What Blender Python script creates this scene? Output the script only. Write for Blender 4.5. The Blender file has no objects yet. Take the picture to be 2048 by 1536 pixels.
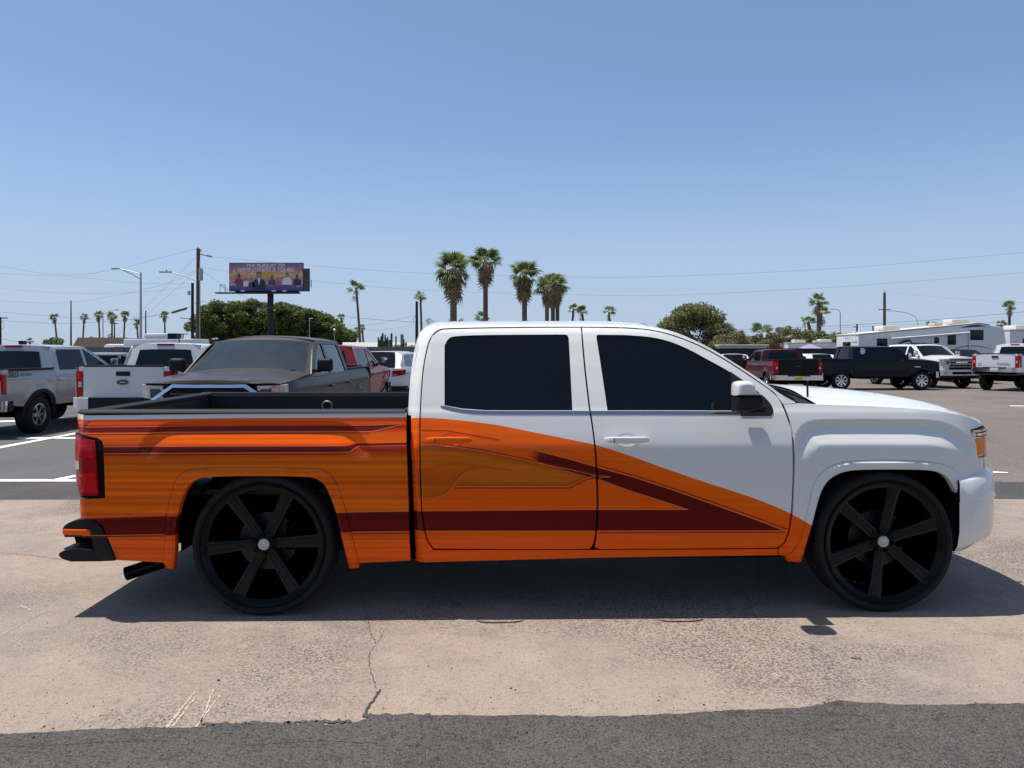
import bpy, bmesh, math, random
import numpy as np
from mathutils import Vector, Matrix
from mathutils.geometry import delaunay_2d_cdt

# ------------------------------------------------------------------ camera, sky, sun, exposure
SC = bpy.context.scene
COL = SC.collection
FPX, EYE, HOR = 1500.0, 1.547, 700.0          # focal length in photo pixels, eye height, horizon row
cam_d = bpy.data.cameras.new('camera')
cam = bpy.data.objects.new('camera', cam_d)
COL.objects.link(cam)
cam_d.sensor_width = 36.0
cam_d.lens = 36.0 * FPX / 2048.0
cam_d.shift_y = -(768.0 - HOR) / 2048.0
cam_d.clip_start, cam_d.clip_end = 0.05, 6000.0
cam.location = (0, 0, EYE)
cam.rotation_euler = (math.radians(90), 0, 0)
SC.camera = cam

SUN_TO = Vector((-0.29, 0.075, 1.0)).normalized()      # towards the sun: high, a little behind the truck
SUN_EL = math.asin(SUN_TO.z)
SUN_AZ = math.atan2(SUN_TO.x, SUN_TO.y)                # clockwise from +Y
world = bpy.data.worlds.new('World')
SC.world = world
world.use_nodes = True
wn = world.node_tree
sky = wn.nodes.new('ShaderNodeTexSky')
sky.sky_type = 'NISHITA'
sky.sun_disc = False
sky.sun_elevation = SUN_EL
sky.sun_rotation = SUN_AZ
sky.altitude = 2000
sky.air_density = 1.0
sky.dust_density = 4.0
sky.ozone_density = 6.0
bg = wn.nodes['Background']
bg.inputs['Strength'].default_value = 0.122
# dry-summer haze: the clear-sky model paled towards a milky blue low down, alike all round the horizon
tcw = wn.nodes.new('ShaderNodeTexCoord')
sep = wn.nodes.new('ShaderNodeSeparateXYZ')
wn.links.new(tcw.outputs['Generated'], sep.inputs[0])
mrw = wn.nodes.new('ShaderNodeMapRange')
mrw.interpolation_type = 'SMOOTHERSTEP'
mrw.inputs['From Min'].default_value = -0.05
mrw.inputs['From Max'].default_value = 0.33
mrw.inputs['To Min'].default_value = 0.92
mrw.inputs['To Max'].default_value = 0.15
wn.links.new(sep.outputs['Z'], mrw.inputs['Value'])
mixw = wn.nodes.new('ShaderNodeMix')
mixw.data_type = 'RGBA'
mixw.inputs[7].default_value = (3.20, 3.86, 5.00, 1)
wn.links.new(mrw.outputs[0], mixw.inputs[0])
tnt = wn.nodes.new('ShaderNodeVectorMath')
tnt.operation = 'MULTIPLY'
tnt.inputs[1].default_value = (1.02, 1.07, 1.04)
wn.links.new(sky.outputs[0], tnt.inputs[0])
wn.links.new(tnt.outputs[0], mixw.inputs[6])
wn.links.new(mixw.outputs[2], bg.inputs['Color'])

sun_d = bpy.data.lights.new('sun', 'SUN')
sun_d.energy = 5.0
sun_d.angle = math.radians(0.53)
sun_d.color = (1.0, 0.955, 0.89)
sun = bpy.data.objects.new('sun', sun_d)
COL.objects.link(sun)
sun.rotation_euler = SUN_TO.to_track_quat('Z', 'Y').to_euler()
sun.location = (0, 0, 60)

SC.view_settings.view_transform = 'Standard'
SC.view_settings.look = 'None'
SC.view_settings.exposure = 0.25
SC.view_settings.gamma = 1.0
SC.view_settings.use_curve_mapping = False
SC.cycles.max_bounces = 8
SC.cycles.caustics_reflective = False
SC.cycles.caustics_refractive = False


def at(px, py, Y):
    """point seen at photo pixel (px, py) at distance Y"""
    return Vector(((px - 1024.0) * Y / FPX, Y, EYE + (HOR - py) * Y / FPX))


# ------------------------------------------------------------------ materials
MATS = {}


def new_mat(name):
    m = bpy.data.materials.new(name)
    m.use_nodes = True
    nt = m.node_tree
    return m, nt, nt.nodes['Principled BSDF']


def mat(name, col, rough=0.5, metal=0.0, coat=0.0, spec=0.5, var=0.0, vscale=6.0, bump=0.0, bscale=60.0, attr=None,
        emit=None, dust=0.0):
    if name in MATS:
        return MATS[name]
    m, nt, b = new_mat(name)
    N, Lk = nt.nodes, nt.links
    b.inputs['Roughness'].default_value = rough
    b.inputs['Metallic'].default_value = metal
    b.inputs['Coat Weight'].default_value = coat
    b.inputs['Coat Roughness'].default_value = 0.03
    b.inputs['Specular IOR Level'].default_value = spec
    b.inputs['Base Color'].default_value = (*col, 1)
    if emit:
        b.inputs['Emission Color'].default_value = (*emit[:3], 1)
        b.inputs['Emission Strength'].default_value = emit[3]
    src = None
    if attr:
        a = N.new('ShaderNodeAttribute')
        a.attribute_name = attr
        src = a.outputs['Color']
    if var or bump or dust:
        tc = N.new('ShaderNodeTexCoord')
    if var:
        no = N.new('ShaderNodeTexNoise')
        no.inputs['Scale'].default_value = vscale
        no.inputs['Detail'].default_value = 8
        no.inputs['Roughness'].default_value = 0.65
        Lk.new(tc.outputs['Object'], no.inputs['Vector'])
        mr = N.new('ShaderNodeMapRange')
        mr.inputs['From Min'].default_value = 0.3
        mr.inputs['From Max'].default_value = 0.7
        mr.inputs['To Min'].default_value = 1 - var
        mr.inputs['To Max'].default_value = 1 + var
        Lk.new(no.outputs[0], mr.inputs['Value'])
        mx = N.new('ShaderNodeVectorMath')
        mx.operation = 'MULTIPLY'
        if src is None:
            mx.inputs[0].default_value = col
        else:
            Lk.new(src, mx.inputs[0])
        Lk.new(mr.outputs[0], mx.inputs[1])
        src = mx.outputs[0]
    if dust:
        no = N.new('ShaderNodeTexNoise')
        no.inputs['Scale'].default_value = 2.2
        no.inputs['Detail'].default_value = 9
        no.inputs['Roughness'].default_value = 0.7
        Lk.new(tc.outputs['Object'], no.inputs['Vector'])
        mr = N.new('ShaderNodeMapRange')
        mr.inputs['From Min'].default_value = 0.35
        mr.inputs['From Max'].default_value = 0.75
        mr.inputs['To Min'].default_value = dust * 0.25
        mr.inputs['To Max'].default_value = dust
        Lk.new(no.outputs[0], mr.inputs['Value'])
        mx = N.new('ShaderNodeMix')
        mx.data_type = 'RGBA'
        mx.inputs[6].default_value = (*col, 1)
        if src is not None:
            Lk.new(src, mx.inputs[6])
        mx.inputs[7].default_value = (0.30, 0.25, 0.20, 1)
        Lk.new(mr.outputs[0], mx.inputs[0])
        src = mx.outputs[2]
        rr = N.new('ShaderNodeMapRange')
        rr.inputs['To Min'].default_value = rough
        rr.inputs['To Max'].default_value = 0.7
        Lk.new(mr.outputs[0], rr.inputs['Value'])
        Lk.new(rr.outputs[0], b.inputs['Roughness'])
    if src is not None:
        Lk.new(src, b.inputs['Base Color'])
    if bump:
        no = N.new('ShaderNodeTexNoise')
        no.inputs['Scale'].default_value = bscale
        no.inputs['Detail'].default_value = 6
        Lk.new(tc.outputs['Object'], no.inputs['Vector'])
        bp = N.new('ShaderNodeBump')
        bp.inputs['Strength'].default_value = bump
        bp.inputs['Distance'].default_value = 0.01
        Lk.new(no.outputs[0], bp.inputs['Height'])
        Lk.new(bp.outputs[0], b.inputs['Normal'])
    MATS[name] = m
    return m


def paint(name, col, dust=0.0, flake=0.0, coat=0.6):
    return mat(name, col, rough=0.35 if not flake else 0.38, metal=flake, coat=coat, spec=0.15, dust=dust)


M_BLACKPL = mat('black_plastic', (0.010, 0.010, 0.011), 0.6, spec=0.25, bump=0.15, bscale=300)
M_LINER = mat('bed_liner', (0.010, 0.010, 0.012), 0.6, bump=0.4, bscale=180)
M_DARK = mat('dark_underbody', (0.0015, 0.0015, 0.0015), 0.95, spec=0.05)
M_RUBBER = mat('tyre_rubber', (0.009, 0.009, 0.0095), 0.75, spec=0.3, var=0.25, vscale=14, bump=0.1, bscale=120)
M_GLOSSBLACK = mat('gloss_black', (0.002, 0.002, 0.0025), 0.22, spec=.16)
M_TINT = mat('tinted_glass', (0.0012, 0.0022, 0.0032), 0.02, spec=0.36)
M_CHROME = mat('chrome', (0.72, 0.73, 0.75), 0.12, metal=1.0)
M_STEEL = mat('brushed_steel', (0.45, 0.46, 0.47), 0.35, metal=1.0)
M_ALLOY = mat('alloy_wheel', (0.55, 0.56, 0.58), 0.28, metal=1.0)
M_DKALLOY = mat('dark_alloy', (0.06, 0.06, 0.065), 0.35, metal=0.6)
M_REDLENS = mat('red_lens', (0.36, 0.002, 0.007), 0.15, spec=.25)
M_REDLENS2 = mat('red_lens_bright', (0.60, 0.004, 0.013), 0.18, spec=.25)
M_AMBER = mat('amber_lens', (0.80, 0.20, 0.004), 0.2, spec=.25)
M_CLEAR = mat('clear_lens', (0.50, 0.52, 0.52), 0.12, metal=0.35, coat=1.0, var=0.45, vscale=30)
M_WHITE = paint('white_paint', (0.745, 0.73, 0.69), coat=0.8)


# ------------------------------------------------------------------ object helpers
def link(name, me, parent=None, loc=None):
    o = bpy.data.objects.new(name, me)
    COL.objects.link(o)
    if parent is not None:
        o.parent = parent
    if loc is not None:
        o.location = loc
    return o


def tag(o, label=None, cat=None, group=None, kind=None):
    if label:
        o['label'] = label
    if cat:
        o['category'] = cat
    if group:
        o['group'] = group
    if kind:
        o['kind'] = kind
    return o


def empty(name, loc=(0, 0, 0), rz=0.0, label=None, cat=None, group=None):
    o = bpy.data.objects.new(name, None)
    COL.objects.link(o)
    o.location = loc
    o.rotation_euler = (0, 0, rz)
    return tag(o, label, cat, group)


def mesh(name, verts, faces, m, parent=None, smooth=True, loc=None):
    me = bpy.data.meshes.new(name)
    me.from_pydata([tuple(v) for v in verts], [], [tuple(f) for f in faces])
    if not smooth:
        me.shade_flat()
    if m is not None:
        for mm in (m if isinstance(m, (list, tuple)) else [m]):
            me.materials.append(mm)
    me.update()
    return link(name, me, parent, loc)


def quick(name, V, F, m, parent=None, smooth=False, loc=None):
    """fast mesh from numpy arrays; all faces with the same vertex count"""
    me = bpy.data.meshes.new(name)
    V = np.asarray(V, dtype=np.float32)
    F = np.asarray(F, dtype=np.int32)
    k = F.shape[1]
    me.vertices.add(len(V))
    me.vertices.foreach_set('co', V.ravel())
    me.loops.add(F.size)
    me.loops.foreach_set('vertex_index', F.ravel())
    me.polygons.add(len(F))
    me.polygons.foreach_set('loop_start', np.arange(0, F.size, k, dtype=np.int32))
    me.update(calc_edges=True)
    me.validate()
    if not smooth:
        me.shade_flat()
    if m is not None:
        me.materials.append(m)
    return link(name, me, parent, loc)


def from_bm(name, bm, m, parent=None, smooth=False, loc=None, angle=None):
    me = bpy.data.meshes.new(name)
    bm.to_mesh(me)
    bm.free()
    if not smooth:
        me.shade_flat()
    elif angle is not None:
        me.set_sharp_from_angle(angle=math.radians(angle))
    if m is not None:
        me.materials.append(m)
    return link(name, me, parent, loc)


def box(name, c, s, m, parent=None, bev=0.0, rot=None, seg=2):
    bm = bmesh.new()
    bmesh.ops.create_cube(bm, size=1.0)
    bmesh.ops.scale(bm, vec=Vector(s), verts=bm.verts)
    if bev > 0:
        bmesh.ops.bevel(bm, geom=bm.edges[:], offset=bev, segments=seg, profile=0.6, affect='EDGES')
    if rot is not None:
        bmesh.ops.rotate(bm, cent=(0, 0, 0), matrix=rot, verts=bm.verts)
    bmesh.ops.translate(bm, vec=Vector(c), verts=bm.verts)
    return from_bm(name, bm, m, parent, smooth=bev > 0, angle=40)


def prism(name, poly, y0, y1, m, parent=None, bev=0.0, seg=2, axis='y'):
    """outline in (x, z) extruded from y0 to y1 (axis y) or outline (x, y) from z0 to z1 (axis z)"""
    bm = bmesh.new()
    if axis == 'y':
        vs = [bm.verts.new((x, y0, z)) for x, z in poly]
        ext = (0, y1 - y0, 0)
    elif axis == 'x':
        vs = [bm.verts.new((y0, x, z)) for x, z in poly]
        ext = (y1 - y0, 0, 0)
    else:
        vs = [bm.verts.new((x, z, y0)) for x, z in poly]
        ext = (0, 0, y1 - y0)
    f = bm.faces.new(vs)
    r = bmesh.ops.extrude_face_region(bm, geom=[f])
    bmesh.ops.translate(bm, vec=Vector(ext), verts=[v for v in r['geom'] if isinstance(v, bmesh.types.BMVert)])
    bmesh.ops.recalc_face_normals(bm, faces=bm.faces)
    if bev > 0:
        bmesh.ops.bevel(bm, geom=bm.edges[:], offset=bev, segments=seg, profile=0.6, affect='EDGES', clamp_overlap=True)
    return from_bm(name, bm, m, parent, smooth=bev > 0, angle=38)


def loft(name, P, m, parent=None, closed_v=False, smooth=True, flip=False, thick=0.0):
    P = np.asarray(P, dtype=float)
    nu, nv = P.shape[:2]
    V = P.reshape(-1, 3)
    F = []
    for i in range(nu - 1):
        for j in range(nv if closed_v else nv - 1):
            a, b = i * nv + j, i * nv + (j + 1) % nv
            c, d = (i + 1) * nv + (j + 1) % nv, (i + 1) * nv + j
            F.append((a, d, c, b) if flip else (a, b, c, d))
    o = mesh(name, V, F, m, parent, smooth)
    if thick:
        md = o.modifiers.new('solid', 'SOLIDIFY')
        md.thickness = thick
        md.offset = 0
    return o


def tube_geo(pts, r, n=8, cap=True):
    pts = [Vector(p) for p in pts]
    rs = r if isinstance(r, (list, tuple)) else [r] * len(pts)
    V, F = [], []
    up = Vector((0, 0, 1))
    prev = None
    for i, p in enumerate(pts):
        t = (pts[min(i + 1, len(pts) - 1)] - pts[max(i - 1, 0)]).normalized()
        a = prev if prev is not None else (up if abs(t.z) < 0.9 else Vector((1, 0, 0)))
        u = (a - t * a.dot(t))
        if u.length < 1e-6:
            u = t.orthogonal()
        u.normalize()
        prev = u
        w = t.cross(u)
        for k in range(n):
            an = 2 * math.pi * k / n
            V.append(p + (u * math.cos(an) + w * math.sin(an)) * rs[i])
    for i in range(len(pts) - 1):
        for k in range(n):
            F.append((i * n + k, i * n + (k + 1) % n, (i + 1) * n + (k + 1) % n, (i + 1) * n + k))
    if cap:
        F.append(tuple(range(n))[::-1])
        F.append(tuple((len(pts) - 1) * n + k for k in range(n)))
    return V, F


def tube(name, pts, r, m, parent=None, n=8, cap=True, loc=None):
    V, F = tube_geo(pts, r, n, cap)
    o = mesh(name, V, F, m, parent, True, loc)
    o.data.set_sharp_from_angle(angle=math.radians(50))
    return o


def lathe(name, prof, m, parent=None, n=48, loc=None, closed=False, mod=None):
    """profile [(r, y)] spun about the local y axis"""
    V, F = [], []
    k = len(prof)
    for i in range(n):
        a = 2 * math.pi * i / n
        for j, (r, y) in enumerate(prof):
            rr, da = (r, 0.0) if mod is None else mod(i, j, r)
            V.append((rr * math.cos(a + da), y, rr * math.sin(a + da)))
    for i in range(n):
        i2 = (i + 1) % n
        for j in range(k if closed else k - 1):
            j2 = (j + 1) % k
            F.append((i * k + j, i2 * k + j, i2 * k + j2, i * k + j2))
    o = mesh(name, V, F, m, parent, True, loc)
    bm = bmesh.new()
    bm.from_mesh(o.data)
    bmesh.ops.recalc_face_normals(bm, faces=bm.faces)
    bm.to_mesh(o.data)
    bm.free()
    o.data.set_sharp_from_angle(angle=math.radians(42))
    return o


def text_mesh(name, s, size, m, parent=None, M=None, extrude=0.002, shear=0.0, bold=0.0):
    cu = bpy.data.curves.new(name, 'FONT')
    cu.body = s
    cu.size = size
    cu.extrude = extrude
    cu.shear = shear
    cu.offset = bold
    cu.align_x = 'CENTER'
    cu.align_y = 'CENTER'
    t = bpy.data.objects.new(name + '_curve', cu)
    COL.objects.link(t)
    dg = bpy.context.evaluated_depsgraph_get()
    me = bpy.data.meshes.new_from_object(t.evaluated_get(dg))
    bpy.data.objects.remove(t)
    me.materials.clear()
    me.materials.append(m)
    if M is not None:
        me.transform(M)
    o = link(name, me, parent)
    return o


def mirrored(o, yc2=0.0, deep=True):
    """copy of a part mirrored in the vehicle's centre plane (y -> yc2 - y)"""
    c = o.copy()
    COL.objects.link(c)
    c.parent = o.parent
    c.scale = (o.scale[0], -o.scale[1], o.scale[2])
    c.location = (o.location[0], yc2 - o.location[1], o.location[2])
    for ch in list(o.children):
        d = ch.copy()
        COL.objects.link(d)
        d.parent = c
    return c


# ------------------------------------------------------------------ sheet-metal panels
def resample(poly, res, closed=True):
    out = []
    n = len(poly)
    for i in range(n if closed else n - 1):
        a, b = poly[i], poly[(i + 1) % n]
        L = math.hypot(b[0] - a[0], b[1] - a[1])
        k = max(1, int(math.ceil(L / res)))
        for j in range(k):
            t = j / k
            out.append((a[0] + (b[0] - a[0]) * t, a[1] + (b[1] - a[1]) * t))
    if not closed:
        out.append(tuple(poly[-1]))
    return out


def smooth_poly(pts, n=6, closed=False):
    """Catmull-Rom through the points"""
    P = [np.array(p, float) for p in pts]
    out = []
    m = len(P)
    for i in range(m if closed else m - 1):
        if closed:
            p0, p1, p2, p3 = P[(i - 1) % m], P[i], P[(i + 1) % m], P[(i + 2) % m]
        else:
            p0, p1, p2, p3 = P[max(i - 1, 0)], P[i], P[i + 1], P[min(i + 2, m - 1)]
        for j in range(n):
            t = j / n
            out.append(tuple(0.5 * ((2 * p1) + (-p0 + p2) * t + (2 * p0 - 5 * p1 + 4 * p2 - p3) * t * t + (-p0 + 3 * p1 - 3 * p2 + p3) * t ** 3)))
    if not closed:
        out.append(tuple(P[-1]))
    return out


def inside(poly, X, Z):
    X, Z = np.asarray(X, float), np.asarray(Z, float)
    r = np.zeros(X.shape, bool)
    n = len(poly)
    for i in range(n):
        x1, z1 = poly[i]
        x2, z2 = poly[(i + 1) % n]
        if z1 == z2:
            continue
        c = ((z1 > Z) != (z2 > Z))
        xi = (x2 - x1) * (Z - z1) / (z2 - z1) + x1
        r ^= c & (X < xi)
    return r


def dist_poly(pts, X, Z, closed=True):
    X, Z = np.asarray(X, float), np.asarray(Z, float)
    d = np.full(X.shape, 1e9)
    n = len(pts)
    for i in range(n if closed else n - 1):
        ax, az = pts[i]
        bx, bz = pts[(i + 1) % n]
        ux, uz = bx - ax, bz - az
        L2 = ux * ux + uz * uz + 1e-12
        t = np.clip(((X - ax) * ux + (Z - az) * uz) / L2, 0, 1)
        d = np.minimum(d, np.hypot(X - ax - t * ux, Z - az - t * uz))
    return d


def sstep(a, b, x):
    t = np.clip((np.asarray(x, float) - a) / (b - a), 0, 1)
    return t * t * (3 - 2 * t)


def panel(name, outline, ofun, m, parent, holes=(), res=0.06, resz=None, flange=0.02, lines=(), color=None,
          y0=0.0, sy=-1, lift=0.0, edge_round=0.0):
    """curved sheet over an (x, z) outline: y = y0 + sy * o(x, z), edges turned in"""
    resz = resz or res
    er = min(res, resz) * 1.2 if max(res, resz) > 0.03 else res
    P, E = [], []

    def add(pts, closed):
        b = len(P)
        P.extend(pts)
        k = len(pts)
        for i in range(k if closed else k - 1):
            E.append((b + i, b + (i + 1) % k))
    out = resample(outline, er)
    hs = [resample(h, er) for h in holes]
    add(out, True)
    for h in hs:
        add(h, True)
    for ln in lines:
        add(resample(ln, er, False), False)
    xs = [p[0] for p in out]
    zs = [p[1] for p in out]
    gx = np.arange(min(xs) + res * .5, max(xs), res)
    gz = np.arange(min(zs) + resz * .5, max(zs), resz)
    if len(gx) and len(gz):
        GX, GZ = np.meshgrid(gx, gz)
        GX, GZ = GX.ravel(), GZ.ravel()
        ok = inside(out, GX, GZ)
        for h in hs:
            ok &= ~inside(h, GX, GZ)
        GX, GZ = GX[ok], GZ[ok]
        if len(GX):
            md = min(res, resz) * 0.35
            ok = dist_poly(out, GX, GZ) > md
            for h in hs:
                ok &= dist_poly(h, GX, GZ) > md
            P.extend(zip(GX[ok].tolist(), GZ[ok].tolist()))
    r = delaunay_2d_cdt([Vector(p) for p in P], E, [], 0, 1e-5)
    V2 = np.array([tuple(v) for v in r[0]])
    T = np.array([f for f in r[2] if len(f) == 3])
    C = V2[T].mean(axis=1)
    ok = inside(out, C[:, 0], C[:, 1])
    for h in hs:
        ok &= ~inside(h, C[:, 0], C[:, 1])
    A = V2[T]
    area = 0.5 * ((A[:, 1, 0] - A[:, 0, 0]) * (A[:, 2, 1] - A[:, 0, 1]) - (A[:, 2, 0] - A[:, 0, 0]) * (A[:, 1, 1] - A[:, 0, 1]))
    ok &= np.abs(area) > 1e-9
    T = T[ok]
    flip = area[ok] < 0
    T[flip] = T[flip][:, ::-1]            # counter-clockwise in (x, z): normal -y
    if sy > 0:
        T = T[:, ::-1]
    X, Z = V2[:, 0], V2[:, 1]
    o = ofun(X, Z) + lift
    e = 0.002
    ox = (ofun(X + e, Z) - ofun(X - e, Z)) / (2 * e)
    oz = (ofun(X, Z + e) - ofun(X, Z - e)) / (2 * e)
    Nn = np.stack([-ox, np.full(len(X), float(sy)), -oz], 1)
    Nn /= np.linalg.norm(Nn, axis=1, keepdims=True)
    V3 = np.stack([X, y0 + sy * o, Z], 1)
    # boundary edges -> flange
    cnt = {}
    for t in T.tolist():
        for a, b in ((t[0], t[1]), (t[1], t[2]), (t[2], t[0])):
            k = (min(a, b), max(a, b))
            cnt[k] = None if k in cnt else (a, b)
    used = np.unique(T)
    remap = -np.ones(len(V2), int)
    remap[used] = np.arange(len(used))
    T = remap[T]
    verts = V3[used].tolist()
    norms = Nn[used].tolist()
    col2d = V2[used]
    faces = T.tolist()
    ntri = len(faces)
    extra2d = []
    if flange:
        for v in cnt.values():
            if v is None:
                continue
            a, b = v
            pa, pb = V3[a], V3[b]
            d = pb - pa
            nx, nz = (d[2], -d[0]) if sy < 0 else (-d[2], d[0])
            L = math.hypot(nx, nz) or 1
            nn = [nx / L, 0, nz / L]
            k = len(verts)
            fy = -sy * flange
            verts += [pa.tolist(), pb.tolist(), [pb[0], pb[1] + fy, pb[2]], [pa[0], pa[1] + fy, pa[2]]]
            norms += [nn] * 4
            extra2d += [V2[a], V2[b], V2[b], V2[a]]
            faces.append((k + 1, k, k + 3, k + 2))
    me = bpy.data.meshes.new(name)
    me.from_pydata(verts, [], faces)
    if color is not None:
        all2 = np.vstack([col2d, np.array(extra2d)]) if len(extra2d) else col2d
        li = np.zeros(len(me.loops), dtype=np.int32)
        me.loops.foreach_get('vertex_index', li)
        cx = np.zeros(len(li))
        cz = np.zeros(len(li))
        s = 0
        for f in faces:
            k = len(f)
            pp = all2[list(f)].mean(axis=0)
            cx[s:s + k], cz[s:s + k] = pp[0], pp[1]
            s += k
        cc = color(cx, cz, all2[li, 0], all2[li, 1])
        ca = me.color_attributes.new('paint', 'FLOAT_COLOR', 'CORNER')
        ca.data.foreach_set('color', np.hstack([cc, np.ones((len(cc), 1))]).astype(np.float32).ravel())
    me.normals_split_custom_set_from_vertices(norms)
    me.materials.append(m)
    return link(name, me, parent)

# ------------------------------------------------------------------ other vehicles: one builder, own proportions and parts each
def make_wheel(R, rim, spokes, m_rim, parent, x, y, side, tyre_w=0.27, style='split'):
    w = empty('wheel')
    w.parent = parent
    w.location = (x, y, R)
    if side > 0:
        w.rotation_euler = (0, 0, math.pi)
    key = (R, rim, spokes, m_rim.name, style)
    if key in WHEELS:
        for src in WHEELS[key]:
            c = src.copy()
            COL.objects.link(c)
            c.parent = w
        return w
    sw = tyre_w
    tr = lambda i, j, r: (r - (.012 if (3 <= j <= 7 and (i + j) % 3 == 0) else 0), 0)
    parts = [lathe('tyre', [(rim, .03), (rim + .012, .004), ((rim + R) / 2, -.012), (R - .025, .002), (R - .004, .03), (R, .06), (R, sw / 2), (R, sw - .06), (R - .025, sw), (rim, sw - .02)], M_RUBBER, w, n=72, mod=tr),
             lathe('rim', [(rim + .004, .008), (rim - .012, .004), (rim - .022, .03), (rim - .03, .06), (rim - .04, sw * .8)], m_rim, w, n=48)]
    bm = bmesh.new()
    for k in range(spokes):
        a = 2 * math.pi * k / spokes
        for off in ((-.10, .10) if style == 'split' else (0.0,)):
            vs = []
            for r, hw, y0 in ((.05, .020, .030), (rim * .55, .016, .022), (rim - .012, .022, .012)):
                hw2 = hw * (0.8 if style == 'split' else 1.7)
                aa = a + (off if r > .06 else off * .5)
                for t_, yy in ((-hw2, y0), (hw2, y0), (hw2, y0 + .04), (-hw2, y0 + .04)):
                    vs.append(bm.verts.new((r * math.cos(aa) - t_ * math.sin(aa), yy, r * math.sin(aa) + t_ * math.cos(aa))))
            for s in range(2):
                for j in range(4):
                    bm.faces.new((vs[s * 4 + j], vs[s * 4 + (j + 1) % 4], vs[s * 4 + 4 + (j + 1) % 4], vs[s * 4 + 4 + j]))
    mtx = Matrix.Translation((0, .035, 0)) @ Matrix.Rotation(math.pi / 2, 4, 'X')
    bmesh.ops.create_cone(bm, cap_ends=True, segments=20, radius1=.075, radius2=.06, depth=.04, matrix=mtx)
    bmesh.ops.recalc_face_normals(bm, faces=bm.faces)
    sp = from_bm('spokes', bm, m_rim, w)
    sp['kind'] = 'stuff'
    parts.append(sp)
    parts.append(lathe('brake_disc', [(0, .09), (rim * .82, .09), (rim * .82, .12)], M_DARK, w, n=24))
    WHEELS[key] = parts
    return w


WHEELS = {}


def gz(Y):
    """the lot falls gently away behind the apron"""
    return float(np.interp(Y, GZ_Y, GZ_Z))


GZ_Y, GZ_Z = [7.7, 14.0, 34.0, 60.0], [0.0, -0.11, -0.24, -0.24]


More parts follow.
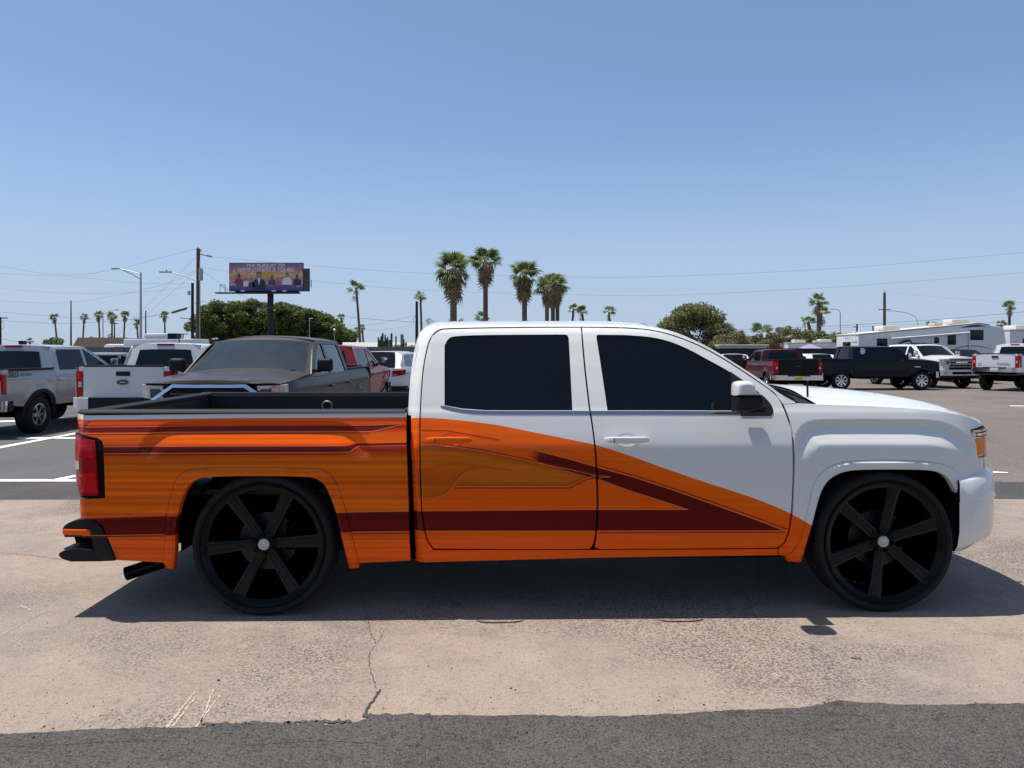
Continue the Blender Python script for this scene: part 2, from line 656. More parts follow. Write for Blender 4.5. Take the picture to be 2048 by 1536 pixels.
def vehicle(name, label, cat, loc, heading, group=None, **K):
    """x forward, y left, z up; origin on the ground at the middle of the vehicle"""
    g = dict(L=5.7, W=1.95, wb=3.6, fo=0.95, R=.39, zs=.46, zbelt=1.14, zbed=1.22, zr=1.83, zcowl=1.18, zhood=1.08, bed=1.75, rake_r=.10, ws=.95,
             cowl_back=.42, m=M_WHITE, trim=M_BLACKPL, glass=M_TINT, rim=M_ALLOY, spokes=6, rimr=.23, kind='pickup', flare=None,
             bumper=M_CHROME, rbumper=None, grille='bars', mgrille=M_CHROME, lean=.33, rear_door=1.05, handle=None, arch_col=None, crown=.05, style='split', glass_front=None,
             lamp_h=.40, mirror=None, roof=None, mtg=None, pad=False, amber=True)
    g.update(K)
    G = type('G', (), g)
    loc = (loc[0], loc[1], gz(loc[1]))
    root = empty(name, loc, heading, label, cat, group)
    hw = G.W / 2
    nose, tail = G.L / 2, -G.L / 2
    xf = nose - G.fo
    xr = xf - G.wb
    pick = G.kind == 'pickup'
    xc = tail + .13 + G.bed if pick else tail + .10            # cab rear face
    xw = xf - G.cowl_back                                      # cowl
    xrf = xw - G.ws                                            # roof front
    xrr = xc + G.rake_r                                        # roof rear
    xd = xw + .02                                              # front door front edge
    Ra = G.R + .075
    m = G.m
    hm = G.handle or m
    zfr = [(0.2, -.10), (G.zs - .05, -.07), (G.zs, -.05), (G.zs + .10, -.02), (.72, -.004), (.86, .004), (G.zbelt - .12, .0), (G.zbelt, -.03), (G.zbelt + .02, -.042), (G.zr - .05, -.042 - (G.zr - G.zbelt - .07) * G.lean),
           (G.zr, -.06 - (G.zr - G.zbelt) * G.lean - .04)]
    zz = np.arange(.2, G.zr + .05, .004)
    kn = np.exp(-.5 * (np.arange(-8, 9) / 3.) ** 2)
    kn /= kn.sum()
    oo = np.convolve(np.pad(np.interp(zz, [a for a, b in zfr], [b for a, b in zfr]), 8, mode='edge'), kn, mode='valid')

    def of(X, Z):
        X, Z = np.asarray(X, float), np.asarray(Z, float)
        o = np.interp(Z, zz, oo)
        for xa in (xf, xr):
            d = np.hypot(X - xa, (Z - G.R) * 1.0)
            o = o + .030 * (1 - sstep(Ra, Ra + .22, d)) * (Z < G.zbelt)
        t = np.clip((X - (nose - .62)) / .60, 0, 1.2)
        o = o - .15 * t ** 2.4
        t = np.clip(((tail + .30) - X) / .30, 0, 1.2)
        return o - (.03 if pick else .10) * t ** 2

    def P(nm, out, holes=(), mm=None, lift=0.0, res=.09, flange=.02, parent=None, mir=True):
        o = panel(nm, out, of, mm or m, parent or root, holes=holes, res=res, flange=flange, y0=-hw, sy=-1, lift=lift)
        return o

    def arc(xa, zlow, rev=False):
        a0 = math.asin(max(-1, min(1, (zlow - G.R) / Ra)))
        pts = []
        for k in range(15):
            a = a0 + (math.pi - 2 * a0) * k / 14
            pts.append((xa + Ra * math.cos(a), G.R + Ra * math.sin(a)))
        return pts          # from front foot over to rear foot

    gap = .006
    sides = []
    # flank panels, in order from the tail
    if pick:
        ax = arc(xr, G.zs + .02)
        out = [(tail + .06, G.zbed), (tail + .05, G.zs + .12)] + ax[::-1] + [(xc - gap, G.zs), (xc - gap, G.zbed)]
        bs = P('bed_side', out, res=.06)
        sides.append(bs)
        x_rd0 = xc + gap
    else:
        x_rd0 = xr - .30
        ax = arc(xr, G.zs + .02)
        qo = [(tail + .07, G.zbelt - .002), (tail + .05, G.zs + .10)] + ax[::-1] + [(xr + Ra + .02, G.zs)] + [(xr + Ra + .03, G.zs + .3), (xr + Ra - .10, G.zbelt - .25), (xr + Ra - .12, G.zbelt - .002)]
        sides.append(P('quarter_panel', qo, res=.06))
        x_rd0 = xr + Ra - .10
    xm = xd - 1.12 if not pick or G.rear_door else x_rd0       # door split
    if G.rear_door:
        if pick:
            out = [(x_rd0 + .0, G.zbelt), (x_rd0, G.zs + .05), (x_rd0 + .06, G.zs), (xm - gap, G.zs), (xm - gap, G.zbelt)]
        else:
            out = [(x_rd0, G.zbelt), (x_rd0 + .02, G.zbelt - .25), (xr + Ra + .045, G.zs + .3), (xr + Ra + .035, G.zs), (xm - gap, G.zs), (xm - gap, G.zbelt)]
        sides.append(P('rear_door', out))
    out = [(xm, G.zbelt), (xm, G.zs), (xd - .10, G.zs), (xd - gap, G.zs + .12), (xd - gap, G.zbelt - .01), (xd - gap - .01, G.zbelt)]
    sides.append(P('front_door', out))
    ax = arc(xf, G.zs + .02)
    zc2 = lambda x: G.zcowl + (G.zhood - G.zcowl) * max(0, (x - xd) / (nose - .12 - xd)) ** 1.6
    top = [(xd + (nose - .13 - xd) * k / 8, zc2(xd + (nose - .13 - xd) * k / 8)) for k in range(9)]
    out = [(xd, G.zs)] + [(xd, G.zcowl)] + top[1:] + [(nose - .10, G.zs + .16), (xf + Ra + .04, G.zs + .08)] + ax
    sides.append(P('fender', out, res=.06))
    for s_ in sides:
        if s_.name.startswith(('rear_door', 'front_door')):
            x1 = max(v.co.x for v in s_.data.vertices)
            x0 = min(v.co.x for v in s_.data.vertices)
            xh = x0 + .16
            zh = G.zbelt - .16
            b = box('handle', (xh, -hw - .022 - float(of(xh, zh)), zh), (.20, .03, .035), hm, s_, bev=.010)
    # greenhouse side with window openings
    zt = G.zr - .05
    zb = G.zbelt + .004
    xa0 = (xc + .0) if pick else tail + .10
    cab = smooth_poly([(xa0, zb), (xa0 + .02, zb + .2), (xrr - .02, zt - .05), (xrr + .08, zt)], 3) + [(xrf - .2, zt + .004)] + smooth_poly([(xrf + .02, zt - .012), (xrf + .32, zt - .14), (xd - .02, zb + .03)], 4) + [(xd - .03, zb)]
    wins = []
    wz0, wz1 = zb + .03, zt - .055

    def xfront(z):
        t = (z - zb) / (zt - zb)
        return xd - .02 - (xd - xrf) * t ** 1.05

    def xback(z):
        return xa0 + (xrr - xa0) * (z - zb) / (zt - zb)
    wf = [(xm + .05, wz0), (xfront(wz0) - .14, wz0), (xfront((wz0 + wz1) / 2) - .12, (wz0 + wz1) / 2), (xfront(wz1) - .15, wz1), (xm + .06, wz1)]
    wins.append(wf)
    if pick:
        wins.append([(xback(wz0) + .16, wz0), (xm - .05, wz0), (xm - .04, wz1), (xback(wz1) + .20, wz1), (xback(wz1) + .14, wz1 - .05)])
    else:
        xq = x_rd0 + .12
        wins.append([(xq + .04, wz0), (xm - .05, wz0), (xm - .04, wz1), (xq + .06, wz1)])
        wins.append([(xback(wz0) + .22, wz0 + .06), (xq - .04, wz0), (xq - .02, wz1), (xback(wz1) + .22, wz1 - .03)])
    fr = P('cab_frame', cab, holes=wins)
    sides.append(fr)
    for w_ in wins:
        P('side_window', w_, mm=G.glass, lift=-.012, res=.15, flange=0, parent=fr)
    if pick and G.arch_col is not None:
        for xa in (xr, xf):
            oc = [(xa + (Ra + .075) * math.cos(a), G.R + (Ra + .06) * math.sin(a)) for a in [math.radians(v) for v in range(-4, 185, 9)]]
            ic = [(xa + (Ra - .004) * math.cos(a), G.R + (Ra - .004) * math.sin(a)) for a in [math.radians(v) for v in range(184, -5, -9)]]
            sides.append(P('arch_moulding', oc + ic, mm=G.arch_col, lift=.022, res=.05))
    for s_ in sides:
        mirrored(s_)
    yo = lambda x, z: hw + float(of(x, z))

    def rowx(x, z, crown, n=15, fwd=0.0, p=2.4, inset=0.0):
        y = yo(x, z) - inset
        return [(x + fwd * (1 - abs(2 * j / (n - 1) - 1) ** p), -y + 2 * y * j / (n - 1), z + crown * (1 - abs(2 * j / (n - 1) - 1) ** p)) for j in range(n)]
    # roof, glass
    rp = [rowx(x, zt, G.crown * c) for x, c in ((xrr - .02, .7), (xrr + .10, 1), ((xrr + xrf) / 2, 1.1), (xrf - .15, 1), (xrf + .05, .75))]
    loft('roof', rp, G.roof or m, root)
    ws = []
    for k in range(7):
        t = k / 6
        z = zt - .008 + (zb + .03 - zt) * t
        ws.append(rowx(xfront(z) + .03, z, G.crown * .75 * (1 - t), n=27, fwd=.05 + .12 * t, inset=.02))
    wsn = np.array(ws)
    wsn[0] = wsn[0] * .55 + wsn[1] * .45
    loft('windshield_header', np.array([ws[0], wsn[0].tolist()]), G.roof or m, root)
    wo = loft('windshield', wsn[:, 1:-1], G.glass_front or G.glass, root)
    loft('pillar', wsn[:, :2], m, root)
    loft('pillar', wsn[:, -2:], m, root)
    q = wsn[-1]
    for k in (8, 17):
        tube('wiper', [Vector(q[k]) + Vector((.04, 0, -.005)), Vector(wsn[-2][k + 6]) + Vector((.03, 0, .0))], .010, M_BLACKPL, wo, n=5)
    rw = []
    for k in range(5):
        t = k / 4
        z = zt + (zb - zt) * t
        rw.append(rowx(xback(z) - .005, z, G.crown * .7 * (1 - t), fwd=-.03, inset=.015))
    rwn = np.array(rw)
    bwall = loft('cab_back' if pick else 'hatch_frame', rwn, m, root, flip=True)
    loft('rear_window', (rwn[:, 2:-2] - np.array((.012, 0, 0)))[[0, 1, 2, 3, 4]] if not pick else np.array([a_ * .12 + b_ * .88 if i == 0 else a_ for i, (a_, b_) in enumerate(zip(rwn[:, 2:-2], np.vstack([rwn[1:2, 2:-2], rwn[:-1, 2:-2]])))]) - np.array((.014, 0, 0)), G.glass, bwall, flip=True)
    bk = rwn[0][7]
    box('high_brake_lamp', (bk[0] - .012, 0, bk[2] - .045 + .02), (.02, .36, .045), M_REDLENS2, bwall, bev=.006)
    # cowl and hood
    hp_ = []
    for k in range(17):
        x = xd - .03 + (nose - .13 - xd + .03) * k / 16
        t = k / 16
        y = yo(max(x, xd), zc2(max(x, xd)))
        z = zc2(max(x, xd))
        R_ = []
        for j in range(33):
            a = abs(2 * j / 32 - 1)
            R_.append((x + (.04 + .09 * t) * (1 - a ** 2.6), -y + 2 * y * j / 32, z + .004 + (.075 - .03 * t) * (1 - a ** 2.4) + .012 * float(sstep(.75, .5, a))))
        hp_.append(R_)
    lip = [(x + .035, y, z - .012) for x, y, z in hp_[-1]]
    lip2 = [(x + .05, y, min(z, G.zhood - (.03 if G.grille != 'arch' else -.012))) for x, y, z in hp_[-1]]
    hd = loft('hood', hp_ + [lip, lip2], m, root)
    loft('cowl', [rowx(xw - .20, zb - .01, .02, n=33, fwd=.14, inset=.05), hp_[0]], M_BLACKPL, root)

    # wrapped ends
    def path(front):
        e = nose if front else -tail
        c = [(e, 0), (e - .015, hw * .4), (e - .05, hw * .72), (e - .10, hw * .88), (e - .20, hw * .97), (e - .40, hw * 1.0)] if front else \
            [(e, 0), (e - .004, hw * .5), (e - .015, hw * .8), (e - .04, hw * .93), (e - .10, hw * .99), (e - .35, hw * 1.0)]
        c = smooth_poly(c, 6)
        s = [0.0]
        for a, b in zip(c[:-1], c[1:]):
            s.append(s[-1] + math.hypot(b[0] - a[0], b[1] - a[1]))
        return c, s
    PF, PR = path(True), path(False)

    def patch(nm, front, s0, s1, z0, z1, off, mm, parent=None, n=12, round_=0.0, z0b=None, z1b=None, rake=0.0, both=False):
        """sheet wrapped on the nose or tail between two distances from the middle"""
        c, s = PF if front else PR
        sg = 1 if front else -1
        Q = []
        for i in range(n + 1):
            sv = s0 + (s1 - s0) * i / n
            av = abs(sv)
            px = np.interp(av, s, [p[0] for p in c])
            py = np.interp(av, s, [p[1] for p in c])
            px2 = np.interp(av + .01, s, [p[0] for p in c])
            py2 = np.interp(av + .01, s, [p[1] for p in c])
            tx, ty = px2 - px, py2 - py
            l_ = math.hypot(tx, ty) or 1
            nx, ny = ty / l_, -tx / l_
            if sv < 0:
                py, ny = -py, -ny
            t = i / n
            zl = z0 if z0b is None else z0 + (z0b - z0) * t
            zh = z1 if z1b is None else z1 + (z1b - z1) * t
            r_ = []
            for (o_, z) in ((off - .03, zl), (off, zl + .006), (off, (zl + zh) / 2), (off, zh - .006), (off - .03, zh)):
                kx = rake * (z - .6)
                r_.append((sg * (px + nx * o_ + kx), (py + ny * o_), z))
            Q.append(r_)
        fl = (not front)
        o = loft(nm, Q, mm, parent or root, flip=fl)
        o.data.set_sharp_from_angle(angle=math.radians(45))
        return o
    bz = G.zs + .02
    # nose
    patch('nose', True, -(PF[1][-1] - .12), PF[1][-1] - .12, bz + .18, G.zhood + .0, -.03, m, n=30)
    lw = .36
    sgr = .56
    zhl0, zhl1 = (G.zhood - .30, G.zhood - .055) if G.grille != 'arch' else (G.zhood - .22, G.zhood - .015)
    if G.grille == 'bars':
        gr = patch('grille', True, -sgr, sgr, bz + .24, G.zhood + .01, -.012, M_GLOSSBLACK, n=16)
        for k in range(3):
            z = bz + .28 + k * (G.zhood - bz - .34) / 2.2
            patch('grille_bar', True, -sgr + .03, sgr - .03, z, z + .06, .006, G.mgrille, gr, n=14)
        patch('grille_surround', True, -sgr, sgr, G.zhood - .03, G.zhood + .03, .012, G.mgrille, gr, n=14)
    elif G.grille == 'arch':
        gr = patch('grille', True, -sgr, sgr, bz + .26, G.zhood - .05, -.012, M_GLOSSBLACK, n=16)
        Q = []
        for k in range(21):
            t = -1 + 2 * k / 20
            y = t * .74
            zz_ = G.zhood + .035 - .20 * max(0, abs(t) - .60) ** 1.0 / .40 * 1.0
            xx_ = np.interp(abs(y), [p[1] for p in PF[0]], [p[0] for p in PF[0]])
            wv = .075
            Q.append([(xx_ - .07, y, zz_ + .030), (xx_ - .02, y, zz_ + .018), (xx_ + .030, y, zz_ - .022), (xx_ + .05, y, zz_ - wv), (xx_ - .01, y, zz_ - wv - .012)])
        so = loft('grille_surround', Q, G.mgrille, gr, flip=False)
        for k in range(3):
            z = bz + .30 + k * .09
            patch('grille_bar', True, -sgr + .06, sgr - .06, z, z + .03, .004, M_DKALLOY, gr, n=14)
    elif G.grille == 'mesh':
        gr = patch('grille', True, -.62, .62, bz + .20, G.zhood + .05, -.004, G.mgrille, n=16)
        for k in range(4):
            z = bz + .235 + k * (G.zhood - bz - .20) / 4
            for j in range(7):
                patch('grille_opening', True, -.58 + j * .168, -.58 + j * .168 + .14, z, z + .085, .006, M_GLOSSBLACK, gr, n=3)
        patch('grille_bar', True, -.30, .30, G.zhood - .22, G.zhood - .15, .016, M_CHROME, gr, n=6)
    for sg in (-1, 1):
        hl_ = patch('headlight', True, sg * (sgr + .03), sg * (PF[1][-1] - .22), zhl0, zhl1, .004, M_CLEAR, n=10, z0b=zhl0 + .06, z1b=zhl1 + .01)
        patch('headlight_projector', True, sg * (sgr + .07), sg * (sgr + .20), zhl0 + .05, zhl1 - .04, .014, M_DKALLOY, hl_, n=4)
        if G.amber:
            patch('turn_signal', True, sg * (PF[1][-1] - .31), sg * (PF[1][-1] - .26), zhl0 + .07, zhl1 - .02, .010, M_AMBER, hl_, n=4)
    fb = patch('front_bumper', True, -(PF[1][-1] - .05), PF[1][-1] - .05, bz - .06, bz + .22, .03, G.bumper, n=30)
    patch('bumper_valance', True, -(PF[1][-1] - .2), PF[1][-1] - .2, bz - .18, bz - .055, -.0, M_BLACKPL, fb, n=20)
    patch('bumper_intake', True, -.5, .5, bz + .0, bz + .12, .036, M_GLOSSBLACK, fb, n=10)
    for sg in (-1, 1):
        patch('fog_lamp', True, sg * .72, sg * .86, bz + .04, bz + .13, .040, M_CLEAR, fb, n=4)
    # tail
    ztg = G.zbed if pick else G.zbelt
    zlb = bz + .14
    mtg = G.mtg or m
    if pick:
        st = hw * .80
        tg = patch('tailgate', False, -st, st, zlb, ztg + .01, .0, mtg, n=20)
        box('tailgate_handle', (tail - .004, 0, ztg - .13), (.03, .26, .085), M_BLACKPL, tg, bev=.01)
        box('tailgate_top', (tail + .03, 0, ztg + .012), (.07, 2 * st, .03), M_BLACKPL, tg, bev=.008)
        for sg in (-1, 1):
            tl_ = patch('tail_lamp', False, sg * (st + .012), sg * (PR[1][-1] - .16), ztg - .10 - G.lamp_h, ztg - .08, .008, M_REDLENS, n=8)
            patch('reverse_lens', False, sg * (st + .03), sg * (st + .10), ztg - .10 - G.lamp_h * .62, ztg - .10 - G.lamp_h * .38, .014, M_CLEAR, tl_, n=3)
            patch('lens_chamber', False, sg * (st + .03), sg * (PR[1][-1] - .20), ztg - .10 - G.lamp_h * .30, ztg - .12, .013, M_REDLENS2, tl_, n=4)
            patch('corner_post', False, sg * (st + .005), sg * (PR[1][-1] - .10), zlb - .02, ztg, -.006, m, n=8)
        # open bed
        box('bed_floor', ((tail + xc) / 2, 0, .72), (xc - tail - .1, G.W - .3, .04), M_LINER, root)
        for sg in (-1, 1):
            box('bed_wall', ((tail + xc) / 2, sg * (hw - .10), (G.zbed + .72) / 2), (xc - tail - .08, .10, G.zbed - .72), M_LINER, root)
            box('bed_rail', ((tail + xc) / 2 + .02, sg * (hw - .085), G.zbed + .003), (xc - tail - .10, .12, .025), M_BLACKPL, root, bev=.008)
        box('bed_front_wall', (xc - .06, 0, (G.zbed + .72) / 2), (.06, G.W - .2, G.zbed - .72), M_LINER, root)
    else:
        st = hw * .78
        tg = patch('hatch', False, -(PR[1][-1] - .12), PR[1][-1] - .12, zlb, ztg + .02, -.004, m, n=24)
        for sg in (-1, 1):
            tl_ = patch('tail_lamp', False, sg * hw * .58, sg * (PR[1][-1] - .10), ztg - .26, ztg - .06, .010, M_REDLENS, n=10, z0b=ztg - .18, z1b=ztg - .02)
            patch('reverse_lens', False, sg * (hw * .62), sg * (hw * .74), ztg - .22, ztg - .17, .014, M_CLEAR, tl_, n=3)
        box('plate_recess', (tail - .002, 0, zlb + .28), (.02, .5, .16), G.trim, tg, bev=.008)
    rbm = G.rbumper or G.bumper
    rb_ = patch('rear_bumper', False, -(PR[1][-1] - .06), PR[1][-1] - .06, bz - .05, zlb + .02, .07, rbm, n=26)
    patch('bumper_step_pad', False, -(.62 if G.pad else .45), .62 if G.pad else .45, bz - .055 if G.pad else zlb - .04, zlb + .028, .076, M_BLACKPL, rb_, n=10)
    box('tow_hitch', (tail - .02, 0, bz - .10), (.16, .10, .09), M_DARK, rb_)
    # mirrors
    for sg in (-1, 1):
        xm_ = xd - .22
        ym = yo(xm_, G.zbelt + .1)
        mi = box('door_mirror', (xm_ + .03, sg * (ym + .17), G.zbelt + .17), (.13, .22, .19 if not G.mirror else .30), G.mirror or M_BLACKPL, root, bev=.06, seg=4)
        box('mirror_arm', (xm_ + .04, sg * (ym + .04), G.zbelt + .085), (.08, .14, .05), M_BLACKPL, mi, bev=.012)
        box('mirror_glass', (xm_ - .036, sg * (ym + .17), G.zbelt + .17), (.006, .17, .14 if not G.mirror else .24), M_CHROME, mi, bev=.002)
    # underside and wheels
    box('underbody', ((nose + tail) / 2, 0, G.zs + .02), (G.L - .7, G.W - .35, .16), M_DARK, root)
    box('engine_bay', (xf, 0, (G.zs + G.zhood) / 2 - .04), (1.0, G.W - .75, G.zhood - G.zs - .12), M_DARK, root)
    for xa in (xf, xr):
        box('wheel_well', (xa, 0, G.R + .30), (Ra * 1.9, G.W - .75, .50), M_DARK, root)
        tube('axle', [(xa, -hw + .2, G.R), (xa, hw - .2, G.R)], .06, M_DARK, root, n=8)
        for sg in (-1, 1):
            make_wheel(G.R, G.rimr, G.spokes, G.rim, root, xa, sg * (hw - .015), sg, style=G.style)
    box('cabin_floor', ((xc + xd) / 2, 0, G.zs + .12), (xd - xc, G.W - .2, .05), M_DARK, root)
    for sg in (-1, 1):
        st_ = box('seat', ((xw - .95), sg * .40, 1.0), (.18, .50, .75), M_DARK, root, bev=.05)
        box('headrest', ((xw - 1.0), sg * .40, 1.46), (.10, .26, .18), M_DARK, st_, bev=.04)
    root['nose'] = nose
    root['tail'] = tail
    return root, dict(hw=hw, nose=nose, tail=tail, xf=xf, xr=xr, xc=xc, xd=xd, xw=xw, yo=yo, of=of, G=G, zb=zb, zt=zt, xfront=xfront, patch=patch)


def deg(a):
    return math.radians(a)


M_SILVER = paint('silver_paint', (.34, .35, .37), dust=.05, flake=.25)
M_GREYBR = paint('dusty_grey_paint', (.026, .021, .020), dust=.17, coat=.14)
M_RED = paint('red_paint', (.30, .014, .020), dust=.10)
M_MAROON = paint('maroon_paint', (.060, .007, .012), coat=.3)
M_NAVY = paint('navy_black_paint', (.003, .004, .010), coat=.22)
M_BLACKP = paint('black_paint', (.004, .004, .005), coat=.22)
M_GREYCAR = paint('grey_paint', (.16, .165, .18), dust=.05)
M_WHITE2 = paint('white_paint_dusty', (.70, .72, .74), dust=.06)
M_HAZEGLASS = mat('dusty_windshield', (.016, .024, .028), .12, coat=.35, spec=.3, var=.3, vscale=2.5)
M_CABGLASS = mat('cab_glass', (.010, .014, .018), .03)
YX = lambda px, Y: (px - 1024.0) * Y / FPX


def badge_oval(parent, c, rx, rz, m, m2, axis=-1):
    V = [(c[0] + axis * .02, c[1], c[2])] + [(c[0] + axis * .02, c[1] + rx * math.cos(a), c[2] + rz * math.sin(a)) for a in np.linspace(0, 2 * math.pi, 29)[:-1]]
    V += [(c[0], c[1] + rx * 1.12 * math.cos(a), c[2] + rz * 1.18 * math.sin(a)) for a in np.linspace(0, 2 * math.pi, 29)[:-1]]
    F = [(0, 1 + k, 1 + (k + 1) % 28) for k in range(28)]
    F2 = [(1 + k, 29 + k, 29 + (k + 1) % 28, 1 + (k + 1) % 28) for k in range(28)]
    b = mesh('emblem', V, F + F2, [m, m2], parent)
    for i, p in enumerate(b.data.polygons):
        p.material_index = 0 if i < 28 else 1
    return b


ROT_BACK = Matrix(((0, 0, -1, 0), (-1, 0, 0, 0), (0, 1, 0, 0), (0, 0, 0, 1)))      # text facing -x (the tail), reading left to right from behind
ROT_RIGHT = Matrix(((1, 0, 0, 0), (0, 0, -1, 0), (0, 1, 0, 0), (0, 0, 0, 1)))     # text facing -y (right flank)


# ------------------------------------------------------------------ ground
rnd = random.Random(7)


def ground_mat(name, layers, speck=None, bump=.5, bscale=140, rough=.9, spec=.3):
    """base colour mixed with broad stains and fine grain, all in metres on the surface itself"""
    m, nt, b = new_mat(name)
    N, Lk = nt.nodes, nt.links
    tc = N.new('ShaderNodeTexCoord')
    cur = None
    for i, (col, scale, lo, hi, amt, det) in enumerate(layers):
        if i == 0:
            rgb = N.new('ShaderNodeRGB')
            rgb.outputs[0].default_value = (*col, 1)
            cur = rgb.outputs[0]
            continue
        no = N.new('ShaderNodeTexNoise')
        no.inputs['Scale'].default_value = scale
        no.inputs['Detail'].default_value = det
        no.inputs['Roughness'].default_value = .68
        mp = N.new('ShaderNodeMapping')
        mp.inputs['Location'].default_value = (i * 7.3, i * 3.1, 0)
        Lk.new(tc.outputs['Object'], mp.inputs[0])
        Lk.new(mp.outputs[0], no.inputs['Vector'])
        mr = N.new('ShaderNodeMapRange')
        mr.inputs['From Min'].default_value = lo
        mr.inputs['From Max'].default_value = hi
        mr.inputs['To Max'].default_value = amt
        Lk.new(no.outputs[0], mr.inputs['Value'])
        mx = N.new('ShaderNodeMix')
        mx.data_type = 'RGBA'
        mx.inputs[7].default_value = (*col, 1)
        Lk.new(mr.outputs[0], mx.inputs[0])
        Lk.new(cur, mx.inputs[6])
        cur = mx.outputs[2]
    if speck:
        # worn patches: grain shows only where a broad noise is high
        col, broad, blo, bhi, fine, flo, fhi, amt = speck
        n1 = N.new('ShaderNodeTexNoise')
        n1.inputs['Scale'].default_value = broad
        n1.inputs['Detail'].default_value = 4
        n2 = N.new('ShaderNodeTexNoise')
        n2.inputs['Scale'].default_value = fine
        n2.inputs['Detail'].default_value = 3
        mp = N.new('ShaderNodeMapping')
        mp.inputs['Location'].default_value = (3.3, 1.7, 0)
        Lk.new(tc.outputs['Object'], mp.inputs[0])
        Lk.new(mp.outputs[0], n1.inputs['Vector'])
        Lk.new(tc.outputs['Object'], n2.inputs['Vector'])
        r1 = N.new('ShaderNodeMapRange')
        r1.inputs['From Min'].default_value, r1.inputs['From Max'].default_value = blo, bhi
        r2 = N.new('ShaderNodeMapRange')
        r2.inputs['From Min'].default_value, r2.inputs['From Max'].default_value = flo, fhi
        Lk.new(n1.outputs[0], r1.inputs['Value'])
        Lk.new(n2.outputs[0], r2.inputs['Value'])
        mu = N.new('ShaderNodeMath')
        mu.operation = 'MULTIPLY'
        Lk.new(r1.outputs[0], mu.inputs[0])
        Lk.new(r2.outputs[0], mu.inputs[1])
        m2 = N.new('ShaderNodeMath')
        m2.operation = 'MULTIPLY'
        m2.inputs[1].default_value = amt
        Lk.new(mu.outputs[0], m2.inputs[0])
        mx = N.new('ShaderNodeMix')
        mx.data_type = 'RGBA'
        mx.inputs[7].default_value = (*col, 1)
        Lk.new(m2.outputs[0], mx.inputs[0])
        Lk.new(cur, mx.inputs[6])
        cur = mx.outputs[2]
    Lk.new(cur, b.inputs['Base Color'])
    b.inputs['Roughness'].default_value = rough
    b.inputs['Specular IOR Level'].default_value = spec
    nb = N.new('ShaderNodeTexNoise')
    nb.inputs['Scale'].default_value = bscale
    nb.inputs['Detail'].default_value = 5
    Lk.new(tc.outputs['Object'], nb.inputs['Vector'])
    bp = N.new('ShaderNodeBump')
    bp.inputs['Strength'].default_value = bump
    bp.inputs['Distance'].default_value = .008
    Lk.new(nb.outputs[0], bp.inputs['Height'])
    Lk.new(bp.outputs[0], b.inputs['Normal'])
    return m


G_LOT = ground_mat('lot_asphalt', [((.128, .106, .096), 0, 0, 0, 0, 0), ((.175, .142, .125), .16, .42, .62, .8, 4), ((.080, .072, .070), .5, .50, .70, .6, 5), ((.28, .235, .20), 40, .52, .62, .6, 3), ((.045, .040, .038), 28, .54, .64, .6, 3)], bump=.6, bscale=60)
G_STRIP = ground_mat('asphalt_patch', [((.058, .054, .054), 0, 0, 0, 0, 0), ((.095, .082, .074), 1.2, .45, .65, .7, 6), ((.17, .145, .13), 90, .54, .64, .5, 3), ((.018, .018, .018), 60, .54, .64, .6, 3)], bump=.8, bscale=90)
G_NEAR = ground_mat('near_asphalt', [((.098, .089, .083), 0, 0, 0, 0, 0), ((.056, .052, .050), 1.6, .46, .66, .7, 6), ((.125, .105, .088), 4, .52, .70, .5, 5), ((.23, .20, .17), 150, .56, .64, .6, 2), ((.020, .019, .018), 85, .52, .60, .75, 3), ((.018, .017, .016), 16, .56, .66, .5, 6), ((.022, .02, .02), 240, .50, .58, .6, 2)], bump=1.0, bscale=120)
G_CONC = ground_mat('worn_concrete', [((0.294, 0.232, 0.186), 0, 0, 0, 0, 0), ((0.328, 0.232, 0.185), .55, .48, .64, .8, 4), ((0.210, 0.173, 0.147), .8, .46, .60, .8, 5), ((0.362, 0.290, 0.233), 2.2, .52, .66, .6, 6), ((0.161, 0.135, 0.116), 5.0, .53, .68, .6, 8), ((0.411, 0.338, 0.276), 190, .50, .60, .6, 2), ((0.117, 0.097, 0.086), 150, .52, .62, .5, 3), ((0.122, 0.102, 0.090), 34, .57, .65, .5, 4)],
                    speck=((0.084, 0.073, 0.067), .75, .47, .62, 75, .49, .555, .8), bump=.6, bscale=170)
gy = [-60, 7.7, 14.0, 34.0, 60.0, 3000]
tag(loft('ground', [[(-1500, y, gz(y)), (1500, y, gz(y))] for y in gy], G_LOT, flip=True, smooth=False), kind='structure')


def jag(x0, x1, yfun, step, amp, seed):
    r = random.Random(seed)
    out, x, v = [], x0, 0.0
    while x < x1:
        v = v * .82 + r.uniform(-amp, amp)
        out.append((x, yfun(x) + v + r.uniform(-amp, amp) * .5))
        x += step * r.uniform(.5, 1.5)
    return out


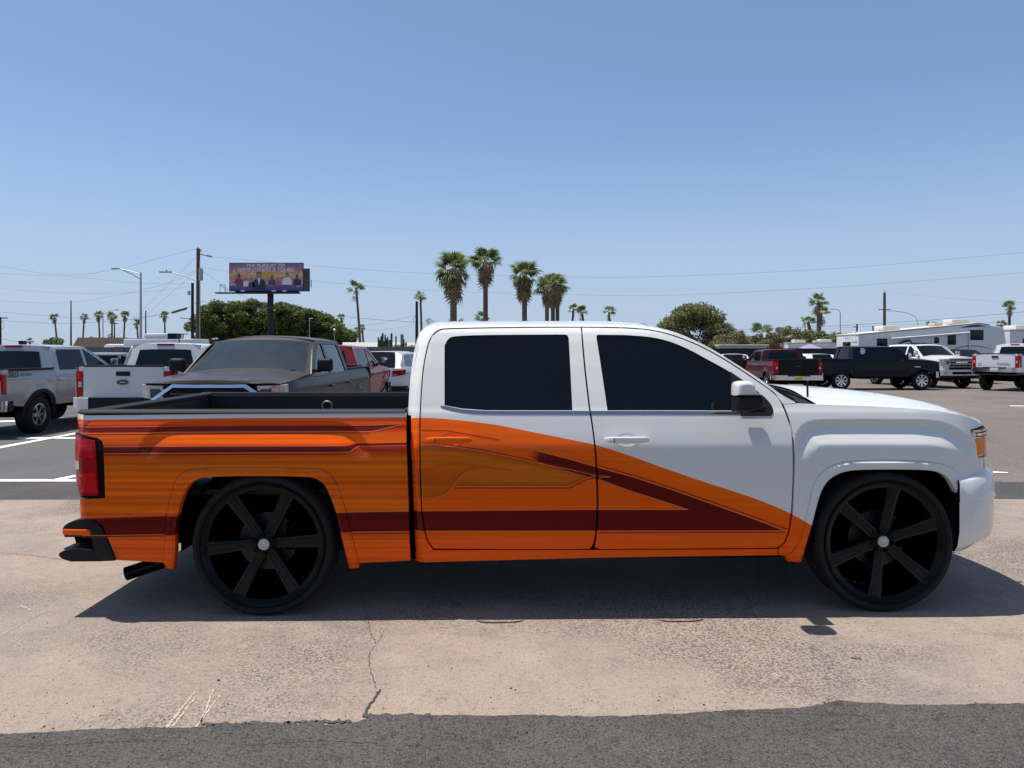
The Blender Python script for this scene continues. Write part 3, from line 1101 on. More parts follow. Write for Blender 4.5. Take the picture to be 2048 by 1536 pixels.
def sheet(name, near, far, z, m, kind='structure', label=None, cat=None, thick=0.0, cuts=()):
    """flat sheet between two outlines running left to right"""
    pts = near + far[::-1]
    np_ = len(pts)
    ext = [(s_ * 80, c) for c in cuts for s_ in (-1, 1)]
    r = delaunay_2d_cdt([Vector(p) for p in pts + ext], [(i, (i + 1) % np_) for i in range(np_)] + [(np_ + 2 * i, np_ + 2 * i + 1) for i in range(len(cuts))], [], 0, 1e-6)
    C = np.array([np.mean([tuple(r[0][i]) for i in f], axis=0) for f in r[2]])
    ok = inside(pts, C[:, 0], C[:, 1])
    F = [tuple(f) for f, k in zip(r[2], ok) if k]
    V = [(v.x, v.y, z + gz(v.y)) for v in r[0]]
    F = [f if (V[f[1]][0] - V[f[0]][0]) * (V[f[2]][1] - V[f[0]][1]) - (V[f[2]][0] - V[f[0]][0]) * (V[f[1]][1] - V[f[0]][1]) > 0 else f[::-1] for f in F]
    if thick:
        n0 = len(V)
        k = len(pts)
        V += [(p[0], p[1], z + gz(p[1])) for p in pts] + [(p[0], p[1], z - thick) for p in pts]
        F += [(n0 + i, n0 + k + i, n0 + k + (i + 1) % k, n0 + (i + 1) % k) for i in range(k)]
    o = mesh(name, V, F, m, smooth=False)
    tag(o, label, cat, kind=kind)
    return o


# concrete apron between two asphalt edges; near asphalt laps over it
dn = lambda py: EYE * FPX / (py - HOR)
conc = sheet('concrete_apron', [(-30, -5), (30, -5)], [(-30, 7.78)] + jag(-12, 12, lambda x: 7.74 + .004 * x, .25, .012, 3) + [(30, 7.85)], .004, G_CONC)


def near_edge(x):
    px = 1024 + FPX * x / 3.05
    py = np.interp(px, [-200, 0, 330, 480, 700, 740, 850, 1024, 1250, 1450, 1560, 1650, 1720, 1860, 2048, 2300], [1470, 1474, 1464, 1458, 1454, 1438, 1437, 1437, 1441, 1430, 1427, 1421, 1409, 1417, 1414, 1412])
    return dn(py)


na = sheet('near_asphalt', [(-30, -6), (30, -6)], [(-30, 3.0)] + jag(-4, 4, near_edge, .022, .005, 5) + [(30, 3.1)], .016, G_NEAR, thick=.012)
st_ = sheet('asphalt_strip', [(-40, 7.70)] + [(x, y + .01) for x, y in jag(-12, 12, lambda x: 7.74 + .004 * x, .25, .012, 3)] + [(40, 7.8)], [(-40, 8.9)] + jag(-14, 14, lambda x: 8.95 + .05 * math.sin(x), .3, .03, 4) + [(40, 9.2)], .003, G_STRIP)
# left-hand lot resurfaced in greyer asphalt
lot2 = sheet('grey_asphalt', [(-60, 8.9)] + jag(-14, 1.0, lambda x: 8.93 + .05 * math.sin(x), .3, .03, 9) + [(1.2, 9.0)], [(-60, 33.9), (1.4, 33.9)], .002,
             ground_mat('grey_asphalt', [((.105, .100, .098), 0, 0, 0, 0, 0), ((.055, .054, .056), .35, .45, .7, .7, 6), ((.13, .12, .115), 70, .60, .74, .5, 3)], bump=.5, bscale=70), cuts=(14.0,))
# cracks and scrapes in the concrete
M_CRACK = mat('dark_crack', (.045, .040, .036), .95)  # plain dark colour of the thin cracks
M_SCRAPE = mat('scraped_concrete', (.41, .335, .265), .9, var=.3, vscale=60)


def ground_line(px_pts, w, m, name, z, parent, jit=.006, seed=1):
    r = random.Random(seed)
    q = [((px - 1024) * dn(py) / FPX, dn(py)) for px, py in px_pts]
    q = resample(q, .012, False)
    q = [(x + r.uniform(-jit, jit), y + r.uniform(-jit, jit)) for x, y in q]
    V, F = [], []
    for i, (x, y) in enumerate(q):
        a, b = q[max(i - 1, 0)], q[min(i + 1, len(q) - 1)]
        tx, ty = b[0] - a[0], b[1] - a[1]
        L = math.hypot(tx, ty) or 1
        ww = w * r.uniform(.25, 1.0)
        V += [(x - ty / L * ww / 2, y + tx / L * ww / 2, z), (x + ty / L * ww / 2, y - tx / L * ww / 2, z)]
        if i:
            F.append((2 * i - 2, 2 * i - 1, 2 * i + 1, 2 * i))
    return mesh(name, V, F, m, parent, smooth=False)


for i, (pts, w) in enumerate(([[(722, 1200), (736, 1235), (738, 1262), (753, 1290), (738, 1310), (739, 1335), (752, 1378)], .0042], [[(753, 1290), (765, 1270), (772, 1258)], .003], [[(758, 1385), (740, 1412), (727, 1434)], .014],
                              [[(727, 1434), (860, 1434)], .030], [[(740, 1437), (900, 1441), (1030, 1440)], .034], [[(400, 1453), (560, 1450), (700, 1446)], .030], [[(420, 1456), (540, 1455), (640, 1452)], .034], [[(980, 1443), (1100, 1441), (1240, 1446)], .040], [[(1425, 1430), (1455, 1425), (1600, 1424)], .010],
                              [[(1410, 1255), (1480, 1280)], .003], [[(0, 1108), (60, 1112), (125, 1121)], .006])):
    ground_line(pts, w, G_NEAR if w > .02 else M_CRACK, 'crack', .0068 + i * .0004, conc, jit=.010 if w > .02 else .006, seed=i)
for i, (pts, w) in enumerate(([[(333, 1458), (365, 1418), (392, 1384)], .016], [[(345, 1456), (388, 1400)], .012], [[(392, 1458), (412, 1428), (440, 1394)], .014], [[(400, 1450), (428, 1380)], .010], [[(40, 1213), (62, 1222)], .016], [[(0, 1275), (95, 1222)], .006])):
    ground_line(pts, w, M_SCRAPE, 'scrape', .0062, conc, jit=.003, seed=20 + i)
for i, pts in enumerate(([(0, 1502), (130, 1498), (250, 1490), (345, 1489)], [(480, 1500), (640, 1490), (760, 1496)], [(1330, 1428), (1500, 1432), (1740, 1440)])):
    ground_line(pts, .004, M_CRACK, 'crack', .0175, na, seed=40 + i)
# parking lines
M_LINE = mat('parking_paint', (.72, .71, .68), .8, var=.25, vscale=9)


def ground_quad(name, pts, z, m, label=None, cat=None):
    V = []
    for px, py in pts:
        Y = dn(py)
        for _ in range(12):
            Y = (EYE - gz(Y)) * FPX / (py - HOR)
        V.append(((px - 1024) * Y / FPX, Y, z + gz(Y)))
    o = mesh(name, V, [tuple(range(len(V)))], m, smooth=False)
    bm = bmesh.new()
    bm.from_mesh(o.data)
    for f in bm.faces:
        if f.normal.z < 0:
            f.normal_flip()
    bm.to_mesh(o.data)
    bm.free()
    return o


for i, pts in enumerate(([(-60, 960), (152, 960), (152, 964.5), (-60, 964.5)], [(96, 962), (150, 951), (152, 955), (120, 962)], [(-60, 900), (0, 893.5), (150, 866), (150, 869), (0, 897.5), (-60, 904)],
                         [(40, 875.5), (155, 875.5), (155, 878), (30, 878)], [(-30, 843), (60, 840), (150, 834), (150, 836.5), (60, 843), (-30, 846)], [(1986, 944), (2016, 946), (2016, 947.5), (1986, 947.5)], [(2020, 811.5), (2060, 812), (2060, 813.4), (2020, 812.8)])):
    o = ground_quad('parking_line', pts, .0075, M_LINE)
    o.parent = lot2 if pts[0][0] < 1000 else bpy.data.objects['ground']
    if 940 < pts[0][1] < 965:
        o.location.z = .002
# loose grit on the apron and the near asphalt
V, F = [], []
r = random.Random(11)


def pebble(x, y, z, s):
    b = len(V)
    a = r.uniform(0, 6.3)
    for k in range(5):
        q = a + k * 1.2566
        V.append((x + math.cos(q) * s * r.uniform(.6, 1), y + math.sin(q) * s * r.uniform(.6, 1), z))
    V.append((x, y, z + s * r.uniform(.5, .9)))
    for k in range(5):
        F.append((b + k, b + (k + 1) % 5, b + 5))


for k in range(700):
    py = 1240 + 290 * r.random() ** .6
    px = r.uniform(-40, 2090)
    Y = dn(py)
    if py < 1395 and r.random() < .75:
        continue
    x = (px - 1024) * Y / FPX
    pebble(x, Y, .017 if Y < near_edge(x) else .005, r.uniform(.0015, .005) * (1.0 if r.random() < .9 else 1.7))
tag(mesh('gravel', V, F, mat('dark_grit', (.035, .032, .030), .9, var=.5, vscale=50), smooth=False), 'small dark grit scattered over the apron', 'gravel', kind='stuff')
for px, py, s, lb in ((437, 1363, .011, 'small dark stone on the apron left of centre'), (760, 1382, .008, 'small dark stone at the end of the crack'), (1031, 1382, .007, 'small dark stone alone on the apron at mid picture')):
    Y = dn(py)
    V, F = [], []
    pebble((px - 1024) * Y / FPX, Y, .005, s)
    tag(mesh('stone', V, F, mat('dark_grit', (0, 0, 0)), smooth=False), lb, 'stone')
Y = dn(1319)
lf = mesh('fallen_leaf', [(-.028, .006, .010), (-.012, .012, .006), (.012, .006, .009), (.030, -.008, .014), (.008, -.010, .006), (-.014, -.004, .005), (0, .001, .004)],
          [(0, 6, 1), (1, 6, 2), (2, 6, 3), (3, 6, 4), (4, 6, 5), (5, 6, 0)], mat('dry_leaf', (.07, .085, .03), .6))
lf.location = ((1712 - 1024) * Y / FPX, Y, .001)
tag(lf, 'single olive leaf lying on the apron below the front wheel', 'leaf')

# ------------------------------------------------------------------ buildings and walls beyond the lot
M_BLOCK = mat('block_wall', (.16, .155, .15), .9, var=.2, vscale=1.5)
M_STUCCO = mat('tan_stucco', (.42, .30, .22), .9, var=.1, vscale=2)
M_TILE = mat('brown_tile', (.085, .055, .040), .85, var=.35, vscale=6)


def wall(name, p0, p1, z, th, m, label, cat='wall', course=None):
    a, b = Vector((p0[0], p0[1], 0)), Vector((p1[0], p1[1], 0))
    d = b - a
    e = empty(name, a, math.atan2(d.y, d.x), label, cat)
    box('wall_body', (d.length / 2, 0, z / 2), (d.length, th, z), m, e)
    box('coping', (d.length / 2, 0, z + .03), (d.length, th + .06, .06), m, e)
    n = int(d.length // 4)
    for k in range(n + 1):
        box('pilaster', (min(d.length - .2, .2 + k * d.length / n), -th / 2 - .03, z / 2 + .03), (.40, .10, z + .10), m, e)
    return e


wall('block_wall', (YX(-200, 36), 36), (YX(640, 38), 38), 1.62, .2, M_BLOCK, 'grey block wall behind the left-hand parked pickups')
wall('block_wall', (YX(690, 40), 40), (YX(900, 41), 41), 1.66, .2, M_BLOCK, 'grey block wall behind the white sport utility car')
wall('screen_fence', (YX(930, 60), 60), (YX(1700, 62), 62), 1.62, .08, mat('dark_screen', (.018, .018, .02), .9), 'dark screened fence behind the right-hand parked vehicles', 'fence')

tb = empty('tan_house', at(200, 700, 48) * Vector((1, 1, 0)), 0, 'low tan house with a brown tiled roof behind the left wall', 'house') if False else empty('tan_house', (YX(199, 48), 48, 0), 0, 'low tan house with a brown tiled roof behind the left wall', 'house')
wd = 102 * 48 / 1500
box('wall', (0, 2, .95), (wd - .4, 4, 1.9), M_STUCCO, tb)
rf = prism('roof', [(-2.2, 1.62), (-2.2, 1.70), (-1.6, 2.30), (2.2, 2.35), (2.2, 1.62)], -wd / 2, wd / 2, M_TILE, tb, axis='x')
rf.location = (0, 2, 0)
for k in range(26):
    x = -wd / 2 + .07 + k * (wd - .14) / 25
    tube('roof_tile', [(x, 2 - 2.24, 1.70), (x, 2 - 1.62, 2.33)], .055, M_TILE, rf, n=6).location = (0, -2, 0)
box('window', (wd * .36, -.02, 1.67), (.25, .06, .16), M_TINT, tb)

# white delivery box with a cooling unit on the roof
wr = empty('box_truck', (YX(316, 44), 44, 0), 0, 'white box body with a rooftop cooling unit behind the white pickup', 'truck')
box('body', (0, 1.2, 1.15), (4.2, 2.2, 2.1), M_WHITE2, wr, bev=.08)
box('roof_fairing', (-.15, .6, 2.32), (1.6, .9, .42), M_WHITE2, wr, bev=.15)
box('cooling_unit', (.75, .5, 2.32), (.55, .7, .42), M_BLACKPL, wr, bev=.03)
box('cab', (-2.7, 1.2, 1.0), (1.3, 2.0, 1.8), M_WHITE2, wr, bev=.2)
for xx in (-2.6, 1.2):
    make_wheel(.42, .24, 6, M_ALLOY, wr, xx, .10, -1)
wb_ = empty('white_building', (YX(765, 70), 70, 0), 0, 'long low white building behind the cactus', 'building')
box('wall', (0, 3, .9), (7.2, 6, 1.8), mat('white_wall', (.55, .55, .53), .9, var=.1), wb_)
prism('roof', [(-3.3, 1.8), (3.3, 1.8), (3.0, 2.32), (-3.0, 2.26)], -3.7, 3.7, mat('white_metal_roof', (.62, .60, .55), .6), wb_, axis='x').location = (0, 3, 0)
for k in range(24):
    box('roof_seam', (-3.6 + k * .313, -.18, 2.03), (.03, .5, .03), M_STEEL, wb_, rot=Matrix.Rotation(math.radians(55), 3, 'X'))
wt = empty('white_trailer_house', (YX(1486, 72), 72, 0), 0, 'long white trailer house with siding beneath the right-hand tree', 'house')
box('wall', (0, 1.5, 1.0), (4.6, 3, 1.9), mat('white_wall', (.55, .55, .53)), wt)
for k in range(5):
    box('siding_board', (0, -.02, 1.15 + k * .16), (4.6, .05, .13), mat('siding', (.5, .5, .5), .7), wt, bev=.01)
box('roof', (0, 1.4, 2.0), (4.8, 3.3, .14), mat('white_metal_roof', (.6, .6, .6)), wt, bev=.03)

# ------------------------------------------------------------------ travel trailer and other recreational vehicles
def rv(loc, rz, L, zr0, zr1, label, detail=True):
    e = empty('travel_trailer', loc, rz, label, 'trailer')
    m = mat('trailer_wall', (.66, .66, .65), .45, coat=.3, dust=.05)
    mroof = mat('trailer_roof', (.62, .55, .44), .7)
    mg = mat('trailer_graphic', (.035, .035, .04), .4)
    mg2 = mat('trailer_graphic_grey', (.22, .23, .25), .4)
    Wd = 2.4
    # profile along x: rear (0) to nose (L)
    prof = [(0, .55), (0, zr0), (L * .80, zr1), (L * .88, zr1 - .10), (L * .965, zr1 - .22), (L * .985, zr1 - .6), (L, 1.5), (L, 1.05), (L * .72, 1.0), (L * .70, .55)]
    prism('body', prof, 0, Wd, m, e, bev=.05)
    rp = [(-.02, zr0 + .005), (-.02, zr0 + .07), (L * .80, zr1 + .05), (L * .88, zr1 - .05), (L * .88, zr1 - .10), (L * .80, zr1 + .005)]
    prism('roof', rp, -.03, Wd + .03, mroof, e)
    zl = lambda x: zr0 + (zr1 - zr0) * min(1, x / (L * .8))
    ac = box('air_conditioner', (L * .27, Wd / 2, zl(L * .27) + .20), (1.2, .9, .32), M_WHITE2, e, bev=.08)
    for k in range(7):
        box('louvre', (L * .27 - .45 + k * .14, Wd / 2 - .46, zl(L * .27) + .2), (.05, .02, .2), mroof, ac)
    ac = box('air_conditioner', (L * .74, Wd / 2, zl(L * .74) + .20), (1.2, .9, .32), M_WHITE2, e, bev=.08)
    for k in range(7):
        box('louvre', (L * .74 - .45 + k * .14, Wd / 2 - .46, zl(L * .74) + .2), (.05, .02, .2), mroof, ac)
    box('roof_vent', (L * .60, Wd / 2, zl(L * .6) + .14), (.6, .6, .2), mat('vent_tan', (.55, .48, .42), .6), e, bev=.06)
    box('roof_vent', (L * .07, Wd / 2, zl(0) + .08), (.5, .5, .1), M_WHITE2, e, bev=.04)
    if not detail:
        for k in range(3):
            box('window', (L * (.2 + k * .25), -.004, zr0 - .75), (.8, .03, .45), M_TINT, e, bev=.01)
        return e
    for fx, fz, w_, h_ in ((.155, -.60, .62, .40), (.40, -1.10, .95, .42), (.62, -.84, .50, .60), (.79, -.72, .86, .56)):
        wn_ = box('window', (L * fx, -.012, zl(L * fx) + fz), (w_, .04, h_), M_TINT, e, bev=.015)
        box('window_frame', (L * fx, -.002, zl(L * fx) + fz), (w_ + .08, .03, h_ + .08), M_BLACKPL, wn_, bev=.015)
    dr_ = box('entry_door', (L * .515, -.02, zl(L * .5) - 1.32), (.70, .04, 1.75), m, e, bev=.03)
    box('door_window', (L * .515, -.045, zl(L * .5) - .78), (.34, .02, .38), M_TINT, dr_, bev=.01)
    aw = tube('awning', [(L * .21, -.10, zl(L * .21) - .42), (L * .735, -.10, zl(L * .735) - .52)], .055, M_WHITE2, e, n=10)
    for fx in (.21, .735):
        box('awning_arm', (L * fx, -.06, zl(L * fx) - 1.0), (.05, .06, 1.1), M_WHITE2, aw)
    # swooping graphics
    def swoop(pts, w0, mm):
        q = smooth_poly(pts, 6)
        V, F = [], []
        for i, (x, z) in enumerate(q):
            a, b = q[max(i - 1, 0)], q[min(i + 1, len(q) - 1)]
            tx, tz = b[0] - a[0], b[1] - a[1]
            l_ = math.hypot(tx, tz)
            ww = w0 * math.sin(math.pi * (i + .3) / (len(q) - .4)) + .012
            V += [(x - tz / l_ * ww / 2, -.006, z + tx / l_ * ww / 2), (x + tz / l_ * ww / 2, -.006, z - tx / l_ * ww / 2)]
            if i:
                F.append((2 * i - 2, 2 * i - 1, 2 * i + 1, 2 * i))
        mesh('painted_swoop', V, F, mm, e, smooth=False)
    zb_ = zl(L * .3)
    swoop([(L * .215, zb_ - 1.05), (L * .27, zb_ - .80), (L * .32, zb_ - .62), (L * .345, zb_ - .66), (L * .35, zb_ - .85)], .14, mg)
    swoop([(L * .22, zb_ - .85), (L * .27, zb_ - .66), (L * .31, zb_ - .55)], .05, mg2)
    swoop([(L * .30, zb_ - .95), (L * .335, zb_ - .90), (L * .33, zb_ - 1.15)], .05, mg2)
    swoop([(L * .60, zb_ - 1.3), (L * .68, zb_ - 1.02), (L * .78, zb_ - .95), (L * .90, zb_ - 1.15)], .07, mg2)
    mesh('painted_swoop', [(L * .66, -.004, zr1 - .30), (L * .74, -.004, zr1 - .12), (L * .79, -.004, zr1 - .06), (L * .86, -.004, zr1 - .18)], [(0, 1, 2, 3)], mg, e, smooth=False)
    text_mesh('trailer_lettering', '30RLS', .14, mg2, e, Matrix.Translation((L * .86, -.008, zr0 - .8)) @ ROT_RIGHT) if False else None
    # rear: window, ladder, marker lamps
    wn_ = box('window', (-.01, Wd * .5, zr0 - .62), (.04, .9, .42), M_TINT, e, bev=.012)
    for y in (Wd * .08, Wd * .26):
        tube('ladder_rail', [(-.10, y, .9), (-.10, y, zr0 + .15), (.15, y, zr0 + .25)], .02, M_WHITE2, e, n=6)
    for k in range(7):
        tube('ladder_rung', [(-.10, Wd * .08, 1.0 + k * .27), (-.10, Wd * .26, 1.0 + k * .27)], .016, M_WHITE2, e, n=6)
    for k in range(3):
        box('marker_lamp', (-.015, Wd * (.42 + k * .07), zr0 - .16), (.03, .06, .04), M_REDLENS, e)
    for k in (0, 1):
        make_wheel(.38, .2, 6, M_ALLOY, e, L * .42 + k * .85, .05, -1)
    return e


rv(Vector((YX(1717, 46), 46, -.24)), deg(8), 10.15, .24 + EYE + 30 * 46 / 1500, .24 + EYE + 53 * 47.2 / 1500, 'long grey-white travel trailer with dark windows and rooftop air conditioners')
rv(Vector((YX(2030, 50), 50.5, -.24)), deg(20), 8.0, 3.1, 3.2, 'second travel trailer cut off by the right edge', False)
rv(Vector((YX(1592, 70), 72, 0)), deg(4), 5.6, 2.15, 2.25, 'small white trailer beyond the purple canopy', False)
# purple canopy
cn = empty('canopy_tent', (YX(1620, 64), 64, 0), 0, 'small purple pop-up canopy in front of the white trailer', 'canopy')
mcan = mat('purple_canvas', (.30, .25, .40), .8)
mesh('canopy', [(-.9, -.9, 1.62), (.9, -.9, 1.62), (.9, .9, 1.62), (-.9, .9, 1.62), (0, 0, 2.06)], [(0, 1, 4), (1, 2, 4), (2, 3, 4), (3, 0, 4)], mcan, cn, smooth=False)
for sx in (-.85, .85):
    for sy_ in (-.85, .85):
        tube('leg', [(sx, sy_, 0), (sx, sy_, 1.62)], .02, M_STEEL, cn, n=6)

# ------------------------------------------------------------------ trees
def leaf_mat(name, c1, c2, trans=.25):
    m, nt, b = new_mat(name)
    N, Lk = nt.nodes, nt.links
    oi = N.new('ShaderNodeNewGeometry')
    mx = N.new('ShaderNodeMix')
    mx.data_type = 'RGBA'
    mx.inputs[6].default_value = (*c1, 1)
    mx.inputs[7].default_value = (*c2, 1)
    Lk.new(oi.outputs['Random Per Island'], mx.inputs[0])
    Lk.new(mx.outputs[2], b.inputs['Base Color'])
    b.inputs['Roughness'].default_value = .5
    b.inputs['Specular IOR Level'].default_value = .3
    tr = N.new('ShaderNodeBsdfTranslucent')
    Lk.new(mx.outputs[2], tr.inputs['Color'])
    ms = N.new('ShaderNodeMixShader')
    ms.inputs[0].default_value = trans
    Lk.new(b.outputs[0], ms.inputs[1])
    Lk.new(tr.outputs[0], ms.inputs[2])
    Lk.new(ms.outputs[0], N['Material Output'].inputs['Surface'])
    return m


LEAF_DK = leaf_mat('ficus_leaf', (0.078, 0.111, 0.026), (0.169, 0.208, 0.047), .35)
LEAF_LT = leaf_mat('mesquite_leaf', (0.117, 0.137, 0.047), (0.247, 0.247, 0.098), .4)
LEAF_OL = leaf_mat('oleander_leaf', (0.130, 0.137, 0.058), (0.247, 0.227, 0.111), .35)
LEAF_RD = leaf_mat('bougainvillea_leaf', (.10, .055, .035), (.12, .11, .045), .3)
PALM_G = leaf_mat('palm_green', (0.098, 0.143, 0.039), (0.221, 0.260, 0.091), .4)
PALM_D = leaf_mat('palm_dead', (.24, .17, .095), (.40, .30, .18), .25)
M_BARK = mat('bark', (.085, .062, .045), .9, var=.35, vscale=9)
M_PALMBARK = mat('palm_bark', (.16, .115, .085), .9, var=.35, vscale=7)


def leaves(rng, blobs, n, size, shell=.55):
    """leaf quads spread through ellipsoid clumps"""
    wts = np.array([b[3] * b[4] * b[5] for b in blobs]) ** .667
    idx = rng.choice(len(blobs), n, p=wts / wts.sum())
    B = np.array(blobs)[idx]
    d = rng.normal(size=(n, 3))
    d /= np.linalg.norm(d, axis=1, keepdims=True)
    rr = shell + (1 - shell) * rng.random(n) ** .7
    rr *= 1 + .16 * rng.normal(size=n) * (rng.random(n) < .35)
    C = B[:, :3] + d * rr[:, None] * B[:, 3:6]
    nrm = d * .7 + rng.normal(size=(n, 3)) * .6
    nrm /= np.linalg.norm(nrm, axis=1, keepdims=True)
    a = np.cross(nrm, rng.normal(size=(n, 3)))
    a /= np.linalg.norm(a, axis=1, keepdims=True)
    b = np.cross(nrm, a)
    s = size * (.6 + .8 * rng.random(n))[:, None]
    V = np.stack([C - a * s, C - b * s * .5, C + a * s, C + b * s * .5], 1).reshape(-1, 3)
    F = np.arange(4 * n).reshape(n, 4)
    return V, F


def tree(name, label, X, Y, blobs, n, size, m, trunk_h, trunk_r, seed, group=None, cat='tree', limbs=6):
    rng = np.random.default_rng(seed)
    e = empty(name, (X, Y, 0), 0, label, cat, group)
    V, F = leaves(rng, blobs, n, size)
    quick('crown', V, F, m, e)
    pr = random.Random(seed)
    V, F = tube_geo([(0, 0, -.05), (pr.uniform(-.1, .1), 0, trunk_h * .5), (pr.uniform(-.2, .2), 0, trunk_h)], [trunk_r, trunk_r * .8, trunk_r * .6], 8)
    V, F = list(V), list(F)
    for k in range(limbs):
        b = blobs[k % len(blobs)]
        V2, F2 = tube_geo([(0, 0, trunk_h * .85), (b[0] * .5, b[1] * .5, (trunk_h + b[2]) / 2), (b[0], b[1], b[2] + b[5] * .3)], [trunk_r * .5, trunk_r * .3, trunk_r * .1], 6)
        o_ = len(V)
        V += V2
        F += [tuple(i + o_ for i in f) for f in F2]
    mesh('trunk', V, F, M_BARK, e)
    return e


def clumps(pr, cx, rx, ry, z0, top, n, s):
    out = []
    for k in range(n):
        x = pr.uniform(-1, 1)
        h = top(x)
        z = z0 + (h - z0) * pr.random() ** .55
        ss = s * pr.uniform(.7, 1.3)
        out.append((cx + x * rx, pr.uniform(-1, 1) * ry, min(z, h - ss * .6), ss * 1.15, ss, ss * .85))
    return out


# the ficus mass under the billboard: three trees grown together
Yt = 100.0
pr = random.Random(3)
for i, (px0, px1, toppy, lb, sd) in enumerate(((395, 500, [640, 612, 603, 606, 610], 'leftmost of the dense dark ficus trees beside the wooden pole', 1), (490, 610, [602, 600, 604, 610, 616], 'tallest dense dark ficus tree behind the billboard post', 2), (590, 698, [612, 618, 626, 640, 668], 'rightmost and lowest of the dense dark ficus trees', 3))):
    cx = YX((px0 + px1) / 2, Yt + i)
    rx = (px1 - px0) / 2 * Yt / 1500
    tp = lambda x, toppy=toppy: EYE + (700 - np.interp(x, [-1, -.5, 0, .5, 1], toppy)) * Yt / 1500
    bl = clumps(pr, 0, rx, 2.6, 1.0, tp, 95, .80)
    tree('ficus_tree', lb, cx, Yt + i, bl, 30000, .17, LEAF_DK, 3.0, .35, sd, 'ficus trees behind the billboard')
# right-hand trees and shrubs
Yt = 80.0
pr = random.Random(8)
tp = lambda x: EYE + (700 - np.interp(x, [-1, -.6, -.2, .15, .5, 1], [650, 622, 608, 606, 622, 662])) * Yt / 1500
tree('mesquite_tree', 'round feathery tree above the windshield on the right', YX(1392, Yt), Yt, clumps(pr, 0, 3.7, 2.6, 1.0, tp, 150, .62), 26000, .115, LEAF_LT, 2.6, .22, 5)
tp = lambda x: EYE + (700 - np.interp(x, [-1, 0, 1], [668, 648, 668])) * Yt / 1500
tree('mesquite_tree', 'low pale tree just left of the round feathery one', YX(1335, Yt + 6), Yt + 6, clumps(pr, 0, 2.6, 2.0, 1.2, tp, 50, .55), 8000, .12, LEAF_LT, 2.0, .15, 6)
for i, (px, w, py, m_, lb) in enumerate(((1478, 46, 662, LEAF_OL, 'olive shrub right of the round feathery tree'), (1540, 55, 672, LEAF_RD, 'reddish brown shrub above the maroon pickup'), (1590, 40, 654, LEAF_OL, 'tall olive shrub left of the paired palms'), (1650, 45, 660, LEAF_LT, 'green shrub under the paired palms'), (1700, 30, 664, LEAF_LT, 'green shrub behind the trailer end'))):
    w_ = w * 74 / 1500
    tp = lambda x, py=py: EYE + (700 - np.interp(x, [-1, -.4, .3, 1], [py + 18, py, py + 3, py + 20])) * 74 / 1500
    tree('shrub', lb, YX(px, 74), 74 + i * .6, clumps(pr, 0, w_ * 1.15, 1.5, .6, tp, 60, .42), 8000, .10, m_, .9, .08, 30 + i, 'shrubs along the right-hand fence', 'shrub', limbs=4)
tp = lambda x: EYE + 14 * 66 / 1500 - .3 * x * x
tree('shrub', 'pale shrub behind the cactus clump', YX(800, 66), 66, clumps(pr, 0, 1.3, .8, .5, tp, 14, .35), 1800, .08, LEAF_LT, .8, .06, 50, cat='shrub', limbs=3)
tp = lambda x: EYE + 24 * 60 / 1500 - .35 * x * x
tree('shrub', 'round green bush showing over the silver pickup', YX(107, 60), 60, clumps(pr, 0, 1.1, .8, .6, tp, 14, .3), 2200, .09, LEAF_DK, 1.0, .06, 51, cat='shrub', limbs=3)
tp = lambda x: EYE + 8 * 90 / 1500 + 3.0 - .3 * x * x
tree('shrub', 'thin treetop just above the cab roof by the thick palm', YX(905, 95), 95, clumps(pr, 0, 3.0, .8, 2.6, lambda x: EYE + 62 * 95 / 1500, 12, .4), 900, .09, LEAF_DK, 3.0, .1, 52, cat='tree', limbs=4)


# ---- palms
def fan_frond(blades, r, pet, droop, seed, width=.10):
    """fan leaf: a stalk along +x, blades spread at its end, tips hanging"""
    p = random.Random(seed)
    V, F = [], []

    def quad(a, b, w, n):
        k = len(V)
        s = (b - a).cross(n)
        s = s.normalized() * w if s.length > 1e-6 else Vector((0, w, 0))
        V.extend([a - s * .45, a + s * .45, b + s, b - s])
        F.append((k, k + 1, k + 2, k + 3))
        return b
    up = Vector((0, 0, 1))
    c = Vector((pet, 0, -droop * .12))
    quad(Vector((0, 0, 0)), c, .035, up)
    for i in range(blades):
        a = math.radians(-115 + 230 * i / (blades - 1))
        L = r * (.72 + .28 * math.cos(a * .7)) * p.uniform(.88, 1.08)
        d = Vector((math.cos(a), math.sin(a), p.uniform(-.08, .16)))
        m1 = c + d * L * .55
        m2 = c + d * L * .92 - up * droop * L * (.35 + .2 * p.random())
        k = len(V)
        s = d.cross(up).normalized()
        w = width
        V.extend([c, m1 + s * w, m1 - s * w, m2])
        F.append((k, k + 1, k + 3, k + 2))
    me = bpy.data.meshes.new('frond')
    me.from_pydata([tuple(v) for v in V], [], F)
    me.shade_flat()
    return me


FR = [fan_frond(17, .95, .95, .9, s, .062) for s in range(5)]
FD = [fan_frond(11, .80, .70, 1.6, s + 10, .055) for s in range(3)]
for me in FR:
    me.materials.append(PALM_G)
for me in FD:
    me.materials.append(PALM_D)


def palm_trunk(e, pts, r0, r1, swell=1.0):
    n = len(pts)
    return tube('trunk', pts, [r0 + (r1 - r0) * i / (n - 1) for i in range(n)], M_PALMBARK, e, n=10)


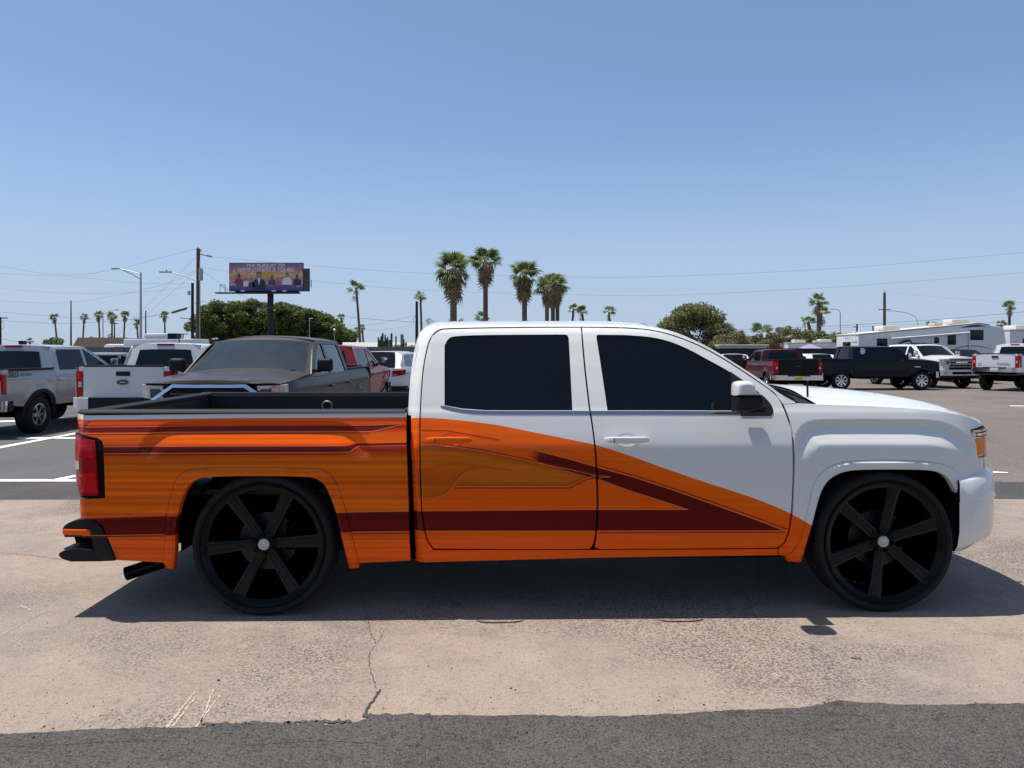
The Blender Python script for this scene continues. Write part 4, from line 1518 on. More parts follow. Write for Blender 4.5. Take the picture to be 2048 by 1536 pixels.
def frond_mats(p, n_green, n_dead, top, scale, el_lo, skirt):
    out = []
    for k in range(n_green):
        az = p.uniform(0, 2 * math.pi)
        el = math.radians(p.uniform(el_lo, 78))
        out.append((FR[k % 5], az, el, scale * p.uniform(.85, 1.1), 0.0))
    for k in range(n_dead):
        az = p.uniform(0, 2 * math.pi)
        t = k / max(1, n_dead - 1)
        el = math.radians(p.uniform(-84, -50) if t > .3 else p.uniform(-55, -10))
        out.append((FD[k % 3], az, el, scale * p.uniform(.95, 1.25), .55 * scale - skirt * t))
    return [(me, Matrix.Translation(top + Vector((0, 0, dz))) @ Matrix.Rotation(az, 4, 'Z') @ Matrix.Rotation(-el, 4, 'Y') @ Matrix.Rotation(p.uniform(-.4, .4), 4, 'X') @ Matrix.Scale(s, 4)) for me, az, el, s, dz in out]


def palm(label, px, py_top, Y, scale, n_green, n_dead, skirt, r0, r1, seed, group, single=False, lean=0.0, el_lo=-25, bud=1.25):
    p = random.Random(seed)
    scale *= .80 if single else .66
    base = Vector((YX(px, Y), Y, 0))
    ztop = EYE + (700 - py_top) * Y / 1500 - bud * scale
    e = empty('palm_tree', base - Vector((lean, 0, 0)), 0, label, 'palm tree', group)
    pts = [(lean * (t ** 1.6), 0, ztop * t) for t in (0, .25, .5, .75, .9, 1.0)]
    pts[0] = (0, 0, -.1)
    palm_trunk(e, pts, r0, r1)
    top = Vector((lean, 0, ztop))
    fm = frond_mats(p, n_green, n_dead, top, scale, el_lo, skirt)
    if single:
        for me, M in fm:
            o = link('frond' if me in FR else 'dead_frond', me, e)
            o.matrix_local = M
    else:
        for nm, pool in (('crown', FR), ('dead_skirt', FD)):
            V, F = [], []
            for me, M in fm:
                if me not in pool:
                    continue
                k = len(V)
                V += [tuple(M @ v.co) for v in me.vertices]
                F += [tuple(i + k for i in q.vertices) for q in me.polygons]
            if V:
                quick(nm, V, F, PALM_G if pool is FR else PALM_D, e)
    return e


GRP = 'tall palms beyond the cab roof'
palm('thick palm with a wide shaggy skirt, leftmost of the tall group', 907, 510, 88, 1.85, 38, 60, 2.6, .42, .36, 1, GRP, True, el_lo=-45)
palm('tallest palm of the group, thin trunk and brown skirt', 971, 500, 96, 1.70, 28, 46, 1.9, .33, .28, 2, GRP, True)
palm('palm with a grey hanging skirt, third of the tall group', 1049, 527, 92, 1.66, 28, 46, 1.9, .33, .28, 3, GRP, True)
palm('shorter palm at the left of the close-set clump', 1094, 553, 90, 1.30, 24, 26, 1.6, .26, .22, 4, GRP, True)
palm('shorter palm in the middle of the close-set clump', 1106, 549, 93, 1.40, 26, 28, 1.8, .28, .24, 5, GRP, True)
palm('shorter palm at the right of the close-set clump', 1115, 556, 95, 1.25, 22, 24, 1.6, .26, .22, 6, GRP, True)
GS = 'distant palms'
for i, (px, py, Y, sc, ng, nd, lb) in enumerate(((712, 562, 128, 1.45, 20, 4, 'tall slender palm right of the ficus trees'), (841, 583, 140, 1.20, 18, 3, 'slender palm beside the short dark pole left of the cab'), (683, 628, 190, 1.1, 18, 6, 'small far palm at the right end of the ficus trees'),
        (714, 655, 210, 1.1, 16, 6, 'tiny far palm left of the pair by the slender palm'), (724, 649, 200, 1.1, 18, 6, 'tiny far palm right of the pair by the slender palm'),
        (964, 625, 120, 1.15, 18, 2, 'low palm peeping over the roof behind the tallest palm'), (1147, 609, 130, 1.0, 16, 4, 'small palm just right of the clump, leaning left one of two'), (1164, 613, 128, 1.15, 20, 3, 'small palm just right of the clump, right one of two'), (1218, 613, 125, 1.15, 16, 3, 'small palm standing alone above the front door roof'),
        (109, 628, 250, 1.45, 22, 12, 'first small palm from the left in the far row'), (169, 628, 255, 1.45, 20, 12, 'second small palm from the left in the far row'), (197, 623, 250, 1.6, 22, 14, 'third small palm from the left in the far row'), (224, 625, 245, 1.65, 24, 14, 'fourth small palm from the left in the far row'), (250, 623, 250, 1.6, 24, 14, 'fifth small palm from the left in the far row'), (273, 639, 240, 1.35, 22, 12, 'shortest palm of the far left row, beside the steel lamp pole'), (329, 624, 250, 1.5, 22, 12, 'small palm between the steel lamp pole and the black pole'),
        (184, 672, 330, 1.1, 14, 4, 'tiny palm top over the tan house roof at left'), (221, 668, 300, 1.3, 16, 4, 'tiny palm top over the tan house roof at right'), (59, 676, 200, 1.0, 12, 2, 'tiny lone palm above the silver pickup roof'),
        (1637, 589, 84, 1.05, 20, 3, 'taller palm of the pair left of the trailer'), (1643, 612, 90, 1.05, 18, 4, 'palm close behind the taller one left of the trailer'), (1616, 632, 82, .85, 16, 2, 'shorter palm of the pair left of the trailer'), (1522, 648, 78, 1.25, 16, 2, 'low bushy palm above the maroon pickup'),
        (2020, 602, 120, 1.1, 20, 6, 'slender palm right of the trailer nose'), (2003, 641, 170, 1.1, 18, 6, 'small far palm behind the trailer nose'), (1862, 642, 170, 1.2, 14, 2, 'tiny palm top over the trailer roof at left'), (1928, 641, 165, 1.1, 14, 2, 'tiny palm top over the trailer roof at right'), (2022, 658, 110, 1.3, 18, 4, 'low palm at the right edge by the second trailer'))):
    palm(lb, px, py, Y, sc, ng, nd, .9 * sc, .24 * (1.0 if Y < 150 else 1.3), .17 * (1.0 if Y < 150 else 1.3), 100 + i, GS, False, lean=((i * 37) % 7 - 3) * .25 + (-1.2 if px in (109,) else 0), el_lo=-20)

# cactus clump
cc = empty('cactus_clump', (YX(783, 62), 62, 0), 0, 'clump of tall columnar cactus in front of the white building', 'cactus')
p = random.Random(4)
for k in range(22):
    x = p.uniform(-1.2, 1.2)
    h = EYE + (700 - p.uniform(664, 684)) * 62 / 1500
    V, F = [], []
    n = 12
    for z in (0, h * .5, h - .12, h - .03, h):
        rr = .065 if z < h - .05 else (.05 if z < h else .01)
        for j in range(n):
            a = 2 * math.pi * j / n
            q = rr * (1.0 if j % 2 else .80)
            V.append((x + q * math.cos(a), p.uniform(0, .01) + (k % 5 - 2) * .22 + q * math.sin(a), z))
    for s in range(4):
        for j in range(n):
            F.append((s * n + j, s * n + (j + 1) % n, (s + 1) * n + (j + 1) % n, (s + 1) * n + j))
    mesh('stem', V, F, mat('cactus_green', (.045, .065, .030), .7, var=.2), cc, smooth=False)

# ------------------------------------------------------------------ poles, lamps, billboard, cables
M_WOOD = mat('weathered_wood', (.115, .085, .062), .9, var=.4, vscale=5)
M_POLEDK = mat('dark_pole', (.022, .020, .020), .8)
M_GALV = mat('galvanised', (.42, .45, .46), .45, metal=.6)
M_CABLE = mat('cable', (.06, .06, .065), .7)


def pole(label, px, py, Y, r, m, cat='pole', name='utility_pole', r_top=.75):
    e = empty(name, (YX(px, Y), Y, 0), 0, label, cat)
    h = EYE + (700 - py) * Y / 1500
    tube('shaft', [(0, 0, -.1), (0, 0, h)], [r, r * r_top], m, e, n=12)
    return e, h


loc = lambda px, py, Y, e: at(px, py, Y) - e.location
wp, h = pole('tall weathered wooden utility pole carrying a transformer and street lamp', 396.5, 497, 60, .19, M_WOOD)
tube('crossarm', [loc(398, 508, 60, wp), loc(425, 514, 60, wp)], .035, M_WOOD, wp, n=6)
for px, py in ((416, 509), (421, 510), (402, 499), (396, 494)):
    tube('insulator', [loc(px, py + 5, 60, wp), loc(px, py, 60, wp)], .035, M_GLOSSBLACK, wp, n=6)
tr_ = tube('transformer', [loc(402, 561, 59.8, wp), loc(402, 537, 59.8, wp)], .16, mat('transformer_grey', (.40, .39, .36), .6), wp, n=12)
tube('riser_pipe', [loc(399.5, 690, 59.85, wp), loc(399, 520, 59.85, wp)], .03, M_GALV, wp, n=6)
al = tube('lamp_arm', [loc(394, 562, 59.9, wp), loc(370, 552, 59.9, wp), loc(345, 545, 59.9, wp)], .035, M_GALV, wp, n=8)
box('lamp_head', loc(331, 544, 59.9, wp), (.95, .26, .12), M_GALV, al, bev=.04, rot=Matrix.Rotation(math.radians(-6), 3, 'Y') if False else None)
tube('photocell', [loc(333, 542, 59.9, wp), loc(333, 540, 59.9, wp)], .05, M_GLOSSBLACK, al, n=8)
bp, h = pole('shorter black pole beside the wooden utility pole', 385, 566, 62, .13, M_POLEDK, r_top=.85)
tube('transformer', [loc(378, 590, 62, bp), loc(378, 582, 62, bp)], .12, M_GALV, bp, n=10)
tube('crossarm', [loc(360, 636, 62, bp), loc(384, 637.5, 62, bp)], .03, M_POLEDK, bp, n=6)
sl, h = pole('tall galvanised street lamp left of the wooden pole', 281.5, 545, 58, .12, M_GALV, 'street lamp', 'street_lamp', .55)
a1 = tube('lamp_arm', [loc(281.5, 549, 58, sl), loc(262, 543, 58, sl), loc(240, 538, 58, sl)], .04, M_GALV, sl, n=8)
tube('arm_brace', [loc(281.5, 558, 58, sl), loc(265, 549, 58, sl), loc(242, 539, 58, sl)], .03, M_GALV, sl, n=8)
box('lamp_head', loc(231, 537.4, 58, sl), (.62, .28, .10), M_GALV, a1, bev=.03)
tp_, h = pole('thin grey flagpole left of the far palms', 142, 603, 75, .10, M_POLEDK, r_top=.5)
tube('finial', [(0, 0, h), (0, 0, h + .12)], .07, M_GALV, tp_, n=8)
t2, h = pole('thin pole right of the galvanised street lamp', 291.5, 621, 90, .10, M_POLEDK, r_top=.6)
t3, h = pole('thin lamp pole among the far palms', 206, 624, 140, .12, M_GALV, 'street lamp', 'street_lamp', .6)
a3 = tube('lamp_arm', [loc(206, 628, 140, t3), loc(220, 622, 140, t3), loc(234, 619, 140, t3)], .05, M_GALV, t3, n=6)
box('lamp_head', loc(234, 619.3, 140, t3), (.6, .3, .14), M_GALV, a3, bev=.03)
t4, h = pole('small crossarm pole among the far palms', 229, 645, 120, .12, M_POLEDK)
tube('crossarm', [loc(220, 647, 120, t4), loc(237, 647, 120, t4)], .06, M_POLEDK, t4, n=6)
t5, h = pole('small crossarm pole above the white pickup cab', 366, 667, 130, .12, M_POLEDK)
tube('crossarm', [loc(357, 668, 130, t5), loc(377, 668, 130, t5)], .07, M_POLEDK, t5, n=6)
t6, h = pole('crossarm pole cut off by the left edge', 1, 634, 95, .14, M_POLEDK)
tube('crossarm', [loc(-6, 636, 95, t6), loc(15, 636, 95, t6)], .07, M_POLEDK, t6, n=6)
tube('jumper_wire', [loc(2, 640, 95, t6), loc(9, 649, 95, t6), loc(8, 655, 95, t6), loc(2, 660, 95, t6)], .02, M_CABLE, t6, n=5)
t7, h = pole('short thick dark pole left of the cab', 833.5, 603, 66, .15, M_POLEDK)
tube('jumper_wire', [loc(831, 632, 66, t7), loc(826, 638, 66, t7), loc(828, 645, 66, t7)], .02, M_CABLE, t7, n=5)
t8, h = pole('dark wooden pole behind the travel trailer', 1769, 585, 78, .17, M_WOOD)
tube('pole_pin', [(0, 0, h), (0, 0, h + .25)], .03, M_POLEDK, t8, n=6)
tube('crossarm', [loc(1757, 619, 78, t8), loc(1781, 619, 78, t8)], .04, M_POLEDK, t8, n=6)
tube('bracket_arm', [loc(1770, 622, 78, t8), loc(1790, 622, 78, t8), loc(1815, 626, 78, t8), loc(1832, 634, 78, t8), loc(1836, 650, 78, t8)], .025, M_CABLE, t8, n=6)
t9, h = pole('curved street lamp left of the travel trailer', 1680.5, 625, 110, .10, M_GALV, 'street lamp', 'street_lamp', .7)
a9 = tube('lamp_arm', [loc(1680.5, 626, 110, t9), loc(1677, 620, 110, t9), loc(1668, 618, 110, t9)], .05, M_GALV, t9, n=6)
box('lamp_head', loc(1665, 618.4, 110, t9), (.5, .25, .12), M_GALV, a9, bev=.03)
t10, h = pole('short pole with a white lamp behind the trailer roof', 1714, 648, 90, .12, M_POLEDK)
box('lamp_head', loc(1709, 653, 90, t10), (.40, .3, .25), M_WHITE2, t10, bev=.08)
t11, h = pole('short dark post left of the wooden pole behind the trailer', 1746, 652, 92, .10, M_POLEDK)
t12, h = pole('thin dark post in the shrubs left of the low bushy palm', 1483, 660, 76, .07, M_POLEDK)
t13, h = pole('thin dark post in the shrubs under the paired palms', 1610, 648, 80, .06, M_POLEDK)
t14, h = pole('thin white lamp post in front of the ficus trees', 619, 638, 88, .05, M_GALV, 'street lamp', 'street_lamp')
box('lamp_head', loc(622, 637, 88, t14), (.4, .2, .10), M_WHITE2, t14, bev=.03)
t15, h = pole('thin globe lamp post low in front of the ficus trees', 669, 662, 88, .05, M_GALV, 'street lamp', 'street_lamp')
bm = bmesh.new()
bmesh.ops.create_icosphere(bm, subdivisions=2, radius=.20)
bmesh.ops.translate(bm, vec=(0, 0, h + .1), verts=bm.verts)
from_bm('lamp_globe', bm, M_GALV, t15, smooth=True)


def cable(label, pts, Y0, Y1, r=.018, sleeve=None):
    q = smooth_poly(pts, 8)
    n = len(q)
    P_ = [at(px, py, Y0 + (Y1 - Y0) * i / (n - 1)) for i, (px, py) in enumerate(q)]
    b = P_[0].copy()
    o = tube('overhead_cable', [v - b for v in P_], r * .55, M_CABLE, None, n=5)
    o.location = b
    tag(o, label, 'cable', 'overhead cables')
    if sleeve:
        (a, c) = sleeve
        tube('cable_sleeve', [at(a[0], a[1], Y0 + (Y1 - Y0) * a[2]) - b, at(c[0], c[1], Y0 + (Y1 - Y0) * c[2]) - b], .10, M_CABLE, o, n=8)
    return o


cable('highest cable left of the wooden pole, running to its top', [(-40, 527), (0, 533), (125, 550), (225, 540), (320, 516), (392, 498)], 75, 60, .015)
cable('second cable from the top left of the wooden pole', [(-40, 543), (0, 547), (150, 554), (275, 566), (380, 567)], 75, 62, .012)
cable('third cable from the top left of the wooden pole', [(-40, 572), (0, 576), (125, 586), (275, 585), (384, 572)], 75, 62, .012)
cable('sagging cable from the left edge rising to the wooden pole', [(-40, 600), (0, 602), (125, 606), (225, 592), (330, 568), (394, 540)], 75, 60, .014)
cable('thick upper telephone cable on the left with a black splice sleeve', [(-40, 620), (0, 624), (125, 634), (250, 640), (342, 625), (372, 617), (395, 604)], 72, 60, .022, ((345, 625, .82), (372, 617, .93)))
cable('thick lower telephone cable on the left', [(-40, 637), (0, 641), (125, 647), (225, 642), (300, 632), (342, 625)], 72, 61, .020)
cable('low cable on the left dipping behind the silver pickup', [(-40, 670), (0, 677), (40, 684), (90, 690)], 60, 60, .018)
cable('steeper guy wire left of the wooden pole', [(392, 514), (310, 595), (232, 674)], 60, 66, .012)
cable('guy wire just right of the steeper one', [(392, 543), (320, 606), (246, 676)], 60, 66, .012)
cable('service cable from the wooden pole to the billboard', [(400, 541), (420, 552), (445, 571), (485, 592), (530, 608), (550, 614)], 60, 88, .018)
cable('thick telephone cable right of the wooden pole with a splice sleeve', [(398, 602), (432, 607), (460, 609), (550, 617), (650, 629), (740, 638), (832, 645), (860, 650)], 60, 68, .024, ((432, 607, .28), (461, 609, .43)))
cable('thin cable below the billboard rising to the short dark pole', [(600, 640), (690, 650), (750, 648), (800, 638), (830, 630)], 70, 66, .014)
cable('thin low cable right of the ficus trees', [(690, 654), (720, 660), (770, 659), (830, 650)], 70, 66, .010)
cable('upper cable across the open sky behind the palms', [(400, 508), (432, 514), (607, 530), (840, 546), (1135, 554), (1352, 552), (1700, 535), (2100, 500)], 64, 64, .013)
cable('lower cable across the open sky behind the palms', [(400, 534), (500, 550), (607, 560), (840, 580), (1135, 589), (1352, 590), (1700, 572), (2100, 541)], 64, 64, .013)
cable('heavy black cable over the right-hand shrubs and trailer', [(1320, 663), (1484, 659), (1664, 652), (1833, 642), (1945, 633), (2100, 619)], 74, 60, .028)
cable('second black cable just under the heavy one on the right', [(1330, 665), (1484, 663), (1600, 660), (1769, 651), (1900, 647), (2020, 645)], 76, 76, .016)
cable('slanting black cable over the shrubs by the low bushy palm', [(1400, 680), (1480, 679), (1540, 668), (1590, 655), (1640, 650)], 73, 73, .020)
cable('thin cable from the dark wooden pole to the right edge', [(1770, 583), (1850, 592), (1950, 600), (2100, 608)], 78, 70, .010)

# billboard
Yb = 90.0
bb = empty('billboard', (YX(541, Yb), Yb, 0), 0, 'purple and orange billboard on a single dark post', 'billboard')
sb = Yb / 1500
lb_ = lambda px, py, dy=0: Vector(((px - 541) * sb, dy, EYE + (700 - py) * sb))
tube('post', [(0, 0, -.1), lb_(541, 586)], .36, M_POLEDK, bb, n=16)
x0, x1, z1, z0 = lb_(461, 527).x, lb_(607, 527).x, lb_(461, 527).z, lb_(461, 582).z
m, nt, b = new_mat('billboard_print')
N, Lk = nt.nodes, nt.links
tc = N.new('ShaderNodeTexCoord')
sx_ = N.new('ShaderNodeSeparateXYZ')
Lk.new(tc.outputs['Generated'], sx_.inputs[0])
no = N.new('ShaderNodeTexNoise')
no.inputs['Scale'].default_value = 1.6
no.inputs['Detail'].default_value = 4
no.inputs['Distortion'].default_value = 1.5
Lk.new(tc.outputs['Object'], no.inputs['Vector'])
ad = N.new('ShaderNodeMath')
ad.operation = 'MULTIPLY_ADD'
ad.inputs[1].default_value = .55
ad.inputs[2].default_value = -.27
Lk.new(no.outputs[0], ad.inputs[0])
a2 = N.new('ShaderNodeMath')
a2.operation = 'ADD'
Lk.new(sx_.outputs['Z'], a2.inputs[0])
Lk.new(ad.outputs[0], a2.inputs[1])
cr = N.new('ShaderNodeValToRGB')
el = cr.color_ramp.elements
el[0].position, el[0].color = 0.0, (.10, .075, .24, 1)
el[1].position, el[1].color = 1.0, (.22, .14, .25, 1)
for p_, c_ in ((.20, (.14, .10, .28, 1)), (.30, (.62, .40, .38, 1)), (.46, (.50, .20, .16, 1)), (.60, (.78, .52, .26, 1)), (.74, (.48, .22, .20, 1)), (.88, (.32, .18, .24, 1))):
    e_ = el.new(p_)
    e_.color = c_
Lk.new(a2.outputs[0], cr.inputs[0])
Lk.new(cr.outputs[0], b.inputs['Base Color'])
b.inputs['Roughness'].default_value = .6
pnl = box('face_panel', ((x0 + x1) / 2, -.30, (z0 + z1) / 2), (x1 - x0, .12, z1 - z0), m, bb)
box('face_frame', ((x0 + x1) / 2, -.20, (z0 + z1) / 2), (x1 - x0 + .14, .10, z1 - z0 + .14), M_POLEDK, bb)
WT = mat('print_white', (.80, .78, .76), .6)
ROT_F = Matrix(((1, 0, 0, 0), (0, 0, -1, 0), (0, 1, 0, 0), (0, 0, 0, 1)))
text_mesh('lettering', 'THE PURSUIT TO', .60, WT, pnl, Matrix.Translation(lb_(532, 532.5, -.372)) @ ROT_F, shear=.25, bold=.008)
text_mesh('lettering', 'SERVE OTHERS IS YOURS', .60, WT, pnl, Matrix.Translation(lb_(532, 540.5, -.372)) @ ROT_F, shear=.25, bold=.008)
text_mesh('lettering', 'gcu.edu', .22, WT, pnl, Matrix.Translation(lb_(601, 574, -.372)) @ ROT_F)
for k, s_ in enumerate(('GCU',)):
    text_mesh('lettering', s_, .34, WT, pnl, Matrix.Translation(lb_(468, 570, -.372)) @ ROT_F, bold=.01)


def person_print(px, py, s, mskin, mcl, mhair, tie=False):
    """flat printed figure: shoulders, head, hair"""
    c = lb_(px, py)
    k = s * sb

    def disc(nm, cx, cz, rx, rz, mm, y):
        mesh(nm, [(c.x + cx * k + rx * k * math.cos(a), y, c.z + cz * k + rz * k * math.sin(a)) for a in np.linspace(0, 2 * math.pi, 17)[:-1]], [tuple(range(16))[::-1]], mm, pnl, smooth=False)
    mesh('printed_figure', [(c.x + x * k, -.366, c.z + z * k) for x, z in ((-.9, -1.2), (.9, -1.2), (.85, -.2), (.55, .15), (.2, .3), (-.2, .3), (-.55, .15), (-.85, -.2))], [tuple(range(8))], mcl, pnl, smooth=False)
    disc('printed_hair', 0, .75, .34, .46, mhair, -.369)
    disc('printed_face', 0, .66, .27, .38, mskin, -.373)
    if tie:
        mesh('printed_shirt', [(c.x + x * k, -.370, c.z + z * k) for x, z in ((-.2, .3), (0, -.6), (.2, .3))], [(0, 1, 2)], WT, pnl, smooth=False)


SK, SK2 = mat('print_skin', (.42, .25, .17), .6), mat('print_skin_dark', (.17, .09, .06), .6)
HR, NV, PP, OG, RDm = mat('print_hair', (.03, .02, .018), .6), mat('print_navy', (.03, .035, .075), .6), mat('print_purple', (.10, .05, .18), .6), mat('print_orange', (.45, .17, .05), .6), mat('print_red', (.30, .05, .05), .6)
person_print(520, 562, 15, SK, NV, HR, True)
person_print(480, 560, 10, SK2, RDm, HR)
person_print(494, 565, 7, SK, WT, HR)
person_print(505, 566, 7, SK, PP, HR)
person_print(546, 561, 8, SK2, PP, HR)
person_print(558, 564, 6, SK, OG, HR)
person_print(576, 558, 10, SK, WT, HR)
person_print(596, 560, 9, SK2, NV, HR)
mesh('printed_sunburst', [(lb_(px, py).x, -.363, lb_(px, py).z) for px, py in ((508, 556), (518, 544), (560, 543), (545, 556))], [(3, 2, 1, 0)], mat('print_gold', (.62, .36, .08), .6), pnl, smooth=False)
# catwalk, lamps and the second face seen edge-on
cwk = box('catwalk', (lb_(520, 0).x, -.75, lb_(0, 587).z), (lb_(612, 0).x - lb_(446, 0).x, .8, .14), M_POLEDK, bb)
for px in (446, 456):
    tube('catwalk_rail', [lb_(px, 587, -.9), lb_(px, 571, -.9)], .035, M_POLEDK, cwk, n=5)
tube('catwalk_rail', [lb_(446, 571, -.9), lb_(462, 583, -.9)], .03, M_POLEDK, cwk, n=5)
tube('catwalk_rail', [lb_(446, 571, -.9), lb_(456, 571, -.9)], .03, M_POLEDK, cwk, n=5)
for px in (493, 554, 575):
    box('flood_lamp', lb_(px, 583.5, -1.1), (.5, .3, .18), M_GALV, cwk, bev=.05)
box('under_beam', ((x0 + x1) / 2, .1, lb_(0, 584.5).z), (x1 - x0 - 1.2, .5, .35), M_POLEDK, bb)
fp = mesh('second_face', [tuple(lb_(607, 537, -.1)), tuple(lb_(607, 583, -.1)), tuple(lb_(597.5, 576.5, 5.0)), tuple(lb_(597.5, 528, 5.0))], [(0, 1, 2, 3)], M_POLEDK, bb, smooth=False)
md = fp.modifiers.new('solid', 'SOLIDIFY')
md.thickness = .25
tube('second_face_rail', [lb_(600.5, 568, 4.9), lb_(600.5, 552, 4.9)], .05, M_POLEDK, bb, n=5)

# ------------------------------------------------------------------ vehicles parked in the lot
GP = 'vehicles parked in the lot'
# silver pickup, left edge: tail towards us, right flank seen
t, d = vehicle('pickup_truck', 'silver pickup with black wheel-arch flares at the left edge', 'pickup truck', (-10.37, 16.47, 0), deg(90),
               group=GP, m=M_SILVER, L=5.35, W=1.88, wb=3.24, fo=.90, R=.385, zs=.55, zbelt=1.22, zbed=1.30, zr=1.79, zcowl=1.25, zhood=1.15, bed=1.62, arch_col=M_BLACKPL, rim=M_ALLOY, spokes=6, rimr=.215, lamp_h=.36, bumper=M_CHROME)
text_mesh('side_lettering', 'TRD', .15, M_DKALLOY, t, Matrix.Translation((d['tail'] + .36, -d['hw'] - .008, 1.20)) @ ROT_RIGHT, shear=.25, bold=.003)
text_mesh('side_lettering', 'OFF ROAD', .075, M_DKALLOY, t, Matrix.Translation((d['tail'] + .74, -d['hw'] - .008, 1.20)) @ ROT_RIGHT, shear=.25)
box('roof_fin', (d['xc'] + .35, 0, 1.83), (.22, .05, .08), M_GLOSSBLACK, t, bev=.02)

# white pickup showing its tailgate
t, d = vehicle('pickup_truck', 'white pickup with its tailgate towards us and an oval badge', 'pickup truck', (YX(246, 14.1), 14.1 + 2.68, 0), deg(90),
               group=GP, m=M_WHITE, L=5.35, W=1.88, wb=3.22, fo=.90, R=.385, zs=.60, zbelt=1.25, zbed=1.36, zr=1.83, zcowl=1.3, zhood=1.2, bed=1.55, bumper=M_WHITE, lamp_h=.46, rim=M_DKALLOY, pad=True)
tgx = d['tail'] - .002
badge_oval(t, (tgx, 0, 1.07), .115, .048, mat('emblem_blue', (.01, .02, .05), .3, coat=1), M_CHROME)
box('emblem_script', (tgx - .024, 0, 1.07), (.004, .10, .012), M_CHROME, t)
box('model_badge', (tgx - .004, -.62, 1.045), (.008, .16, .014), M_STEEL, t)
tube('roof_aerial', [(d['xc'] + .5, -.1, 1.84), (d['xc'] + .38, -.1, 2.03)], .012, M_BLACKPL, t, n=6)

# dusty grey-brown pickup facing us
t, d = vehicle('pickup_truck', 'dusty dark grey pickup facing us with a chrome grille surround', 'pickup truck', (YX(430, 9.45), 9.45 + 2.6, 0), deg(-90.5),
               group=GP, m=M_GREYBR, L=5.45, W=1.93, wb=3.4, fo=.92, R=.385, zs=.56, zbelt=1.24, zbed=1.30, zr=1.82, zcowl=1.28, zhood=1.195, bed=1.75, crown=.075, grille='arch', glass=M_CABGLASS, glass_front=M_HAZEGLASS, ws=.80, cowl_back=.38, handle=M_DKALLOY, amber=False)

# red pickup behind it
t, d = vehicle('pickup_truck', 'red pickup half hidden behind the dusty grey one', 'pickup truck', (YX(690, 17.0) - .72, 16.4 + 2.6, 0), deg(87), group=GP,
               m=M_RED, L=5.3, W=1.85, wb=3.2, fo=.9, R=.38, zs=.55, zbelt=1.24, zbed=1.28, zr=1.82, zcowl=1.26, zhood=1.16, bed=1.5)

# white sport utility, grey sport utility
t, d = vehicle('sport_utility_car', 'white sport utility car seen from behind beside the red pickup', 'car', (YX(770, 25.0), 27.1, 0), deg(84), group=GP,
               kind='suv', m=M_WHITE, L=4.7, W=1.86, wb=2.75, fo=.92, R=.36, zs=.38, zbelt=1.12, zr=1.70, zcowl=1.06, zhood=.95, rake_r=.42, ws=.95, cowl_back=.2, bumper=M_WHITE, rbumper=M_BLACKPL, rimr=.22)
t, d = vehicle('sport_utility_car', 'grey sport utility car between the silver and white pickups', 'car', (YX(196, 27.0), 28.5, 0), deg(20), group=GP,
               kind='suv', m=M_GREYCAR, L=4.6, W=1.84, wb=2.7, fo=.92, R=.36, zs=.38, zbelt=1.08, zr=1.66, zcowl=1.0, zhood=.9, rake_r=.40, ws=.95, cowl_back=.2, bumper=M_GREYCAR, rimr=.22)

# right-hand row
def tail_at(px, Y, heading, L):
    """centre of a vehicle whose tail stands at that pixel column and distance"""
    return (YX(px, Y) + math.cos(deg(heading)) * L / 2, Y + math.sin(deg(heading)) * L / 2, 0)


t, d = vehicle('pickup_truck', 'black pickup left of the maroon one, mostly hidden by the windshield pillar', 'pickup truck', tail_at(1462, 30.5, 118, 5.7), deg(118), group=GP,
               m=M_BLACKP, L=5.7, W=1.98, wb=3.6, R=.40, zs=.58, zbelt=1.28, zbed=1.36, zr=1.86, zcowl=1.3, zhood=1.2)
t, d = vehicle('pickup_truck', 'maroon pickup with a dark tailgate and a yellow plate', 'pickup truck', tail_at(1597, 30.5, 87, 5.8), deg(87), group=GP,
               m=M_MAROON, L=5.8, W=1.98, wb=3.65, R=.40, zs=.58, zbelt=1.27, zbed=1.38, zr=1.82, zcowl=1.3, zhood=1.2, bed=1.9, mtg=mat('shaded_tailgate', (.004, .003, .004), .3, spec=.2), bumper=M_CHROME, lamp_h=.46)  # shade on the maroon tailgate is put into a near-black colour
box('number_plate', (d['tail'] - .09, .0, .64), (.012, .30, .15), mat('yellow_plate', (.75, .55, .02), .5), t, bev=.004)
for k in range(3):
    box('plate_character', (d['tail'] - .0975, -.07 + k * .07, .64), (.004, .035, .07), mat('plate_green', (.35, .30, .02), .5), t)
box('tailgate_emblem', (d['tail'] - .012, 0, 1.12), (.012, .17, .05), M_DKALLOY, t, bev=.004)

t, d = vehicle('pickup_truck', 'dark navy extended cab pickup parked side on with chrome wheels', 'pickup truck', (16.25, 34.2, 0), deg(2), group=GP,
               m=M_NAVY, L=5.75, W=2.0, wb=3.64, fo=.95, R=.42, zs=.60, zbelt=1.34, zbed=1.38, zr=1.97, zcowl=1.36, zhood=1.24, bed=1.55, ws=.72, cowl_back=.50, rim=M_CHROME, spokes=8, rimr=.26, mirror=M_CHROME, handle=M_NAVY)
dec = mat('white_decal', (.7, .7, .72), .5)
for k, (dx, dz, w_, h_) in enumerate(((0, 0, .22, .06), (.03, .075, .20, .06), (-.02, -.07, .14, .05), (.0, .14, .16, .04))):
    box('window_decal', (d['xc'] + .50 + dx, -d['yo'](d['xc'] + .50, 1.70 + dz) - .002, 1.70 + dz), (w_, .006, h_), dec, t, bev=.001)
box('door_badge', (d['xd'] + .24, -d['hw'] - .03, 1.04), (.28, .006, .03), M_CHROME, t)

